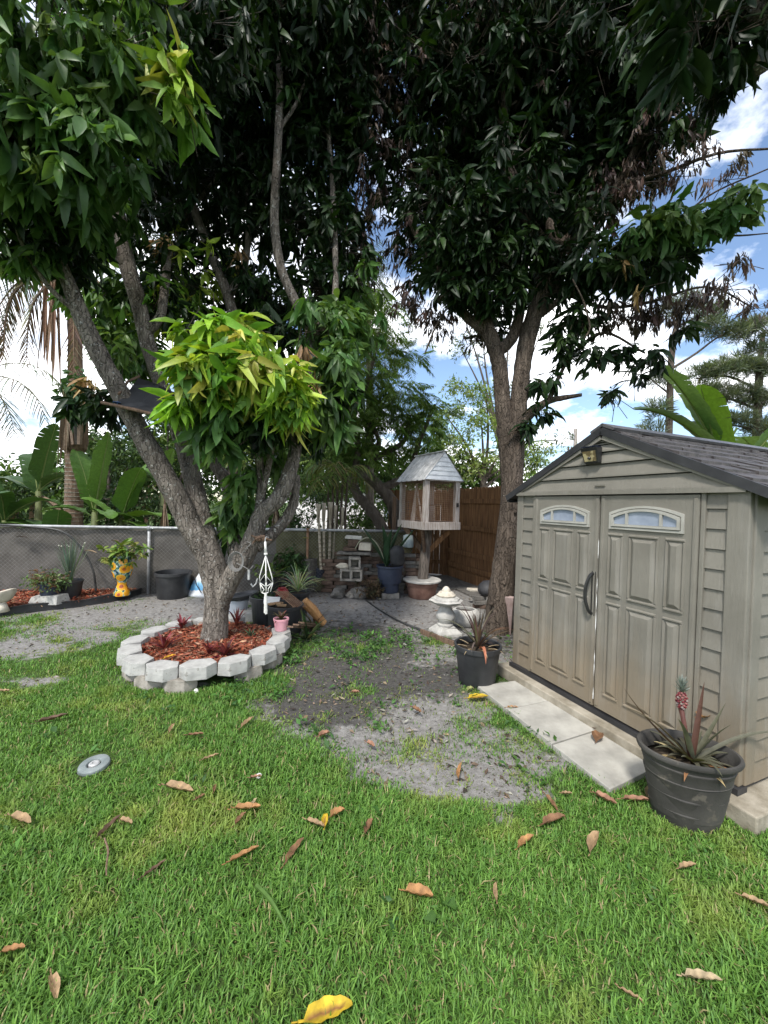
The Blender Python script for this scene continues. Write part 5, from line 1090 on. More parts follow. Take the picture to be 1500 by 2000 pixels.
for p, n_ in ((WCN + nL * .05 + nR * .05, 0), (WCN.lerp(WR, .48) + nR * .075, 0), (WL.lerp(WCN, .35) + nL * .08, 0)):
    m = MB(); m.box(p + Vector((0, 0, .96)), (.09, .09, 1.92), rz=math.atan2(dR.y, dR.x)); m.build('post', M['cedar'], wf, bevel=.004)
m = MB(); m.beam(WCN + dR * .1 + nR * .025 + Vector((0, 0, .13)), WR + nR * .025 + Vector((0, 0, .13)), .03, .2); m.build('kickboard', M['cedar'], wf)

# flat pavers along the foot of the cedar fence
for k, (a, b, c_, d_) in enumerate((((838, 1139), (905, 1131), (940, 1146), (872, 1150)), ((884, 1146), (945, 1144), (975, 1163), (925, 1166)), ((822, 1130), (870, 1122), (906, 1130), (850, 1138)))):
    q = [G(*p, .03) for p in (a, b, c_, d_)]; m = MB(); m.prism([(p.x, p.y) for p in q], -.02, .03 + k * .004); tag(m.build('stone_paver', M['brickgrey'], org=q[0], bevel=.004), ['grey paver at the foot of the cedar fence, just right of the cage house base', 'grey paver at the foot of the cedar fence, closest to the forked tree', 'farthest grey paver at the foot of the cedar fence, behind the cage house base'][k], 'paver', 'pavers along the cedar fence')

# ------------------------------------------------------------------ the wire cage house on its post
cb_ = Vector((.76, 6.95, 0)); cz = 1.205
cage = thing('cage_house', cb_, 'weathered wooden wire cage house with a metal roof standing on a post', 'cage')
YAW = R(27); cx_ = P(829, 1000, 6.42); CO = Vector((cx_.x, cx_.y, 0)); ex, ey = Vector((math.cos(YAW), math.sin(YAW), 0)), Vector((-math.sin(YAW), math.cos(YAW), 0)); CWd, CDp = .72, .86
CXF = Matrix(((ex.x, ey.x, 0, CO.x), (ex.y, ey.y, 0, CO.y), (0, 0, 1, 0), (0, 0, 0, 1))); CH = .82
ctr = CXF @ Vector((CWd / 2, CDp / 2, 0))
def cbx(name, c, d, mm='wood_grey', par=cage, bev=.003): m = MB(CXF); m.box(c, d); return m.build(name, M[mm], par, bevel=bev)
cbx('floor', (CWd / 2, CDp / 2, cz + .02), (CWd + .02, CDp + .02, .03), 'wood_dark')
for x, w in ((.045, .09), (CWd - .045, .09)):
    for y in (.035, CDp - .035): cbx('post', (x, y, cz + .04 + CH / 2), (w, .07, CH))
for y in (-.005, CDp + .005): cbx('bottom_rail', (CWd / 2, y, cz + .06), (CWd + .03, .03, .13)); cbx('top_rail', (CWd / 2, y, cz + CH + .02), (CWd + .03, .03, .05))
for x in (-.005, CWd + .005): cbx('bottom_rail', (x, CDp / 2, cz + .06), (.03, CDp - .02, .13)); cbx('top_rail', (x, CDp / 2, cz + CH + .02), (.03, CDp - .02, .05))
def grid(a, u, v, lu, lv, s=.036):
    m = MB(CXF); a, u, v = Vector(a), Vector(u), Vector(v)
    for i in range(int(lu / s) + 1): m.tube([a + u * i * s, a + u * i * s + v * lv], .0022, 4, cap=False)
    for j in range(int(lv / s) + 1): m.tube([a + v * j * s, a + v * j * s + u * lu], .0022, 4, cap=False)
    return m.build('wire_mesh', M['rust'], cage)
grid((.09, .02, cz + .12), (1, 0, 0), (0, 0, 1), CWd - .18, CH - .12); grid((.02, .07, cz + .12), (0, 1, 0), (0, 0, 1), CDp - .14, CH - .12); grid((.09, CDp - .02, cz + .12), (1, 0, 0), (0, 0, 1), CWd - .18, CH - .12); grid((CWd - .02, .07, cz + .12), (0, 1, 0), (0, 0, 1), CDp - .14, CH - .12)
m = MB(CXF); m.box((CWd - .06, -.02, cz + .42), (.03, .02, .07)); m.lathe((CWd - .06, -.04, cz + .42), [(.0, -.015), (.012, 0), (0, .015)], 8); m.build('latch', M['lampblack'], cage)
m = MB(CXF)                                                 # scrap of cloth and sloping board inside
m.quad((.1, .45, cz + .1), (.1, .62, cz + .1), (.16, .56, cz + .75), (.16, .52, cz + .75)); m.beam((.12, .25, cz + .1), (.14, .5, cz + .78), .03, .012); m.build('inner_panel', M['wood_grey'], cage)
m = MB(CXF); m.tube([(.05, CDp * .3, cz + .4), (CWd - .05, CDp * .55, cz + .42)], .012, 6); m.build('perch', M['wood_dark'], cage)
# roof: ribbed metal, ridge runs front to back
GAB = mat('pale_sheet', (.50, .52, .55), (.66, .68, .70), 9, .5, .1, 40, metal=.3)
rz0, rz1, ov = cz + CH + .045, cz + CH + .50, .05
def roof_side(s):
    m = MB(CXF); n = 44; vs = []; f = (lambda t: CWd / 2 - t * (CWd / 2 + .06)) if s < 0 else (lambda t: CWd / 2 + t * (CWd / 2 + .06))
    for i in range(n + 1):
        y = -ov + (CDp + 2 * ov) * i / n; bump_ = .013 if i % 8 in (1, 2) else 0
        for t in (0, 1): vs.append((f(t), y, rz1 + (rz0 - rz1 - .05) * t + bump_))
    m.add(vs, [(2 * i, 2 * i + 1, 2 * i + 3, 2 * i + 2) for i in range(n)]); o = m.build('roof', M['galv'], cage)
    sc = MB(CXF)
    for i in range(2, n, 8):
        for t in (.12, .5, .9): sc.lathe((f(t), -ov + (CDp + 2 * ov) * i / n, rz1 + (rz0 - rz1 - .05) * t + .016), [(.009, 0), (.006, .006), (0, .007)], 6)
    sc.build('screws', M['lampblack'], o)
roof_side(-1); roof_side(1)
for y in (-.03, CDp + .03):
    m = MB(CXF); N = 6
    for k in range(N):
        za, zb = rz0 - .03 + (rz1 - rz0 + .01) * k / N, rz0 - .03 + (rz1 - rz0 + .01) * (k + 1) / N
        wa, wb = (CWd / 2 + .04) * (1 - k / N), (CWd / 2 + .04) * (1 - (k + 1) / N)
        m.add([(CWd / 2 - wa, y - .012, za), (CWd / 2 + wa, y - .012, za), (CWd / 2 + wb, y - .002, zb), (CWd / 2 - wb, y - .002, zb)], [(0, 1, 2, 3)])
    m.build('gable_sheet', GAB, cage)
m = MB(CXF); m.box((CWd / 2, CDp / 2, rz1 + .006), (.07, CDp + 2 * ov, .014)); m.build('ridge_cap', M['galv'], cage)
# post, braces, pot base
pc0 = P(824, 1140, 6.80); pc0.z = .17; pc1 = Vector((ctr.x, ctr.y, cz)); 
m = MB(); m.tube([pc0, pc0.lerp(pc1, .35), pc0.lerp(pc1, .7), pc1], [.10, .092, .088, .09], 12, jit=.06); m.build('support_post', mat('weathered_post', (.06, .048, .038), (.21, .175, .145), 10, .9, .5, 50, (3, 3, .3)), cage)
for dx, dy in ((-.31, -.30), (.31, -.28), (-.30, .3), (.3, .3)):
    m = MB(); b_ = CXF @ Vector((CWd / 2 + dx, CDp / 2 + dy, cz)); a = pc0.lerp(pc1, .55); m.beam(a, b_, .045, .085); m.build('brace', M['cedar'] if dx > 0 else M['wood_dark'], cage)
pb = Vector((pc0.x, pc0.y, 0)); bp = pot('pot_base', pb, [(.22, 0), (.235, .02), (.27, .22), (.285, .225), (.285, .285), (.26, .285)], M['terracotta'], 'dull terracotta pot that the cage house post stands in', 'pot')
m = MB(); m.lathe(pb + Vector((0, 0, .287)), [(.0, 0), (.33, 0), (.335, .025), (.32, .035), (0, .035)], 30); tag(m.build('round_slab', M['statuary'], org=pb), 'round pale slab lying on the terracotta pot round the post', 'slab')
# ------------------------------------------------------------------ things under the cedar fence
# stone lantern
c = G(869, 1238); lan = thing('stone_lantern', c, 'small pale cast stone pedestal with a stacked birdbath top', 'garden ornament')
m = MB(); m.box(c + Vector((0, 0, .02)), (.31, .31, .04), rz=.35); m.box(c + Vector((0, 0, .075)), (.30, .30, .07), rz=.35, taper=.58); m.build('base', M['statuary'], lan, bevel=.006)
m = MB(); m.lathe(c, [(.095, .11), (.10, .125), (.095, .14), (.085, .145), (.088, .16), (.11, .19), (.12, .225), (.112, .265), (.085, .31), (.072, .345), (.07, .365), (.085, .37)], 32); autosmooth(m.build('pedestal', M['statuary'], lan), 50)
sc_ = lambda a, i: 1 + .045 * math.cos(8 * a) * (1 if i > 0 else 0)
m = MB(); m.lathe(c, [(.08, .365), (.14, .378), (.185, .40), (.205, .425), (.198, .432), (.17, .435), (.165, .455), (.12, .475), (.10, .478)], 64, wob=sc_); autosmooth(m.build('basin', M['statuary'], lan), 50)
m = MB(); m.lathe(c, [(.09, .474), (.115, .482), (.118, .495), (.10, .505), (.085, .53), (.06, .538)], 48, wob=sc_); m.lathe(c, [(.052, .537), (.052, .555), (.035, .58), (.018, .597), (0, .602)], 24, wob=lambda a, i: 1 + .07 * math.cos(6 * a)); autosmooth(m.build('finial', M['cream'], lan), 50)
c = G(907, 1228, 0) + Vector((.03, .12, 0)); pot('oval_pot', c, [(.12, 0), (.17, .03), (.21, .10), (.205, .17), (.17, .22), (.14, .235), (.125, .232), (.13, .2), (.16, .12)], M['statuary'], 'squat rounded white pot behind the stone pedestal', soil=(.12, .2), sy=.8)
c = G(951, 1190) + Vector((.05, .1, 0)); m = MB(); m.lathe(c + Vector((0, 0, .3)), [(.02, -.11), (.15, -.09), (.19, -.02), (.17, .06), (.1, .12), (0, .14)], 20, wob=lambda a, i: 1 + .06 * math.sin(3 * a + i)); tag(m.build('black_sack', M['tarp'], org=c, smooth=True), 'rounded black sack on bricks beside the forked tree', 'sack')
for k in range(5):
    m = MB(); c2 = c + Vector((-.16 + .05 * (k % 2), -.05 + random.uniform(-.03, .03), .035 + .065 * (k // 2) + (.0))); c2.x += .2 * (k % 2)
    m.box((0, 0, 0), (.2, .1, .062)); o = m.build('stacked_brick', M['brickgrey'] if k % 3 else M['brick'], bevel=.005); o.location = c2; o.rotation_euler.z = random.uniform(-.2, .3); tag(o, 'mossy brick in the low stack under the black sack', 'brick', 'bricks under the black sack')
m = MB(); c = G(914, 1180); m.box((0, 0, 0), (.22, .14, .04)); o = m.build('flat_brick', M['cream'], bevel=.01); o.location = c + Vector((.1, 0, .24)); o.rotation_euler = (0, .06, .3); tag(o, 'pale tan brick topping the stack left of the black sack', 'brick')
m = MB(); c = G(1000, 1262) + Vector((0, .42, 0)); m.box((0, 0, 0), (.2, .06, .5)); o = m.build('leaning_slab', M['slate'], bevel=.008); o.location = c + Vector((.03, 0, .25)); o.rotation_euler = (.15, .05, -.4); tag(o, 'pinkish stone slab leaning between the forked tree and the shed', 'slab')
for k in range(6):
    m = MB(); m.box((0, 0, 0), (.3, .16, .03)); o = m.build('roof_tile', M['slate'] if k % 2 else M['brickgrey'], bevel=.004); o.location = G(1000, 1250) + Vector((.12, .55, .5 + .05 * k)); o.rotation_euler = (0, random.uniform(-.04, .04), -.4 + random.uniform(-.1, .1)); tag(o, 'dark flat tile in the pile wedged between the tree and the shed', 'tile', 'tiles piled behind the shed corner')
m = MB(); o_ = G(1000, 1250) + Vector((.12, .55, .24)); m.box(o_, (.26, .2, .47), rz=-.4); tag(m.build('stone_block', M['brickgrey'], org=o_, bevel=.01), 'dark stone block carrying the tiles behind the shed corner', 'block')
m = MB(); pp, rr = smooth_path([G(700, 1158, .012), G(725, 1180, .012), G(770, 1208, .012), G(815, 1228, .014), G(880, 1252, .014), G(905, 1262, .012)], [.011, .012, .012, .02, .026, .02], 6); m.tube(pp, rr, 8); tag(m.build('garden_hose', M['hose'], org=pp[0], smooth=True), 'dark hose lying across the sand toward the stone pedestal', 'hose')
m = MB(); a, b_ = G(822, 1234, .03), G(896, 1262, .03); m.beam(a, b_, .025, .07); tag(m.build('edging_board', M['wood_dark'], org=a), 'dark edging strip along the ground before the stone pedestal', 'edging')

# bamboo canes in a wide pot, with drooping heads above
c = G(618, 1152) + Vector((0, .2, 0)); nursery(c, .31, .42, M['navypot'], 'wide navy pot holding five bare bamboo canes by the fence', taper=.72)
for k, (x0, x1, y1, lab) in enumerate(((627, 622, 1008, 'leftmost upright pale cane in the wide navy pot'), (633, 632, 1006, 'second upright pale cane in the wide navy pot, close to the first'), (643, 645, 1004, 'thick middle cane in the wide navy pot'), (649, 655, 1010, 'slender cane leaning right beside the middle cane in the navy pot'), (652, 669, 1014, 'rightmost cane leaning far out of the navy pot'))):
    a, b_ = P(x0, 1112, 7.0 + .03 * k), P(x1, y1, 7.0 + .05 * k); m = MB(); r0 = .027 if k < 3 else .02; pts, rd = [], []
    for i in range(13):
        p = a.lerp(b_, i / 12); 
        for dz, q in ((-.004, 1.0), (0, 1.22), (.004, 1.0)): pts.append(p + Vector((0, 0, dz))); rd.append(r0 * q * (1 - .2 * i / 12))
    m.tube(pts, rd, 8); m.tube([b_ - Vector((0, 0, .12)), b_ + Vector((0, 0, .12)), b_ + Vector((0, 0, .22))], [r0, r0 * 1.4, r0 * 1.8], 8, jit=.2)
    t = tag(m.build('bamboo_cane', M['cane'], org=a, smooth=True), lab, 'cane', 'canes in the navy pot')
def frond(m, base, d, L, n, ll, lw, droop, cols, hang=.6, rach=(.16, .15, .07), rr=.014, curl=.5):
    """one feather leaf: arching rachis with a row of leaflets on each side"""
    p = Vector(base); cur = Vector(d).normalized(); st = L / n; pts = [p.copy()]; g = Vector((0, 0, -1))
    for i in range(n): p = p + cur * st; cur = (cur + g * droop / n * (.5 + 1.5 * i / n)).normalized(); pts.append(p.copy())
    m.tube(pts, [rr * (1 - .8 * i / n) for i in range(n + 1)], 5, rach)
    for i in range(2, n + 1):
        t = i / n; d0 = (pts[i] - pts[i - 1]).normalized(); side = d0.cross(Vector((0, 0, 1))); side = side.normalized() if side.length > .1 else Vector((1, 0, 0))
        l = ll * (.45 + 1.1 * math.sin(PI * min(1, t * .85 + .12)) * .55)
        for s in (-1, 1):
            dd = side * s + d0 * (.35 + .5 * t) + Vector((0, 0, .15 - hang)) + Vector((random.uniform(-.12, .12),) * 3)
            col = random.choice(cols); col = tuple(x * random.uniform(.7, 1.25) for x in col)
            m.blade(pts[i], dd, l * random.uniform(.8, 1.15), lw, curl, 3, col, .2)
PG = [(.045, .085, .03), (.06, .11, .035), (.035, .07, .028)]; PD = [(.30, .22, .15), (.22, .15, .10), (.36, .29, .21), (.17, .12, .09)]
t = thing('areca_palm', P(655, 1010, 7.6) * 1.0, 'pale green feathery palm heads drooping above the bamboo canes', 'palm'); t.location.z = 0
m = MB()
for k in range(5): m.tube([Vector((P(640 + 9 * k, 1000, 7.6).x, 7.6 + .06 * k, 0)), P(642 + 8 * k, 1000, 7.6), P(640 + 10 * k, 930, 7.6)], [.03, .026, .02], 7)
m.build('stems', M['bark2'], t)
m = MB()
for k in range(15):
    a = random.uniform(0, 6.28); frond(m, P(660 + random.uniform(-14, 14), 940 + random.uniform(-25, 30), 7.6), (math.cos(a) * .8, math.sin(a) * .8, .9), random.uniform(.5, .95), 12, .42, .024, 2.4, [(.15, .20, .05), (.10, .15, .04), (.22, .24, .08)], .7)
m.build('fronds', M['leaf_soft'], t)

# rubble: cinder blocks, bricks, stones
def cinder(c, rz, sx, label):
    m = MB(); w, h, d, th = .2, .2, .3, .035
    for b in (((0, 0, th / 2), (w, d, th)), ((0, 0, h - th / 2), (w, d, th)), ((-w / 2 + th / 2, 0, h / 2), (th, d, h - 2 * th)), ((w / 2 - th / 2, 0, h / 2), (th, d, h - 2 * th)), ((0, d * .2, h / 2), (w - 2 * th, .03, h - 2 * th))): m.box(*b)
    o = m.build('cinder_block', M['concrete_dark'], bevel=.006); o.location = c; o.rotation_euler = (0, 0, rz); return tag(o, label, 'cinder block', 'cinder blocks in the rubble pile')
rb = P(683, 1150, 6.75); rb.z = 0
zz = lambda px, py, dy=0: P(px, py, 6.75 + dy)
p = zz(676, 1132); cinder(p, .05, 1, 'lower left hollow cinder block in the rubble pile, on the rounded stones'); p2 = zz(695, 1131); cinder(Vector((p2.x + .02, p2.y, p.z)), -.04, 1, 'lower right hollow cinder block in the rubble pile, next to the brown thicket'); p3 = zz(692, 1112); cinder(Vector((p3.x, p3.y, p.z + .203)), .12, 1, 'upper hollow cinder block standing on the lower two')
def stone(name, c, r, sc3, mm, label, group=None, seed=0):
    rr_ = random.Random(seed); m = MB(); ph = [rr_.uniform(0, 6) for _ in range(4)]
    m.lathe(c, [(r * .3, 0), (r * .85, r * .1), (r, r * .5), (r * .85, r * .95), (r * .5, r * 1.2), (0, r * 1.28)], 12, sx=sc3[0], sy=sc3[1], rz=rr_.uniform(0, 3), wob=lambda a, i: 1 + .14 * math.sin(2 * a + ph[i % 4]) + .08 * math.sin(3 * a + ph[(i + 1) % 4]))
    o = m.build(name, M[mm], org=c); return tag(o, label, 'stone', group)
for k, (px, py, r, mm, lab) in enumerate(((660, 1152, .13, 'brickgrey', 'rounded grey stone at the lower left of the rubble pile'), (685, 1152, .09, 'concrete_dark', 'small pointed stone below the cinder blocks'), (703, 1150, .15, 'brickgrey', 'broad grey stone at the lower right of the rubble pile'))): g_ = P(px, py, 6.6); g_.z = 0; stone('rubble_stone', g_, r, (1.1, .9), mm, lab, 'stones in the rubble pile', k)
stone('white_stone', Vector((zz(670, 1114).x, 6.7, p.z + .203)), .075, (1.5, .9), 'cream', 'lumpy white stone on the lower left cinder block', None, 9)
bproto = {}
def brick(c, rz, mm, label, group, rx=0, dims=(.2, .1, .062)):
    k = (mm, dims)
    if k not in bproto: m = MB(); m.box((0, 0, 0), dims); o = bproto[k] = m.build('brick', M[mm], bevel=.005)
    else: o = bproto[k].copy(); COL.objects.link(o)
    o.location = c; o.rotation_euler = (rx, 0, rz); return tag(o, label, 'brick', group)
for row in range(13):                                     # brick wall-like stack behind
    for q in range(6):
        if (row > 8 and q in (0, 5)) or (row > 10 and q != 2 and q != 3): continue
        brick(Vector((rb.x - .42 + q * .212 + .05 * (row % 2) + random.uniform(-.015, .015), 7.02 + random.uniform(-.03, .03), .035 + row * .066)), random.uniform(-.1, .1), random.choice(('brick', 'brickgrey', 'brick')), 'dark weathered brick in the tall stack behind the cinder blocks', 'bricks stacked behind the cinder blocks')
for row in range(9):
    for q in range(2): brick(Vector((rb.x - .74 + q * .05 + random.uniform(-.02, .02), 6.95 + q * .12, .035 + row * .066)), 1.4 + random.uniform(-.15, .15), 'brickgrey', 'dark brick in the narrow column right behind the bamboo canes', 'bricks behind the canes')
for row in range(11):
    for q in range(3): brick(Vector((rb.x + .86 + q * .21 + random.uniform(-.02, .02), 7.06 + random.uniform(-.03, .03), .035 + row * .066)), random.uniform(-.12, .12), random.choice(('brick', 'brickgrey')), 'dark brick in the stack behind the tall blue pot', 'bricks stacked behind the blue pot')
zt = .035 + 10 * .066
for k, (dx, dz, dim, mm, lab) in enumerate(((-.02, .07, (.62, .2, .045), 'brickgrey', 'long grey slab laid across the top of the brick stack'), (-.1, .14, (.24, .14, .06), 'brick', 'reddish brick lying on the slab of the rubble stack'), (.17, .19, (.22, .16, .13), 'cream', 'whitish rough block at the top right of the rubble stack'), (-.04, .25, (.2, .14, .13), 'brick', 'dark broken brick near the top of the rubble stack'), (-.04, .345, (.3, .18, .05), 'statuary', 'pale flat stone crowning the rubble stack'))):
    m = MB(); m.box((0, 0, 0), dim, taper=.93); o = m.build('rubble_block', M[mm], bevel=.012); o.location = (rb.x + .08 + dx, 6.86, zt + dz - .03); o.rotation_euler = (.03, random.uniform(-.05, .05), random.uniform(-.15, .15)); tag(o, lab, 'block', 'blocks on top of the rubble')
# brown twiggy clump by the rubble
c = P(722, 1155, 6.5); c.z = 0; t = thing('withered_shrub', c, 'low brown withered shrub between the cinder blocks and the blue pot', 'plant'); cen, out = in_blob(70, c + Vector((0, 0, .17)), (.24, .2, .15)); v, l, s, tt = rosettes(cen, out, 6, .07, .35, [(.09, .06, .03), (.14, .10, .05), (.06, .06, .025)], (0, 40), .3, .02, DIA_V, DIA_F); b2 = twig_mesh(np.tile(c, (70, 1)), cen, .004, (.08, .06, .04)); v, l, s, tt = merge([(v, l, s, tt), b2]); npmesh('foliage', v, l, s, M['dry'], t, tt)
# tall blue pot on a stone block with a bird-of-paradise
c = G(760, 1170) + Vector((0, .12, 0)); m = MB(); m.box(c + Vector((0, 0, .05)), (.3, .26, .1), rz=.2); tag(m.build('base_block', M['concrete_dark'], org=c, bevel=.01), 'mossy block beneath the tall blue pot', 'block')
pot('tall_pot', c + Vector((0, 0, .1)), [(.155, 0), (.16, .02), (.165, .16), (.20, .165), (.215, .42), (.235, .43), (.235, .46), (.21, .46), (.2, .4)], M['navypot'], 'tall two-tone dark blue pot on a block below the cage house', soil=(.2, .42))
t = thing('palm_seedling', c + Vector((0, 0, .52)), 'young palm with broad pleated leaves in the tall blue pot', 'palm'); m = MB(); c5 = c + Vector((-.06, 0, .52))
for d, L, w in (((-.62, 0, 1), .82, .16), ((-.12, .1, 1), .72, .15), ((.12, -.1, 1), .66, .15), ((.32, .05, 1), .8, .15), ((.62, 0, .9), .85, .12), ((-.05, -.25, 1), .5, .12)): m.blade(c5, d, L, w, .05, 8, (.035, .075, .035), .3, shape='leaf')
m.build('leaves', M['leaf'], t, True)
m = MB(); pp, rr = smooth_path([c5, c5 + Vector((-.14, 0, .35)), c5 + Vector((-.3, 0, .5)), c5 + Vector((-.46, 0, .45)), c5 + Vector((-.55, 0, .3))], [.013, .012, .011, .01, .008], 6); m.tube(pp, rr, 7, (.42, .42, .33)); m.build('bent_stalk', M['leaf_soft'], t, True)
m = MB(); c6 = c + Vector((.12, -.02, .55)); m.lathe(c6, [(.10, 0), (.13, .08), (.12, .18), (.14, .26), (.09, .34), (0, .36)], 14, wob=lambda a, i: 1 + .12 * math.sin(3 * a + i * 1.7)); tag(m.build('black_bag', M['tarp'], org=c6, smooth=True), 'crumpled shiny black bag stuffed in the tall blue pot', 'bag')
nursery(c + Vector((-.24, .1, 0)), .16, .3, M['wood_dark'], 'dim brownish pot standing left of the tall blue pot')
# dark wire panel roll against the corner
c = P(783, 1148, 7.6); c.z = 0; t = thing('trellis', c, 'dark upright wire trellis standing left of the cage house post', 'trellis'); m = MB()
for i in range(7): m.tube([c + Vector((-.14 + i * .05, .02 * i, 0)), c + Vector((-.14 + i * .05, .02 * i, 1.7))], .005, 5)
for j in range(24): m.tube([c + Vector((-.14, 0, .05 + j * .07)), c + Vector((.16, .12, .05 + j * .07))], .004, 5)
m.build('mesh', M['hose'], t); m = MB(); m.box(c + Vector((-.17, 0, .88)), (.07, .06, 1.76)); m.build('post', M['wood_dark'], t)
cl = P(797, 1060, 6.9); t = thing('hanging_jar', cl, 'pale bluish lantern jar hanging under the cage house floor', 'jar'); m = MB(); m.lathe(cl, [(.03, .15), (.09, .13), (.10, -.05), (.095, -.08), (.0, -.08)], 20); m.build('glass', mat('pale_glass', (.2, .24, .25), (.34, .40, .41), 6, .15), t, True)
m = MB(); m.tube([cl + Vector((0, 0, .15)), cl + Vector((.04, .0, .32))], .004, 5); m.build('cord', M['rust'], t)
# leafy shrub with pots in front of the fence mid
for px, py, r, h, lab in ((540, 1168, .2, .3, 'black pot under the leafy bush at the middle of the fence'), (575, 1175, .19, .28, 'black pot right of the leafy bush at the middle of the fence')):
    g_ = G(px, py) + Vector((0, .35, 0)); nursery(g_, r, h, M['blackplastic'], lab)
g_ = G(553, 1165) + Vector((0, .35, .25)); t = thing('leafy_bush', g_, 'dark green leafy bush in a pot in front of the fence middle', 'plant'); cen, out = in_blob(60, g_ + Vector((0, 0, .3)), (.3, .25, .26)); v, l, s, tt = rosettes(cen, out, 7, .13, .4, [(.035, .075, .025), (.05, .1, .03)], (-10, 30), .3, .03, DIA_V, DIA_F); b2 = twig_mesh(np.tile(g_, (60, 1)), cen, .004, (.1, .08, .05)); v, l, s, tt = merge([(v, l, s, tt), b2]); npmesh('foliage', v, l, s, M['leaf'], t, tt)
m = MB(); a = G(515, 1175) + Vector((0, .3, .3))
t = thing('light_green_plant', a, 'yellow-green plant with stout stems behind the macrame hanger', 'plant')
for d, L in (((-.5, 0, .7), .3), ((.7, 0, .6), .42), ((.1, .2, 1), .3), ((.4, -.1, .2), .3)): m.blade(a, d, L, .06, .3, 5, (.16, .24, .07), .3, shape='leaf')
cen, out = in_blob(14, a + Vector((-.1, 0, .16)), (.2, .1, .1)); m.build('leaves', M['leaf_soft'], t); v, l, s, tt = rosettes(cen, out, 6, .09, .45, [(.14, .22, .05)], (0, 30), .3, .02, DIA_V, DIA_F); npmesh('foliage', v, l, s, M['leaf_soft'], t, tt)
g_ = a.copy(); g_.z = 0; nursery(g_, .17, .3, M['blackplastic'], 'black pot of the yellow-green plant behind the macrame hanger')
# ------------------------------------------------------------------ beyond the fence
def far_tree(name, base, h, blobs, cols, label, cat='tree', leaf=.11, per=9, trunk_r=.12, el=(-15, 35), group=None, wr=.42, mm='leaf_soft', branch=9, bark='barkfar', trunk=True):
    """trunk with limbs into each leaf mass; every leaf its own small blade"""
    t = thing(name, base, label, cat, group); base = Vector(base)
    parts = []; cs = []
    for c, r, n in blobs:
        cen, out = in_blob(n, c, r if hasattr(r, '__len__') else (r, r, r), .4); cs.append(Vector(c))
        parts.append(rosettes(cen, out, per, leaf, wr, cols, el, .3, leaf * .5, DIA_V, DIA_F)); k = rng.random(n) < .5
        if k.any(): parts.append(twig_mesh(np.tile(np.array(c) - (0, 0, .2), (int(k.sum()), 1)) * .5 + cen[k] * .5, cen[k], .006, (.07, .055, .04)))
    v, l, s, tt = merge(parts); npmesh('crown', v, l, s, M[mm], t, tt)
    if trunk:
        m = MB(); top = sum(cs, Vector()) / len(cs); fork = base.lerp(Vector((top.x * .5 + base.x * .5, top.y * .5 + base.y * .5, h)), .9)
        pp, rr = smooth_path([base, base.lerp(fork, .5) + Vector((random.uniform(-.1, .1), 0, 0)), fork], [trunk_r, trunk_r * .85, trunk_r * .7], 5); m.tube(pp, rr, 9, jit=.05)
        for c in cs[:branch]:
            mid = fork.lerp(c, .5) + Vector((random.uniform(-.15, .15), random.uniform(-.1, .1), -.1)); pp, rr = smooth_path([base.lerp(fork, random.uniform(.75, 1)), mid, c], [trunk_r * .55, trunk_r * .35, trunk_r * .12], 4); m.tube(pp, rr, 6)
        autosmooth(m.build('trunk', M[bark], t), 60)
    return t
DKG = [(.035, .075, .022), (.05, .10, .028), (.028, .06, .02), (.07, .12, .035)]; LTG = [(.12, .20, .05), (.09, .16, .04), (.16, .24, .07), (.07, .13, .035)]; YG = [(.20, .28, .07), (.14, .22, .05), (.25, .31, .10)]
# hedge-like shrubs just behind the chain link
r = random.Random(11)
sh = [(20, 1000, 8.2, 0, 'low dark shrub behind the fence at the far left'), (215, 1010, 8.6, 0, 'dark leafy shrub behind the fence right of the palm trunk'), (300, 985, 8.8, 2, 'tangled shrub behind the fence under the leaning limb'), (370, 1000, 8.6, 0, 'dark shrub behind the fence beyond the ringed trunk'), (450, 990, 8.4, 1, 'light green shrub behind the fence between the forked limbs'), (520, 1000, 8.4, 1, 'bright shrub behind the fence above the macrame hanger'), (590, 985, 8.6, 0, 'dense green shrub behind the fence left of the bamboo canes'), (680, 985, 9.4, 1, 'fresh green shrub behind the fence right of the bamboo canes'), (740, 985, 9.6, 1, 'leafy shrub behind the fence near the fern-leaved tree'), (800, 990, 10.2, 0, 'shrub in shade behind the wire cage house')]
for k, (px, py, Y, kind, lab) in enumerate(sh):
    c = P(px, py, Y); b = Vector((c.x, c.y, 0)); cols = (DKG, LTG, DKG + [(.13, .10, .06)])[kind]
    bl = [((c.x, c.y, .8), (.6, .5, .7), 110), ((c.x + r.uniform(-.3, .3), c.y, 1.35), (.55, .5, .42), 80), ((c.x + r.uniform(-.5, .5), c.y + .2, 1.7), (.4, .4, .3), 36)]
    far_tree('shrub', b, .8, bl, cols, lab, 'shrub', .13 if k % 2 else .10, 8, .04, group='shrubs behind the fence')
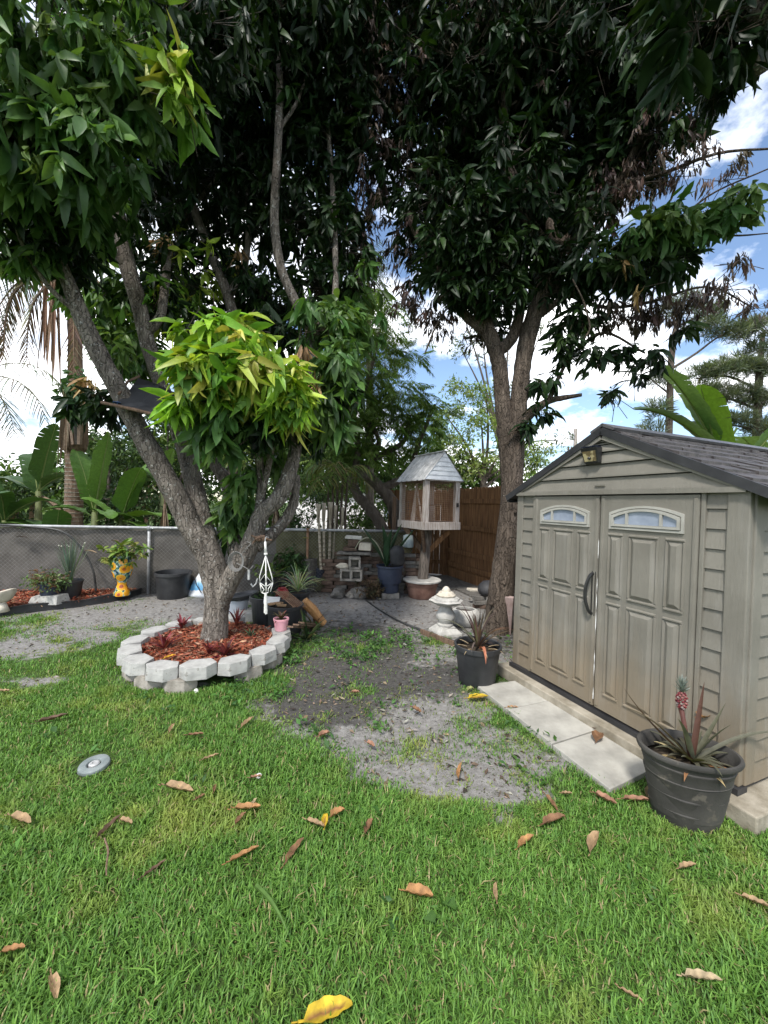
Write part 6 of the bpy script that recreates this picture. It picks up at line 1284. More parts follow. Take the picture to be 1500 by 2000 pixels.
# taller trees behind
ft = [(205, 880, 11.5, [(0, 0, 1.2), (.9, 0, .8), (-.4, .2, .3)], DKG, 'olive shaded tree behind the palm trunk and banana plants'), (330, 850, 11, [(0, 0, 1.4), (.8, .2, 1.0), (-.2, .3, .2)], DKG + LTG[:1], 'dark tree beyond the fence behind the leaning limb'),
      (450, 800, 11, [(0, 0, 1.6), (.8, 0, .9), (-.5, .2, .9), (.2, 0, -.3)], YG, 'yellow-green tree beyond the fence behind the bright young growth'), (570, 830, 10.5, [(0, 0, 1.5), (.7, .2, 1.0), (-.5, .2, .8), (.1, 0, -.2)], LTG + DKG, 'mixed green tree beyond the fence behind the right hand limb')]
for px, py, Y, offs, cols, lab in ft:
    c = P(px, py, Y); b = Vector((c.x, c.y, 0)); bl = [((c.x + o[0], c.y + o[1], c.z + o[2] - .9), (.85, .7, .6), 105) for o in offs]
    far_tree('broadleaf_tree', b, c.z * .6, bl, cols, lab, 'tree', .15, 8, .1, group='trees beyond the chain link fence')
# dense far growth closing the view behind all this
cen, cc_ = [], []
for px, py, Y, rq, n in ((-60, 960, 13, (2.2, .8, 1.2), 260), (60, 960, 13, (1.6, .8, 1.2), 240), (170, 930, 13, (1.6, .8, 1.4), 320), (280, 920, 13, (1.6, .8, 1.5), 340), (380, 880, 13.5, (1.6, .8, 1.9), 400), (480, 860, 13.5, (1.6, .8, 2.1), 420), (570, 870, 13.5, (1.4, .8, 2.0), 380), (650, 900, 13, (1.4, .8, 1.5), 320), (740, 930, 14, (1.6, .8, 1.1), 240), (830, 930, 15, (1.6, .8, 1.1), 220), (930, 940, 16, (1.6, .8, 1.0), 200), (1040, 950, 18, (1.6, .8, .8), 120)):
    a_, b_ = in_blob(n, P(px, py, Y), rq, .5); cen.append(a_); cc_.append(b_)
cen = np.concatenate(cen); cc_ = np.concatenate(cc_)
v, l, s, tt = rosettes(cen, cc_, 8, .26, .5, DKG + LTG + LTG + YG[1:2], (-15, 35), .3, .12, DIA_V, DIA_F)
tag(npmesh('far_foliage', v, l, s, M['leaf_soft'], tint=tt), 'dense dark green growth filling the lots beyond the fence', kind='stuff')
# light tree behind the cage house and the trunk of the forked tree
c = P(950, 830, 15); b = Vector((c.x, 15, 0)); bl = [((P(x, y, 15)), (.8, .7, .5), n) for x, y, n in ((900, 860, 80), (940, 820, 80), (1000, 860, 80), (1040, 880, 66), (870, 810, 80), (960, 900, 90), (1020, 900, 70), (910, 920, 80), (950, 770, 56), (900, 760, 56), (880, 890, 90), (850, 850, 80), (1060, 910, 50))]
far_tree('broadleaf_tree', b, 3.2, bl, YG, 'pale yellow-green airy tree beyond the cedar fence', 'tree', .17, 8, .13, wr=.4)
c = P(950, 700, 17); b = Vector((c.x + 1, 17, 0)); bl = [((P(x, y, 17)), (.8, .6, .45), 30) for x, y in ((900, 680), (940, 640), (960, 700), (1000, 600), (1060, 640), (900, 600), (1000, 760), (930, 780), (1090, 860))]
far_tree('broadleaf_tree', b, 5, bl, [(.12, .16, .10), (.16, .2, .13), (.09, .12, .07)], 'sparse grey-green tall tree seen through the gap between the mango trees', 'tree', .16, 6, .12)
# fern-leaved tree in the middle
def feather(cen, out, n_l, L, cols):
    n = len(cen); az = np.arctan2(out[:, 1], out[:, 0]) + rng.normal(0, .7, n); e = np.radians(rng.normal(-15, 25, n)); d = np.stack([np.cos(az) * np.cos(e), np.sin(az) * np.cos(e), np.sin(e)], 1)
    t = (np.arange(n_l) + .5) / n_l; pos = cen[:, None, :] + d[:, None, :] * (t * L)[None, :, None] - np.array((0, 0, 1.0)) * (t ** 2 * L * .35)[None, :, None]
    side = unit(np.cross(d, np.tile((0, 0, 1.0), (n, 1)))); parts = []
    base = palette(n, cols)
    for s in (-1, 1):
        dd = (side * s)[:, None, :] + d[:, None, :] * .45 + np.array((0, 0, -.25)); dd = np.broadcast_to(dd, (n, n_l, 3)).reshape(-1, 3) + rng.normal(0, .1, (n * n_l, 3))
        ln = np.tile(L * .36 * np.sin(np.pi * (t * .8 + .15)), n) * rng.uniform(.8, 1.2, n * n_l)
        parts.append(leaf_mesh(pos.reshape(-1, 3), dd, ln, np.full(n * n_l, .17), np.full(n * n_l, .3), rng.normal(0, .3, n * n_l), np.repeat(base, n_l, 0), DIA_V, DIA_F))
    parts.append(twig_mesh(cen, cen + d * L * .9 - np.array((0, 0, L * .3)), .004, (.1, .12, .05))); return parts
Yf = 8.6; b = P(775, 1040, Yf); b.z = 0; t = thing('fern_leaved_tree', b, 'crooked tree with fine ferny leaves growing behind the wire cage house', 'tree')
m = MB()
limb(m, [(790, 1080, Yf, 36), (776, 1020, Yf, 30), (768, 985, Yf, 28), (745, 955, Yf, 24), (722, 933, Yf, 22), (705, 925, Yf, 20), (720, 900, Yf + .1, 14), (740, 860, Yf, 10), (700, 800, Yf, 8)], 10)
limb(m, [(760, 1060, Yf - .2, 26), (735, 1010, Yf - .2, 24), (715, 985, Yf - .1, 22), (697, 965, Yf, 20), (690, 930, Yf, 16), (700, 880, Yf, 13), (690, 820, Yf, 10), (720, 740, Yf, 8), (740, 650, Yf, 6)], 10)
limb(m, [(745, 955, Yf, 20), (775, 940, Yf, 16), (800, 920, Yf, 12), (820, 860, Yf, 9), (850, 790, Yf, 6)], 8)
limb(m, [(722, 900, Yf, 12), (760, 880, Yf, 14), (790, 860, Yf, 9), (800, 810, Yf, 7)], 8)
limb(m, [(700, 880, Yf, 9), (660, 840, Yf, 8), (640, 760, Yf, 6)], 7)
autosmooth(m.build('trunk', M['barkfar'], t), 60); parts = []
for px, py, dy, rr_, n in ((700, 800, 0, (.55, .5, .45), 80), (760, 820, .1, (.6, .5, .45), 90), (820, 830, .1, (.5, .5, .4), 70), (720, 740, 0, (.5, .5, .4), 70), (790, 770, 0, (.5, .5, .35), 66), (680, 870, 0, (.5, .5, .35), 60), (740, 880, .2, (.6, .4, .35), 70), (830, 880, .3, (.45, .4, .3), 44), (650, 810, .2, (.45, .4, .4), 50), (730, 680, .2, (.4, .4, .3), 36), (850, 800, .2, (.35, .3, .25), 28), (700, 640, .4, (.4, .4, .3), 26), (660, 720, .4, (.45, .4, .4), 40), (760, 640, .6, (.35, .3, .3), 18), (640, 900, .3, (.4, .4, .3), 36), (690, 580, .6, (.45, .4, .3), 34), (750, 590, .8, (.4, .4, .3), 26), (800, 690, .5, (.4, .4, .3), 30), (650, 650, .7, (.45, .4, .35), 36)):
    cen, out = in_blob(n, P(px, py, Yf + dy), rr_); parts += feather(cen, out, 15, .48, [(.10, .18, .035), (.14, .24, .05), (.08, .14, .03), (.2, .31, .07), (.16, .27, .055)])
v, l, s, tt = merge(parts); npmesh('crown', v, l, s, M['leaf_soft'], t, tt)
# slim conifer peeking between the mango crowns
Yc = 11; b = P(725, 980, Yc); b.z = 0; t = thing('tall_conifer', b, 'slim tall conifer with feathery tips in the gap between the mango trees', 'tree'); m = MB(); m.tube([b, P(722, 760, Yc), P(718, 480, Yc)], [.14, .1, .03], 8); m.build('trunk', M['barkfar'], t); parts = []
for i in range(16):
    y = 500 + i * 20; w = .16 + i * .05; cen, out = in_blob(30, P(720 + r.uniform(-6, 6), y, Yc), (w * 1.3, w, .24)); parts += feather(cen, out, 10, .55, [(.12, .16, .09), (.16, .2, .12), (.09, .12, .07)])
v, l, s, tt = merge(parts); npmesh('crown', v, l, s, M['leaf_soft'], t, tt)

# ------------------------------------------------------------------ banana plants
def banana_blade(m, p0, d, L, w, droop, cols, tears=5, roll=0.0, seed=0):
    rr_ = random.Random(seed); n = 22; p = Vector(p0); cur = Vector(d).normalized(); st = L / n; g = Vector((0, 0, -1)); rows = []
    side0 = cur.cross(Vector((0, 0, 1))).normalized(); col = rr_.choice(cols); tear = {rr_.randrange(5, n - 1) for _ in range(tears)}
    for i in range(n + 1):
        t = i / n; side = cur.cross(Vector((0, 0, 1))); side = side.normalized() if side.length > .15 else side0; side0 = side; nrm = side.cross(cur).normalized()
        side, nrm = side * math.cos(roll) + nrm * math.sin(roll), nrm * math.cos(roll) - side * math.sin(roll)
        ww = w * .5 * min(1, (t - .10) * 6 if t > .1 else .03) * (1 - max(0, (t - .75) / .27) ** 2.2) + .012
        wob = rr_.uniform(-.012, .012)
        rows.append([p - side * ww + nrm * (ww * .22 + wob), p - side * ww * .5 + nrm * ww * .2, p.copy(), p + side * ww * .5 + nrm * ww * .2, p + side * ww + nrm * (ww * .22 - wob)])
        p = p + cur * st; cur = (cur + g * droop / n * (.4 + 1.6 * t)).normalized()
    vs, fs = [], []
    for i in range(n):
        a, b = rows[i], rows[i + 1]; g_ = 0.22 if i in tear else .0
        aa = [a[0].lerp(b[0], g_), a[1], a[2], a[3], a[4].lerp(b[4], g_)]
        k = len(vs); vs += aa + b; fs += [(k + j, k + j + 1, k + 5 + j + 1, k + 5 + j) for j in range(4)]
    m.add(vs, fs, col); m.tube([rw[2] - Vector((0, 0, .006)) for rw in rows], [.018 * (1 - .75 * i / n) * (L / 1.4) for i in range(n + 1)], 5, (.22, .27, .09))
def banana(base, h, leaves, label, cols, group=None, r0=.09, name='banana_plant', dead=0):
    t = thing(name, base, label, 'banana plant', group); base = Vector(base); m = MB(); top = base + Vector((0, 0, h)); m.tube([base, base.lerp(top, .5), top], [r0, r0 * .85, r0 * .55], 10, (.17, .2, .08)); m.build('stem', M['leaf_soft'], t, True)
    for k, (d, L, w, dr) in enumerate(leaves): m = MB(); banana_blade(m, top - Vector((0, 0, .1 * (k % 3))), d, L, w, dr, cols, 5, .1, k); m.build('leaf', M['leaf'], t, True)
    for k in range(dead): m = MB(); a = k * 2.1; m.blade(top - Vector((0, 0, .15)), (math.cos(a), math.sin(a) * .4, -.4), 1.0, .16, 2.0, 8, (.26, .18, .12), .5); m.build('dead_leaf', M['dry'], t)
    return t
BG_ = [(.07, .15, .03), (.09, .18, .035), (.055, .12, .028), (.12, .22, .05)]
B = lambda px, Y: Vector((P(px, 1000, Y).x, Y, 0))
banana(B(108, 7.4), .85, [((-1, 0, .5), 1.3, .34, 1.0), ((-.8, -.3, .2), 1.25, .3, .5), ((.25, -.2, 1), .75, .4, .4), ((-.9, .2, -.02), 1.1, .26, .3), ((.7, .1, .5), .7, .3, .9)], 'low banana plant with broad leaves behind the fence left of the palm trunk', BG_, 'banana plants behind the fence')
banana(B(185, 7.8), 1.3, [((.15, 0, 1), 1.6, .42, .3), ((-.3, .1, 1), 1.5, .4, .6), ((.8, -.2, .35), 1.2, .34, .9), ((.5, -.4, .1), 1.0, .3, .6), ((-.6, -.3, .4), .9, .3, 1.1)], 'banana plant with tall dark leaves just right of the palm trunk', BG_, 'banana plants behind the fence')
banana(B(238, 7.7), 1.2, [((.35, -.1, 1), 1.1, .48, .5), ((1, -.2, .5), 1.1, .46, .9), ((-.5, -.2, .8), .9, .36, .9), ((.2, .3, 1), 1.2, .4, .3), ((.7, -.3, .1), .8, .3, .8)], 'banana plant with lit upright leaves between the palm and the leaning limb', [(.11, .21, .04), (.09, .18, .035), (.15, .26, .06)], 'banana plants behind the fence')
banana(B(318, 8.3), 1.9, [((.2, 0, 1), .8, .36, .6), ((-.5, 0, .8), .7, .3, 1.0)], 'banana plant half hidden behind the leaning limb of the ringed tree', BG_, 'banana plants behind the fence')
banana(B(75, 8.4), 1.7, [((.2, 0, 1), 1.5, .5, .5), ((-.8, 0, .7), 1.3, .4, 1.5), ((-.3, .2, 1), 1.3, .42, 1.2), ((.6, 0, .6), 1.1, .36, 1.6)], 'tall banana plant with dead drooping leaves at the far left', [(.05, .10, .03), (.06, .12, .035)], 'banana plants behind the fence', dead=4)
banana(B(10, 7.6), 1.1, [((.6, 0, .6), 1.2, .34, 1.3), ((.9, -.2, .3), 1.0, .3, .8), ((-.3, 0, 1), 1.3, .4, .8), ((.3, -.4, .8), 1.1, .34, 1.5)], 'shaded banana plant behind the fence at the left edge', [(.05, .11, .028), (.06, .13, .03)], 'banana plants behind the fence')
t = banana(Vector((5.3, 6.0, 0)), 2.5, [], 'big banana plant rising behind the shed roof at the right', BG_)
PB = [(.14, .24, .08), (.17, .28, .10)]
for (px0, py0), (px1, py1), w, dr, cols in (((1410, 900), (1300, 728), .42, .55, PB), ((1415, 905), (1258, 802), .40, .75, PB), ((1405, 920), (1372, 770), .5, .3, [(.20, .34, .05), (.18, .31, .05)]), ((1440, 930), (1560, 800), .4, .5, PB)):
    a = P(px0, py0, 6.0); b_ = P(px1, py1, 5.7); d = (b_ - a); L = d.length; m = MB(); d = d.normalized() + Vector((0, 0, dr * .42)); banana_blade(m, a, d, L * 1.12, w, dr, cols, 6, .35, int(px1)); m.build('leaf', M['leaf'], t, True)
m = MB(); pp, rr = smooth_path([P(1405, 930, 6.0), P(1420, 870, 6.0), P(1440, 835, 5.9)], [.03, .025, .015], 5); m.tube(pp, rr, 6, (.2, .27, .1)); m.build('leaf_stalk', M['leaf_soft'], t)
banana(Vector((6.6, 6.8, 0)), 2.2, [((-.5, -.3, .6), 1.3, .4, .8), ((.3, 0, 1), 1.4, .4, .5), ((-.9, 0, .25), 1.2, .36, .6)], 'smaller banana plant whose leaf tip shows over the shed ridge at the right edge', PB)

# ------------------------------------------------------------------ palms at the left
Yp = 8.1; b = P(143, 1020, Yp); b.z = 0; pt = thing('palm_tree', b, 'ringed palm trunk with hanging dead fronds behind the fence at left', 'palm'); m = MB(); top = P(146, 882, Yp); pr, rd = [], []
N = 30
for i in range(N):
    q = b.lerp(top, i / N); q2 = b.lerp(top, (i + .93) / N); rr_ = .175 - .02 * i / N; pr += [q, q.lerp(q2, .92), q2]; rd += [rr_ * .965, rr_ * 1.0, rr_ * 1.035]
m.tube(pr, rd, 16, jit=.015); tr_ = m.build('trunk', M['palmtrunk'], pt)
m = MB()
for i in range(N): q = b.lerp(top, (i + .95) / N); rr_ = (.175 - .02 * i / N) * 1.04; m.lathe(q, [(rr_, -.008), (rr_ + .004, 0), (rr_, .008)], 16, wob=lambda a, k: 1 + .02 * math.sin(3 * a + i))
m.build('leaf_scars', M['cane'], tr_)
m = MB(); pp, rr = smooth_path([P(146, 884, Yp), P(146, 870, Yp), P(147, 820, Yp), P(148, 760, Yp), P(146, 640, Yp), P(140, 520, Yp)], [.17, .22, .22, .13, .12, .10], 5); m.tube(pp, rr, 14, jit=.08); m.build('leaf_bases', M['wood_dark'], pt)
m = MB()
for dx in (-8, 0, 9): m.blade(P(147 + dx, 868, Yp - .26), (dx * .01, -.08, 1), .9, .11, -.05, 6, (.10, .09, .08) if dx == 0 else (.28, .2, .15), .4)
m.build('boot_sheaths', M['dry'], pt)
cr0 = P(128, 520, Yp); PGR = [(.07, .11, .08), (.09, .14, .10), (.055, .09, .06)]
for k, (d, L, dr, cols, hang) in enumerate((((-1, 0, .7), 3.0, 2.2, PGR, .5), ((-.8, -.3, 1), 2.8, 2.4, PGR, .5), ((-1, .2, .2), 2.4, 2.3, PGR, .7), ((-.6, -.5, .2), 2.2, 3.0, PGR, .8), ((.3, .2, 1), 2.4, 2.0, PGR, .5), ((.8, .1, .6), 2.2, 2.2, PGR, .5), ((-.5, .1, 1.0), 2.6, 1.2, PD[1:3] + PGR[:1], .2), ((-.9, -.1, .35), 2.2, 2.6, PGR, .7), ((-.7, -.4, .6), 2.6, 2.8, PGR, .8), ((-.3, -.6, .5), 2.2, 3.0, PGR, .9), ((-.95, .1, .0), 2.6, 2.0, PGR, .9), ((-.2, .3, 1), 2.6, 1.8, PGR, .5))):
    m = MB(); frond(m, cr0, d, L, 26, .62, .03, dr, cols, hang, (.2, .18, .1), .025); m.build('frond', M['leaf_soft'], pt)
for k, (px, d, L) in enumerate(((120, (-.35, -.1, -.2), 1.9), (105, (-.5, 0, .1), 2.2), (140, (.2, -.2, -.3), 2.0), (95, (-.7, .1, .2), 2.3), (150, (.5, .0, .1), 1.8))):
    m = MB(); frond(m, P(px, 545, Yp - .1), d, L, 24, .55, .028, 5.0, PD, 1.2, (.26, .18, .12), .03, .2); m.build('dead_frond', M['dry'], pt)
m = MB()
for k in range(26): m.blade(P(98 + random.uniform(-12, 14), 555 + random.uniform(-10, 20), Yp - .3), (random.uniform(-.1, .1), random.uniform(-.1, .1), -1), random.uniform(1.2, 2.1), .06, .1, 6, random.choice([(.26, .14, .09), (.34, .22, .15), (.22, .13, .09)]), .3)
m.build('dead_skirt', M['dry'], pt)
m = MB()
for k in range(14): m.blade(P(128 + random.uniform(-3, 3), 770, Yp - .28), (random.uniform(-.12, .05), 0, -1), random.uniform(1.0, 1.7), .05, .1, 6, random.choice(PD), .3)
m.build('dead_skirt', M['dry'], pt)
cen, out = in_blob(30, P(158, 770, 7.6), (.4, .3, .45)); v, l, s, tt = rosettes(cen, out, 8, .2, .5, [(.05, .11, .05), (.08, .15, .06)], (-30, 25), .3, .05, DIA_V, DIA_F); vt = thing('climbing_vine', P(158, 770, 7.6), 'leafy green vine clinging to the palm trunk below its fronds', 'vine'); npmesh('foliage', v, l, s, M['leaf_soft'], vt, tt)
b = Vector((P(-60, 1000, 6.9).x, 6.9, 0)); t = thing('palm_tree', b, 'palm at the left edge showing only the tips of its drooping fronds', 'palm'); m = MB(); m.tube([b, b + Vector((0, 0, 3.6))], [.15, .12], 10); m.build('trunk', M['palmtrunk'], t)
for d, L in (((1, .1, .4), 1.6), ((.9, -.3, .1), 1.5), ((.8, .3, .9), 1.7), ((1, 0, -.2), 1.3)): m = MB(); frond(m, b + Vector((0, 0, 3.6)), d, L, 22, .6, .02, 2.2, [(.09, .12, .06), (.16, .16, .09)], .7); m.build('frond', M['leaf_soft'], t)
# dry palm frond hung behind the leaning limb, and one standing by the fork
for px, py, Y, L, lab in ((322, 985, 7.2, .55, 'dry brown palm frond standing behind the fence left of the ringed trunk'), (540, 985, 7.3, .6, 'dry tan palm frond behind the fence right of the forked limb')):
    c = P(px, py, Y); m = MB()
    for k in range(24): m.blade(c, (random.uniform(-.22, .22), random.uniform(-.1, .1), -1), L * random.uniform(.7, 1.1), .03, .05, 4, random.choice(PD), .3)
    for k in range(6): m.blade(c - Vector((0, 0, .05)), (random.uniform(-.06, .06), 0, 1), .3, .03, .1, 4, random.choice(PD), .3)
    m.tube([c, Vector((c.x, c.y, 0))], [.025, .03], 6, (.26, .18, .12)); tag(m.build('dry_frond', M['dry'], org=Vector((c.x, c.y, 0))), lab, 'palm frond', 'dry fronds behind the fence')

# ------------------------------------------------------------------ pines far right
def pine(base, trunk_spec, boughs, label, tufts):
    t = thing('pine_tree', base, label, 'tree', 'pines beyond the shed'); m = MB(); limb(m, trunk_spec, 9)
    for sp_ in boughs: limb(m, sp_, 6, sub=3)
    autosmooth(m.build('trunk', M['bark2'], t), 60); parts = []
    for px, py, Y, r_, n in tufts:
        cen, out = in_blob(n, P(px, py, Y), r_, .5)
        parts.append(rosettes(cen, out * .6 + np.array((0, 0, .4)), 30, .42, .075, [(.12, .15, .10), (.15, .185, .12), (.10, .13, .085), (.18, .215, .13)], (25, 35), .1, .05, DIA_V, DIA_F)); k = rng.random(n) < .4; parts.append(twig_mesh(cen[k] - np.array((.2, 0, .3)), cen[k], .012, (.09, .065, .05)))
    v, l, s, tt = merge(parts); npmesh('crown', v, l, s, M['leaf_soft'], t, tt)
Y1 = 16
pine(B(1305, Y1), [(1302, 980, Y1, 15), (1306, 860, Y1, 14), (1308, 780, Y1, 13), (1312, 690, Y1, 12), (1325, 620, Y1, 9), (1345, 560, Y1, 5)], [[(1312, 720, Y1, 6), (1360, 690, Y1, 5), (1400, 660, Y1, 4), (1460, 630, Y1, 2)], [(1308, 770, Y1, 4), (1270, 740, Y1, 2)], [(1318, 640, Y1, 5), (1380, 610, Y1, 3)]], 'pine with a bare trunk rising beyond the shed ridge',
     [(1340, 600, Y1, (1.0, .8, .35), 45), (1390, 610, Y1, (.9, .8, .3), 37), (1380, 640, Y1, (.9, .7, .22), 34), (1430, 650, Y1, (.9, .8, .3), 40), (1480, 640, Y1, (.9, .8, .4), 45), (1500, 680, Y1, (.8, .8, .3), 34), (1290, 740, Y1, (.5, .5, .3), 19), (1280, 800, Y1, (.5, .5, .4), 19), (1270, 840, Y1, (.4, .5, .4), 16)])
Y2 = 19
pine(B(1480, Y2), [(1475, 1000, Y2, 18), (1478, 860, Y2, 16), (1482, 740, Y2, 13), (1490, 650, Y2, 8)], [[(1478, 800, Y2, 6), (1430, 780, Y2, 5), (1370, 770, Y2, 3)], [(1480, 760, Y2, 6), (1420, 735, Y2, 4), (1360, 740, Y2, 3)], [(1480, 840, Y2, 5), (1430, 830, Y2, 3)], [(1478, 870, Y2, 5), (1400, 860, Y2, 3)]], 'broad bushy pine behind the banana plant at the right edge',
     [(1390, 730, Y2, (1.1, .9, .4), 70), (1440, 715, Y2, (1.2, .9, .4), 76), (1490, 720, Y2, (1.1, .9, .5), 70), (1370, 765, Y2, (.9, .9, .35), 58), (1430, 770, Y2, (1.2, .9, .45), 87), (1490, 780, Y2, (1.1, .9, .5), 76), (1440, 820, Y2, (1.2, .9, .4), 70), (1495, 840, Y2, (1.0, .9, .5), 63), (1400, 820, Y2, (.8, .8, .3), 34), (1470, 880, Y2, (1.1, .9, .4), 52)])
# utility pole and its wires
b = B(1123, 26); up = thing('utility_pole', b, 'pale utility pole with insulators far behind the shed', 'pole'); m = MB(); m.tube([b, P(1124, 838, 26)], [.16, .12], 10); m.build('shaft', M['wood_grey'], up)
m = MB(); m.beam(P(1108, 882, 26), P(1134, 878, 25.9), .12, .14); m.build('crossarm', M['wood_grey'], up)
for px in (1110, 1116, 1128): m = MB(); m.lathe(P(px, 879, 26), [(.05, 0), (.07, .1), (.04, .22), (0, .25)], 8); m.build('insulator', M['wood_dark'], up)
m = MB(); m.lathe(P(1117, 853, 26), [(.12, -.2), (.17, -.15), (.17, .15), (.1, .22), (0, .24)], 10); m.build('transformer', M['galv'], up)
for k, (y0, y1, lab) in enumerate(((882, 880, 'upper thin power line crossing the sky from the utility pole'), (905, 912, 'lower thin power line crossing the sky from the utility pole'))):
    a, b_ = P(1112, y0, 26), P(-400, y1 - 110 + 200 * k, 30); m = MB(); pts = [a.lerp(b_, t / 16) - Vector((0, 0, 1.6 * (1 - (2 * t / 16 - 1) ** 2))) for t in range(17)]; m.tube(pts, .018, 4)
    tag(m.build('power_line', M['hose'], org=a), lab, 'wire', 'power lines')
# neighbour's pale roof edge glimpsed through the shrubs
nb = thing('neighbour_house', (P(720, 960, 22).x, 22, 0), 'low pale roofed house glimpsed through the shrubs beyond the fence', 'house'); c = nb.location
m = MB(); m.box(c + Vector((0, 3, 1.2)), (9, 6, 2.4)); m.build('wall', M['white'], nb); m = MB(); m.prism([(c.x - 5, c.y - .5), (c.x + 5, c.y - .5), (c.x + 5, c.y + 6.5), (c.x - 5, c.y + 6.5)], 2.4, 2.6); m.add([c + Vector(p) for p in ((-5, -.5, 2.6), (5, -.5, 2.6), (5, 6.5, 2.6), (-5, 6.5, 2.6), (-4, 3, 3.6), (4, 3, 3.6))], [(0, 1, 5, 4), (1, 2, 5), (2, 3, 4, 5), (3, 0, 4)]); m.build('roof', M['galv'], nb)
m = MB(); m.box(c + Vector((1.5, -.02, 1.3)), (1.2, .06, 1.0)); m.build('window', M['pane'], nb)
# ------------------------------------------------------------------ fallen leaves, each one its own thing
TN, BR, DB, YL, OR, PK, CR, GR = (.40, .27, .15), (.26, .14, .075), (.14, .085, .055), (.60, .42, .03), (.42, .22, .09), (.36, .19, .12), (.46, .36, .22), (.10, .19, .04)
def fallen(px, py, L, ang, col, label, w=.23, curl=1.0, z=.032, group='fallen leaves on the ground'):
    c = G(px, py, z); sc = c.length * 0; dist = c.y
    hv = (G(px + L / 2 * math.cos(R(ang)), py - L / 2 * math.sin(R(ang)), z) - G(px - L / 2 * math.cos(R(ang)), py + L / 2 * math.sin(R(ang)), z)); ln = min(hv.length, .24); rz = math.atan2(hv.y, hv.x); m = MB(); n = 10; vs, fs = [], []; r_ = random.Random(int(px * 7 + py))
    b1, tw = r_.uniform(.5, 1.3) * curl, r_.uniform(-.9, .9) * curl
    for i in range(n + 1):
        t = i / n; x = (t - .5) * ln; ww = ln * w * (math.sin(PI * min(1, t * .9 + .06)) ** .8 if t > .16 else .10) * .5 + .001
        zc = .10 * ln * b1 * (2 * t - 1) ** 2; f = .95 * curl; a = tw * (t - .5)
        yb = .06 * ln * math.sin(t * 3.1) * b1
        for s in (-1, -.5, 0, .5, 1):
            yy = s * ww; zz_ = zc + abs(s) ** 1.5 * ww * f * 1.1 + .004 * math.sin(i * 2.1 + s * 3)
            vs.append(Vector((x, yb + yy * math.cos(a) - zz_ * math.sin(a) * .5, .004 + zz_ * math.cos(a) + abs(yy * math.sin(a)))))
    for i in range(n):
        for j in range(4): fs.append((i * 5 + j, i * 5 + j + 1, i * 5 + 6 + j, i * 5 + 5 + j))
    M4 = Matrix.Rotation(rz, 4, 'Z'); m.v = [M4 @ v for v in vs]; m.f = fs
    base = Vector(col)
    for k in range(len(vs)):
        q = r_.uniform(.75, 1.15); 
        mid_ = k % 5 == 2
        m.t.append((.30 * q, .14 * q, .05 * q) if mid_ and col is YL and 9 < k < 46 else tuple(x * q * (.75 if mid_ else 1) for x in base))
    st = M4 @ Vector((-.5 * ln, 0, .012)); m.tube([st, st + M4 @ Vector((-.12 * ln, .02 * ln, 0))], .0022, 5, (col[0] * .8, col[1] * .75, col[2] * .7))
    o = m.build('fallen_leaf', M['dry'], smooth=True); o.location = c; return tag(o, label, 'leaf', group)
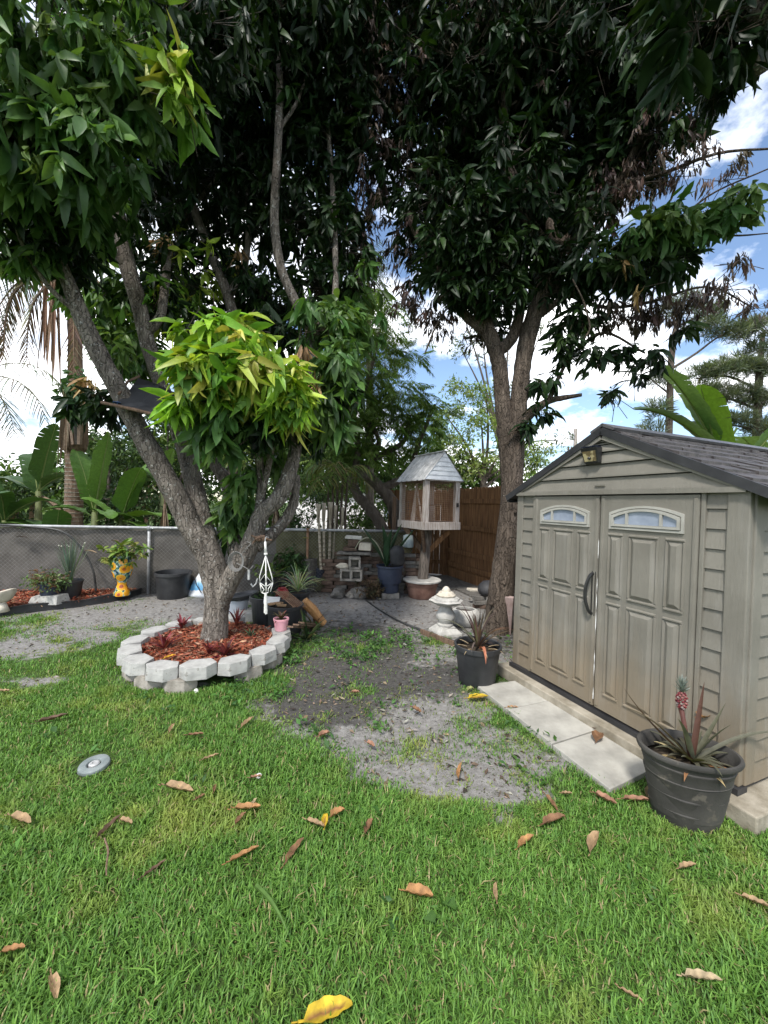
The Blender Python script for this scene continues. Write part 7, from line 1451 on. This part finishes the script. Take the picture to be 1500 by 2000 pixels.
LV = [(345, 1545, 64, -12, TN, 'folded tan leaf with an upturned edge on the lawn right of the sprinkler ring'), (36, 1607, 50, -20, TN, 'curled tan leaf on the lawn at the left edge level with the broken twig'), (212, 1622, 70, 42, DB, 'long dark dried leaf lying slantwise just above a grey twig', .16), (244, 1607, 30, -20, TN, 'small tan leaf touching the tip of the long dark dried one'),
 (480, 1584, 58, 3, OR, 'orange-tan leaf crossing two others on the middle lawn'), (468, 1604, 36, 48, BR, 'brown leaf end under the orange-tan one on the middle lawn'), (495, 1572, 22, 60, CR, 'bleached leaf tip standing over the orange-tan leaf'), (613, 1611, 42, -22, TN, 'tan leaf just left of the little yellow one', .2), (658, 1593, 34, 30, OR, 'orange-brown leaf just right of the little yellow one', .4), (636, 1608, 28, 80, YL, 'small bright yellow leaf standing between two tan ones', .36),
 (574, 1667, 66, 55, BR, 'long brown leaf pointing up and right below the small yellow leaf', .18), (474, 1674, 72, 28, OR, 'slim orange-tan leaf arched on the lawn left of the long brown one', .14), (390, 1560, 24, 30, BR, 'little brown leaf just right of the folded tan leaf'), (420, 1543, 18, 70, BR, 'tiny upright brown leaf above the middle lawn cluster'), (498, 1520, 26, 10, PK, 'small pinkish leaf with a white scrap, above the crossing leaves'), (815, 1752, 62, -14, OR, 'bright orange spoon-shaped leaf alone on the near lawn', .34), (969, 1747, 38, 95, TN, 'narrow tan leaf standing upright right of the orange spoon-shaped leaf', .2),
 (1075, 1570, 46, -52, BR, 'dark brown twisted leaf by the paver end, above a two-tone one', .16), (1080, 1607, 50, 22, BR, 'two-tone rolled brown leaf on the lawn before the pavers', .24), (1180, 1564, 54, -26, PK, 'pinkish flat leaf beside the near end of the pavers', .3), (1240, 1567, 56, -4, PK, 'pinkish slim leaf between the pavers and the charcoal tub', .2), (1268, 1552, 26, 80, CR, 'bleached crumpled leaf against the charcoal tub'), (1106, 1552, 22, 0, TN, 'tiny tan leaf near the near end of the pavers'), (1026, 1650, 40, 38, OR, 'orange-brown curled leaf left of the tallest pair on the right lawn', .24), (1160, 1651, 44, 70, TN, 'upright rolled tan leaf on the right lawn', .26),
 (1342, 1697, 34, 14, TN, 'small tan leaf on the lawn below the charcoal tub'), (1472, 1764, 66, -22, TN, 'large tan leaf cut by the right edge of the picture'), (1370, 1917, 78, -6, CR, 'long cream rolled leaf on the near lawn at right', .2), (1230, 1945, 56, -30, TN, 'thin arched tan leaf left of the long cream one', .12), (104, 1930, 52, -78, TN, 'upright spindly tan leaf on the near lawn at left', .26), (22, 1860, 56, 12, OR, 'orange-tan leaf at the left edge of the near lawn'), (636, 1984, 112, 20, YL, 'very large yellow leaf with a brown midrib at the bottom edge', .34, .5), (932, 1364, 42, 6, YL, 'yellow leaf on the soil before the first paver', .34, .5),
 (918, 1348, 14, 30, (.34, .36, .14), 'tiny pale green leaf above the yellow one by the first paver', .4), (100, 1408, 66, 14, DB, 'long dry brown leaf on the lawn left of the tree ring', .2), (1000, 1384, 24, 2, OR, 'narrow orange leaf beside the second paver'), (722, 1456, 20, -30, PK, 'little pinkish leaf at the edge of the sand patch', .4), (632, 1437, 26, 20, PK, 'pinkish leaf just left of the sand patch', .4), (693, 1354, 18, 0, PK, 'small pale pink leaf on the dark soil', .4), (812, 1389, 24, -30, BR, 'small brown leaf on the sand left of the pavers', .3), (898, 1512, 32, 80, OR, 'thin upright orange leaf at the edge of the sand', .14), (720, 1620, 34, 60, BR, 'brown leaf pair standing on the lawn right of the yellow leaf', .3),
 (482, 1414, 34, 40, TN, 'tan leaf on the lawn before the tree ring', .2), (410, 1482, 36, 20, TN, 'thin tan leaf midway between the ring and the folded leaf', .16), (335, 1425, 20, 60, TN, 'little upright tan leaf on the lawn below the tree ring'), (380, 1437, 36, 5, BR, 'brownish flat leaf low in the lawn below the tree ring', .16), (300, 1702, 60, 36, DB, 'slim dark leaf lying low in the lawn below the middle', .12), (5, 1352, 26, 0, TN, 'tan leaf at the left edge beside the sandy spots')]
for a in LV: fallen(*a)
fallen(1208, 1441, 48, -24, YL, 'yellow leaf lying on the third paver', .26, .6, .052); fallen(1168, 1443, 20, 65, BR, 'small reddish leaf standing on the third paver', .5, .8, .05); fallen(1168, 1424, 18, 4, DB, 'tiny dark leaf beside the slab edge on the third paver', .4, .6, .05)
fallen(330, 1284, 26, 18, (.62, .33, .03), 'orange-yellow leaf lying on the red mulch of the tree ring', .3, .5, .19); fallen(1376, 1402, 30, 10, OR, 'orange dead leaf caught in the pineapple plant of the charcoal tub', .5, .7, .42)
m = MB(); pp, rr = smooth_path([G(204, 1637, .05), G(211, 1660, .055), G(208, 1690, .05), G(208, 1710, .04)], [.0035, .0042, .0038, .0025], 5); m.tube(pp, rr, 7, jit=.1); tag(m.build('twig', M['wood_dark'], org=pp[0]), 'grey twig lying in the lawn under the long dark dried leaf', 'twig')
m = MB(); m.blade(G(498, 1730, .05), (.6, -.6, .25), .26, .02, .5, 8, GR, .3); tag(m.build('grass_frond', M['leaf_soft'], org=G(498, 1730)), 'single long green strap leaf dropped on the near lawn', 'leaf')
for px, py, s, lab in ((383, 1352, .022, 'white pebble on the soil before the tree ring'), (505, 1518, .016, 'small white pebble beside the pinkish leaf')): stone('pebble', G(px, py, .0), s, (1.2, .9), 'white', lab, None, px)
# ------------------------------------------------------------------ light and sky
SUN_EL, SUN_AZ = R(54), R(202)          # azimuth clockwise from +Y: behind the camera, a little to the left
wd = bpy.data.worlds.new('World'); scene.world = wd; wd.use_nodes = True
nt = wd.node_tree; bg = nt.nodes['Background']
sky = nt.nodes.new('ShaderNodeTexSky'); sky.sky_type = 'NISHITA'; sky.sun_disc = False
sky.sun_elevation = SUN_EL; sky.sun_rotation = SUN_AZ; sky.air_density = 1.0; sky.dust_density = .6; sky.ozone_density = 1.6
tc = nt.nodes.new('ShaderNodeTexCoord'); sep = nt.nodes.new('ShaderNodeSeparateXYZ'); nt.links.new(tc.outputs['Generated'], sep.inputs[0])
mx = nt.nodes.new('ShaderNodeMath'); mx.operation = 'MAXIMUM'; mx.inputs[1].default_value = .0; nt.links.new(sep.outputs[2], mx.inputs[0])
ad = nt.nodes.new('ShaderNodeMath'); ad.operation = 'ADD'; ad.inputs[1].default_value = .35; nt.links.new(mx.outputs[0], ad.inputs[0])
dx = nt.nodes.new('ShaderNodeMath'); dx.operation = 'DIVIDE'; nt.links.new(sep.outputs[0], dx.inputs[0]); nt.links.new(ad.outputs[0], dx.inputs[1])
dy = nt.nodes.new('ShaderNodeMath'); dy.operation = 'DIVIDE'; nt.links.new(sep.outputs[1], dy.inputs[0]); nt.links.new(ad.outputs[0], dy.inputs[1])
cb = nt.nodes.new('ShaderNodeCombineXYZ'); nt.links.new(dx.outputs[0], cb.inputs[0]); nt.links.new(dy.outputs[0], cb.inputs[1])
cb.inputs[2].default_value = CLOUD_SEED
nz = nt.nodes.new('ShaderNodeTexNoise'); nz.inputs['Scale'].default_value = 1.9; nz.inputs['Detail'].default_value = 9; nz.inputs['Roughness'].default_value = .56
nt.links.new(cb.outputs[0], nz.inputs['Vector'])
cr = _ramp(nt, nz.outputs[0], [(.45, 0), (.56, 1)])
nz2 = nt.nodes.new('ShaderNodeTexNoise'); nz2.inputs['Scale'].default_value = 3.4; nz2.inputs['Detail'].default_value = 6
nt.links.new(cb.outputs[0], nz2.inputs['Vector'])
cc = _ramp(nt, nz2.outputs[0], [(.3, (9.5, 10, 10.8)), (.6, (17, 17, 17))])
hs = nt.nodes.new('ShaderNodeHueSaturation'); hs.inputs['Saturation'].default_value = 1.0; hs.inputs['Value'].default_value = SKY_VALUE
nt.links.new(sky.outputs[0], hs.inputs['Color'])
mixc = _mix(nt, cr.outputs[0], hs.outputs[0], cc.outputs[0])
nt.links.new(mixc, bg.inputs['Color']); bg.inputs['Strength'].default_value = .1
sl = bpy.data.lights.new('sun', 'SUN'); sl.energy = 2.6; sl.angle = R(9); sl.color = (1, .96, .9)
so = bpy.data.objects.new('sun', sl); COL.objects.link(so)
sd = Vector((math.sin(SUN_AZ) * math.cos(SUN_EL), math.cos(SUN_AZ) * math.cos(SUN_EL), math.sin(SUN_EL)))
so.rotation_euler = sd.to_track_quat('Z', 'Y').to_euler(); so.location = (0, -5, 20)
vs = scene.view_settings; vs.view_transform = 'Standard'; vs.look = 'None'; vs.exposure = EXPOSURE; vs.gamma = 1; vs.use_curve_mapping = False
scene.cycles.max_bounces = 8; scene.cycles.diffuse_bounces = 4; scene.cycles.transparent_max_bounces = 8
scene.cycles.use_denoising = True
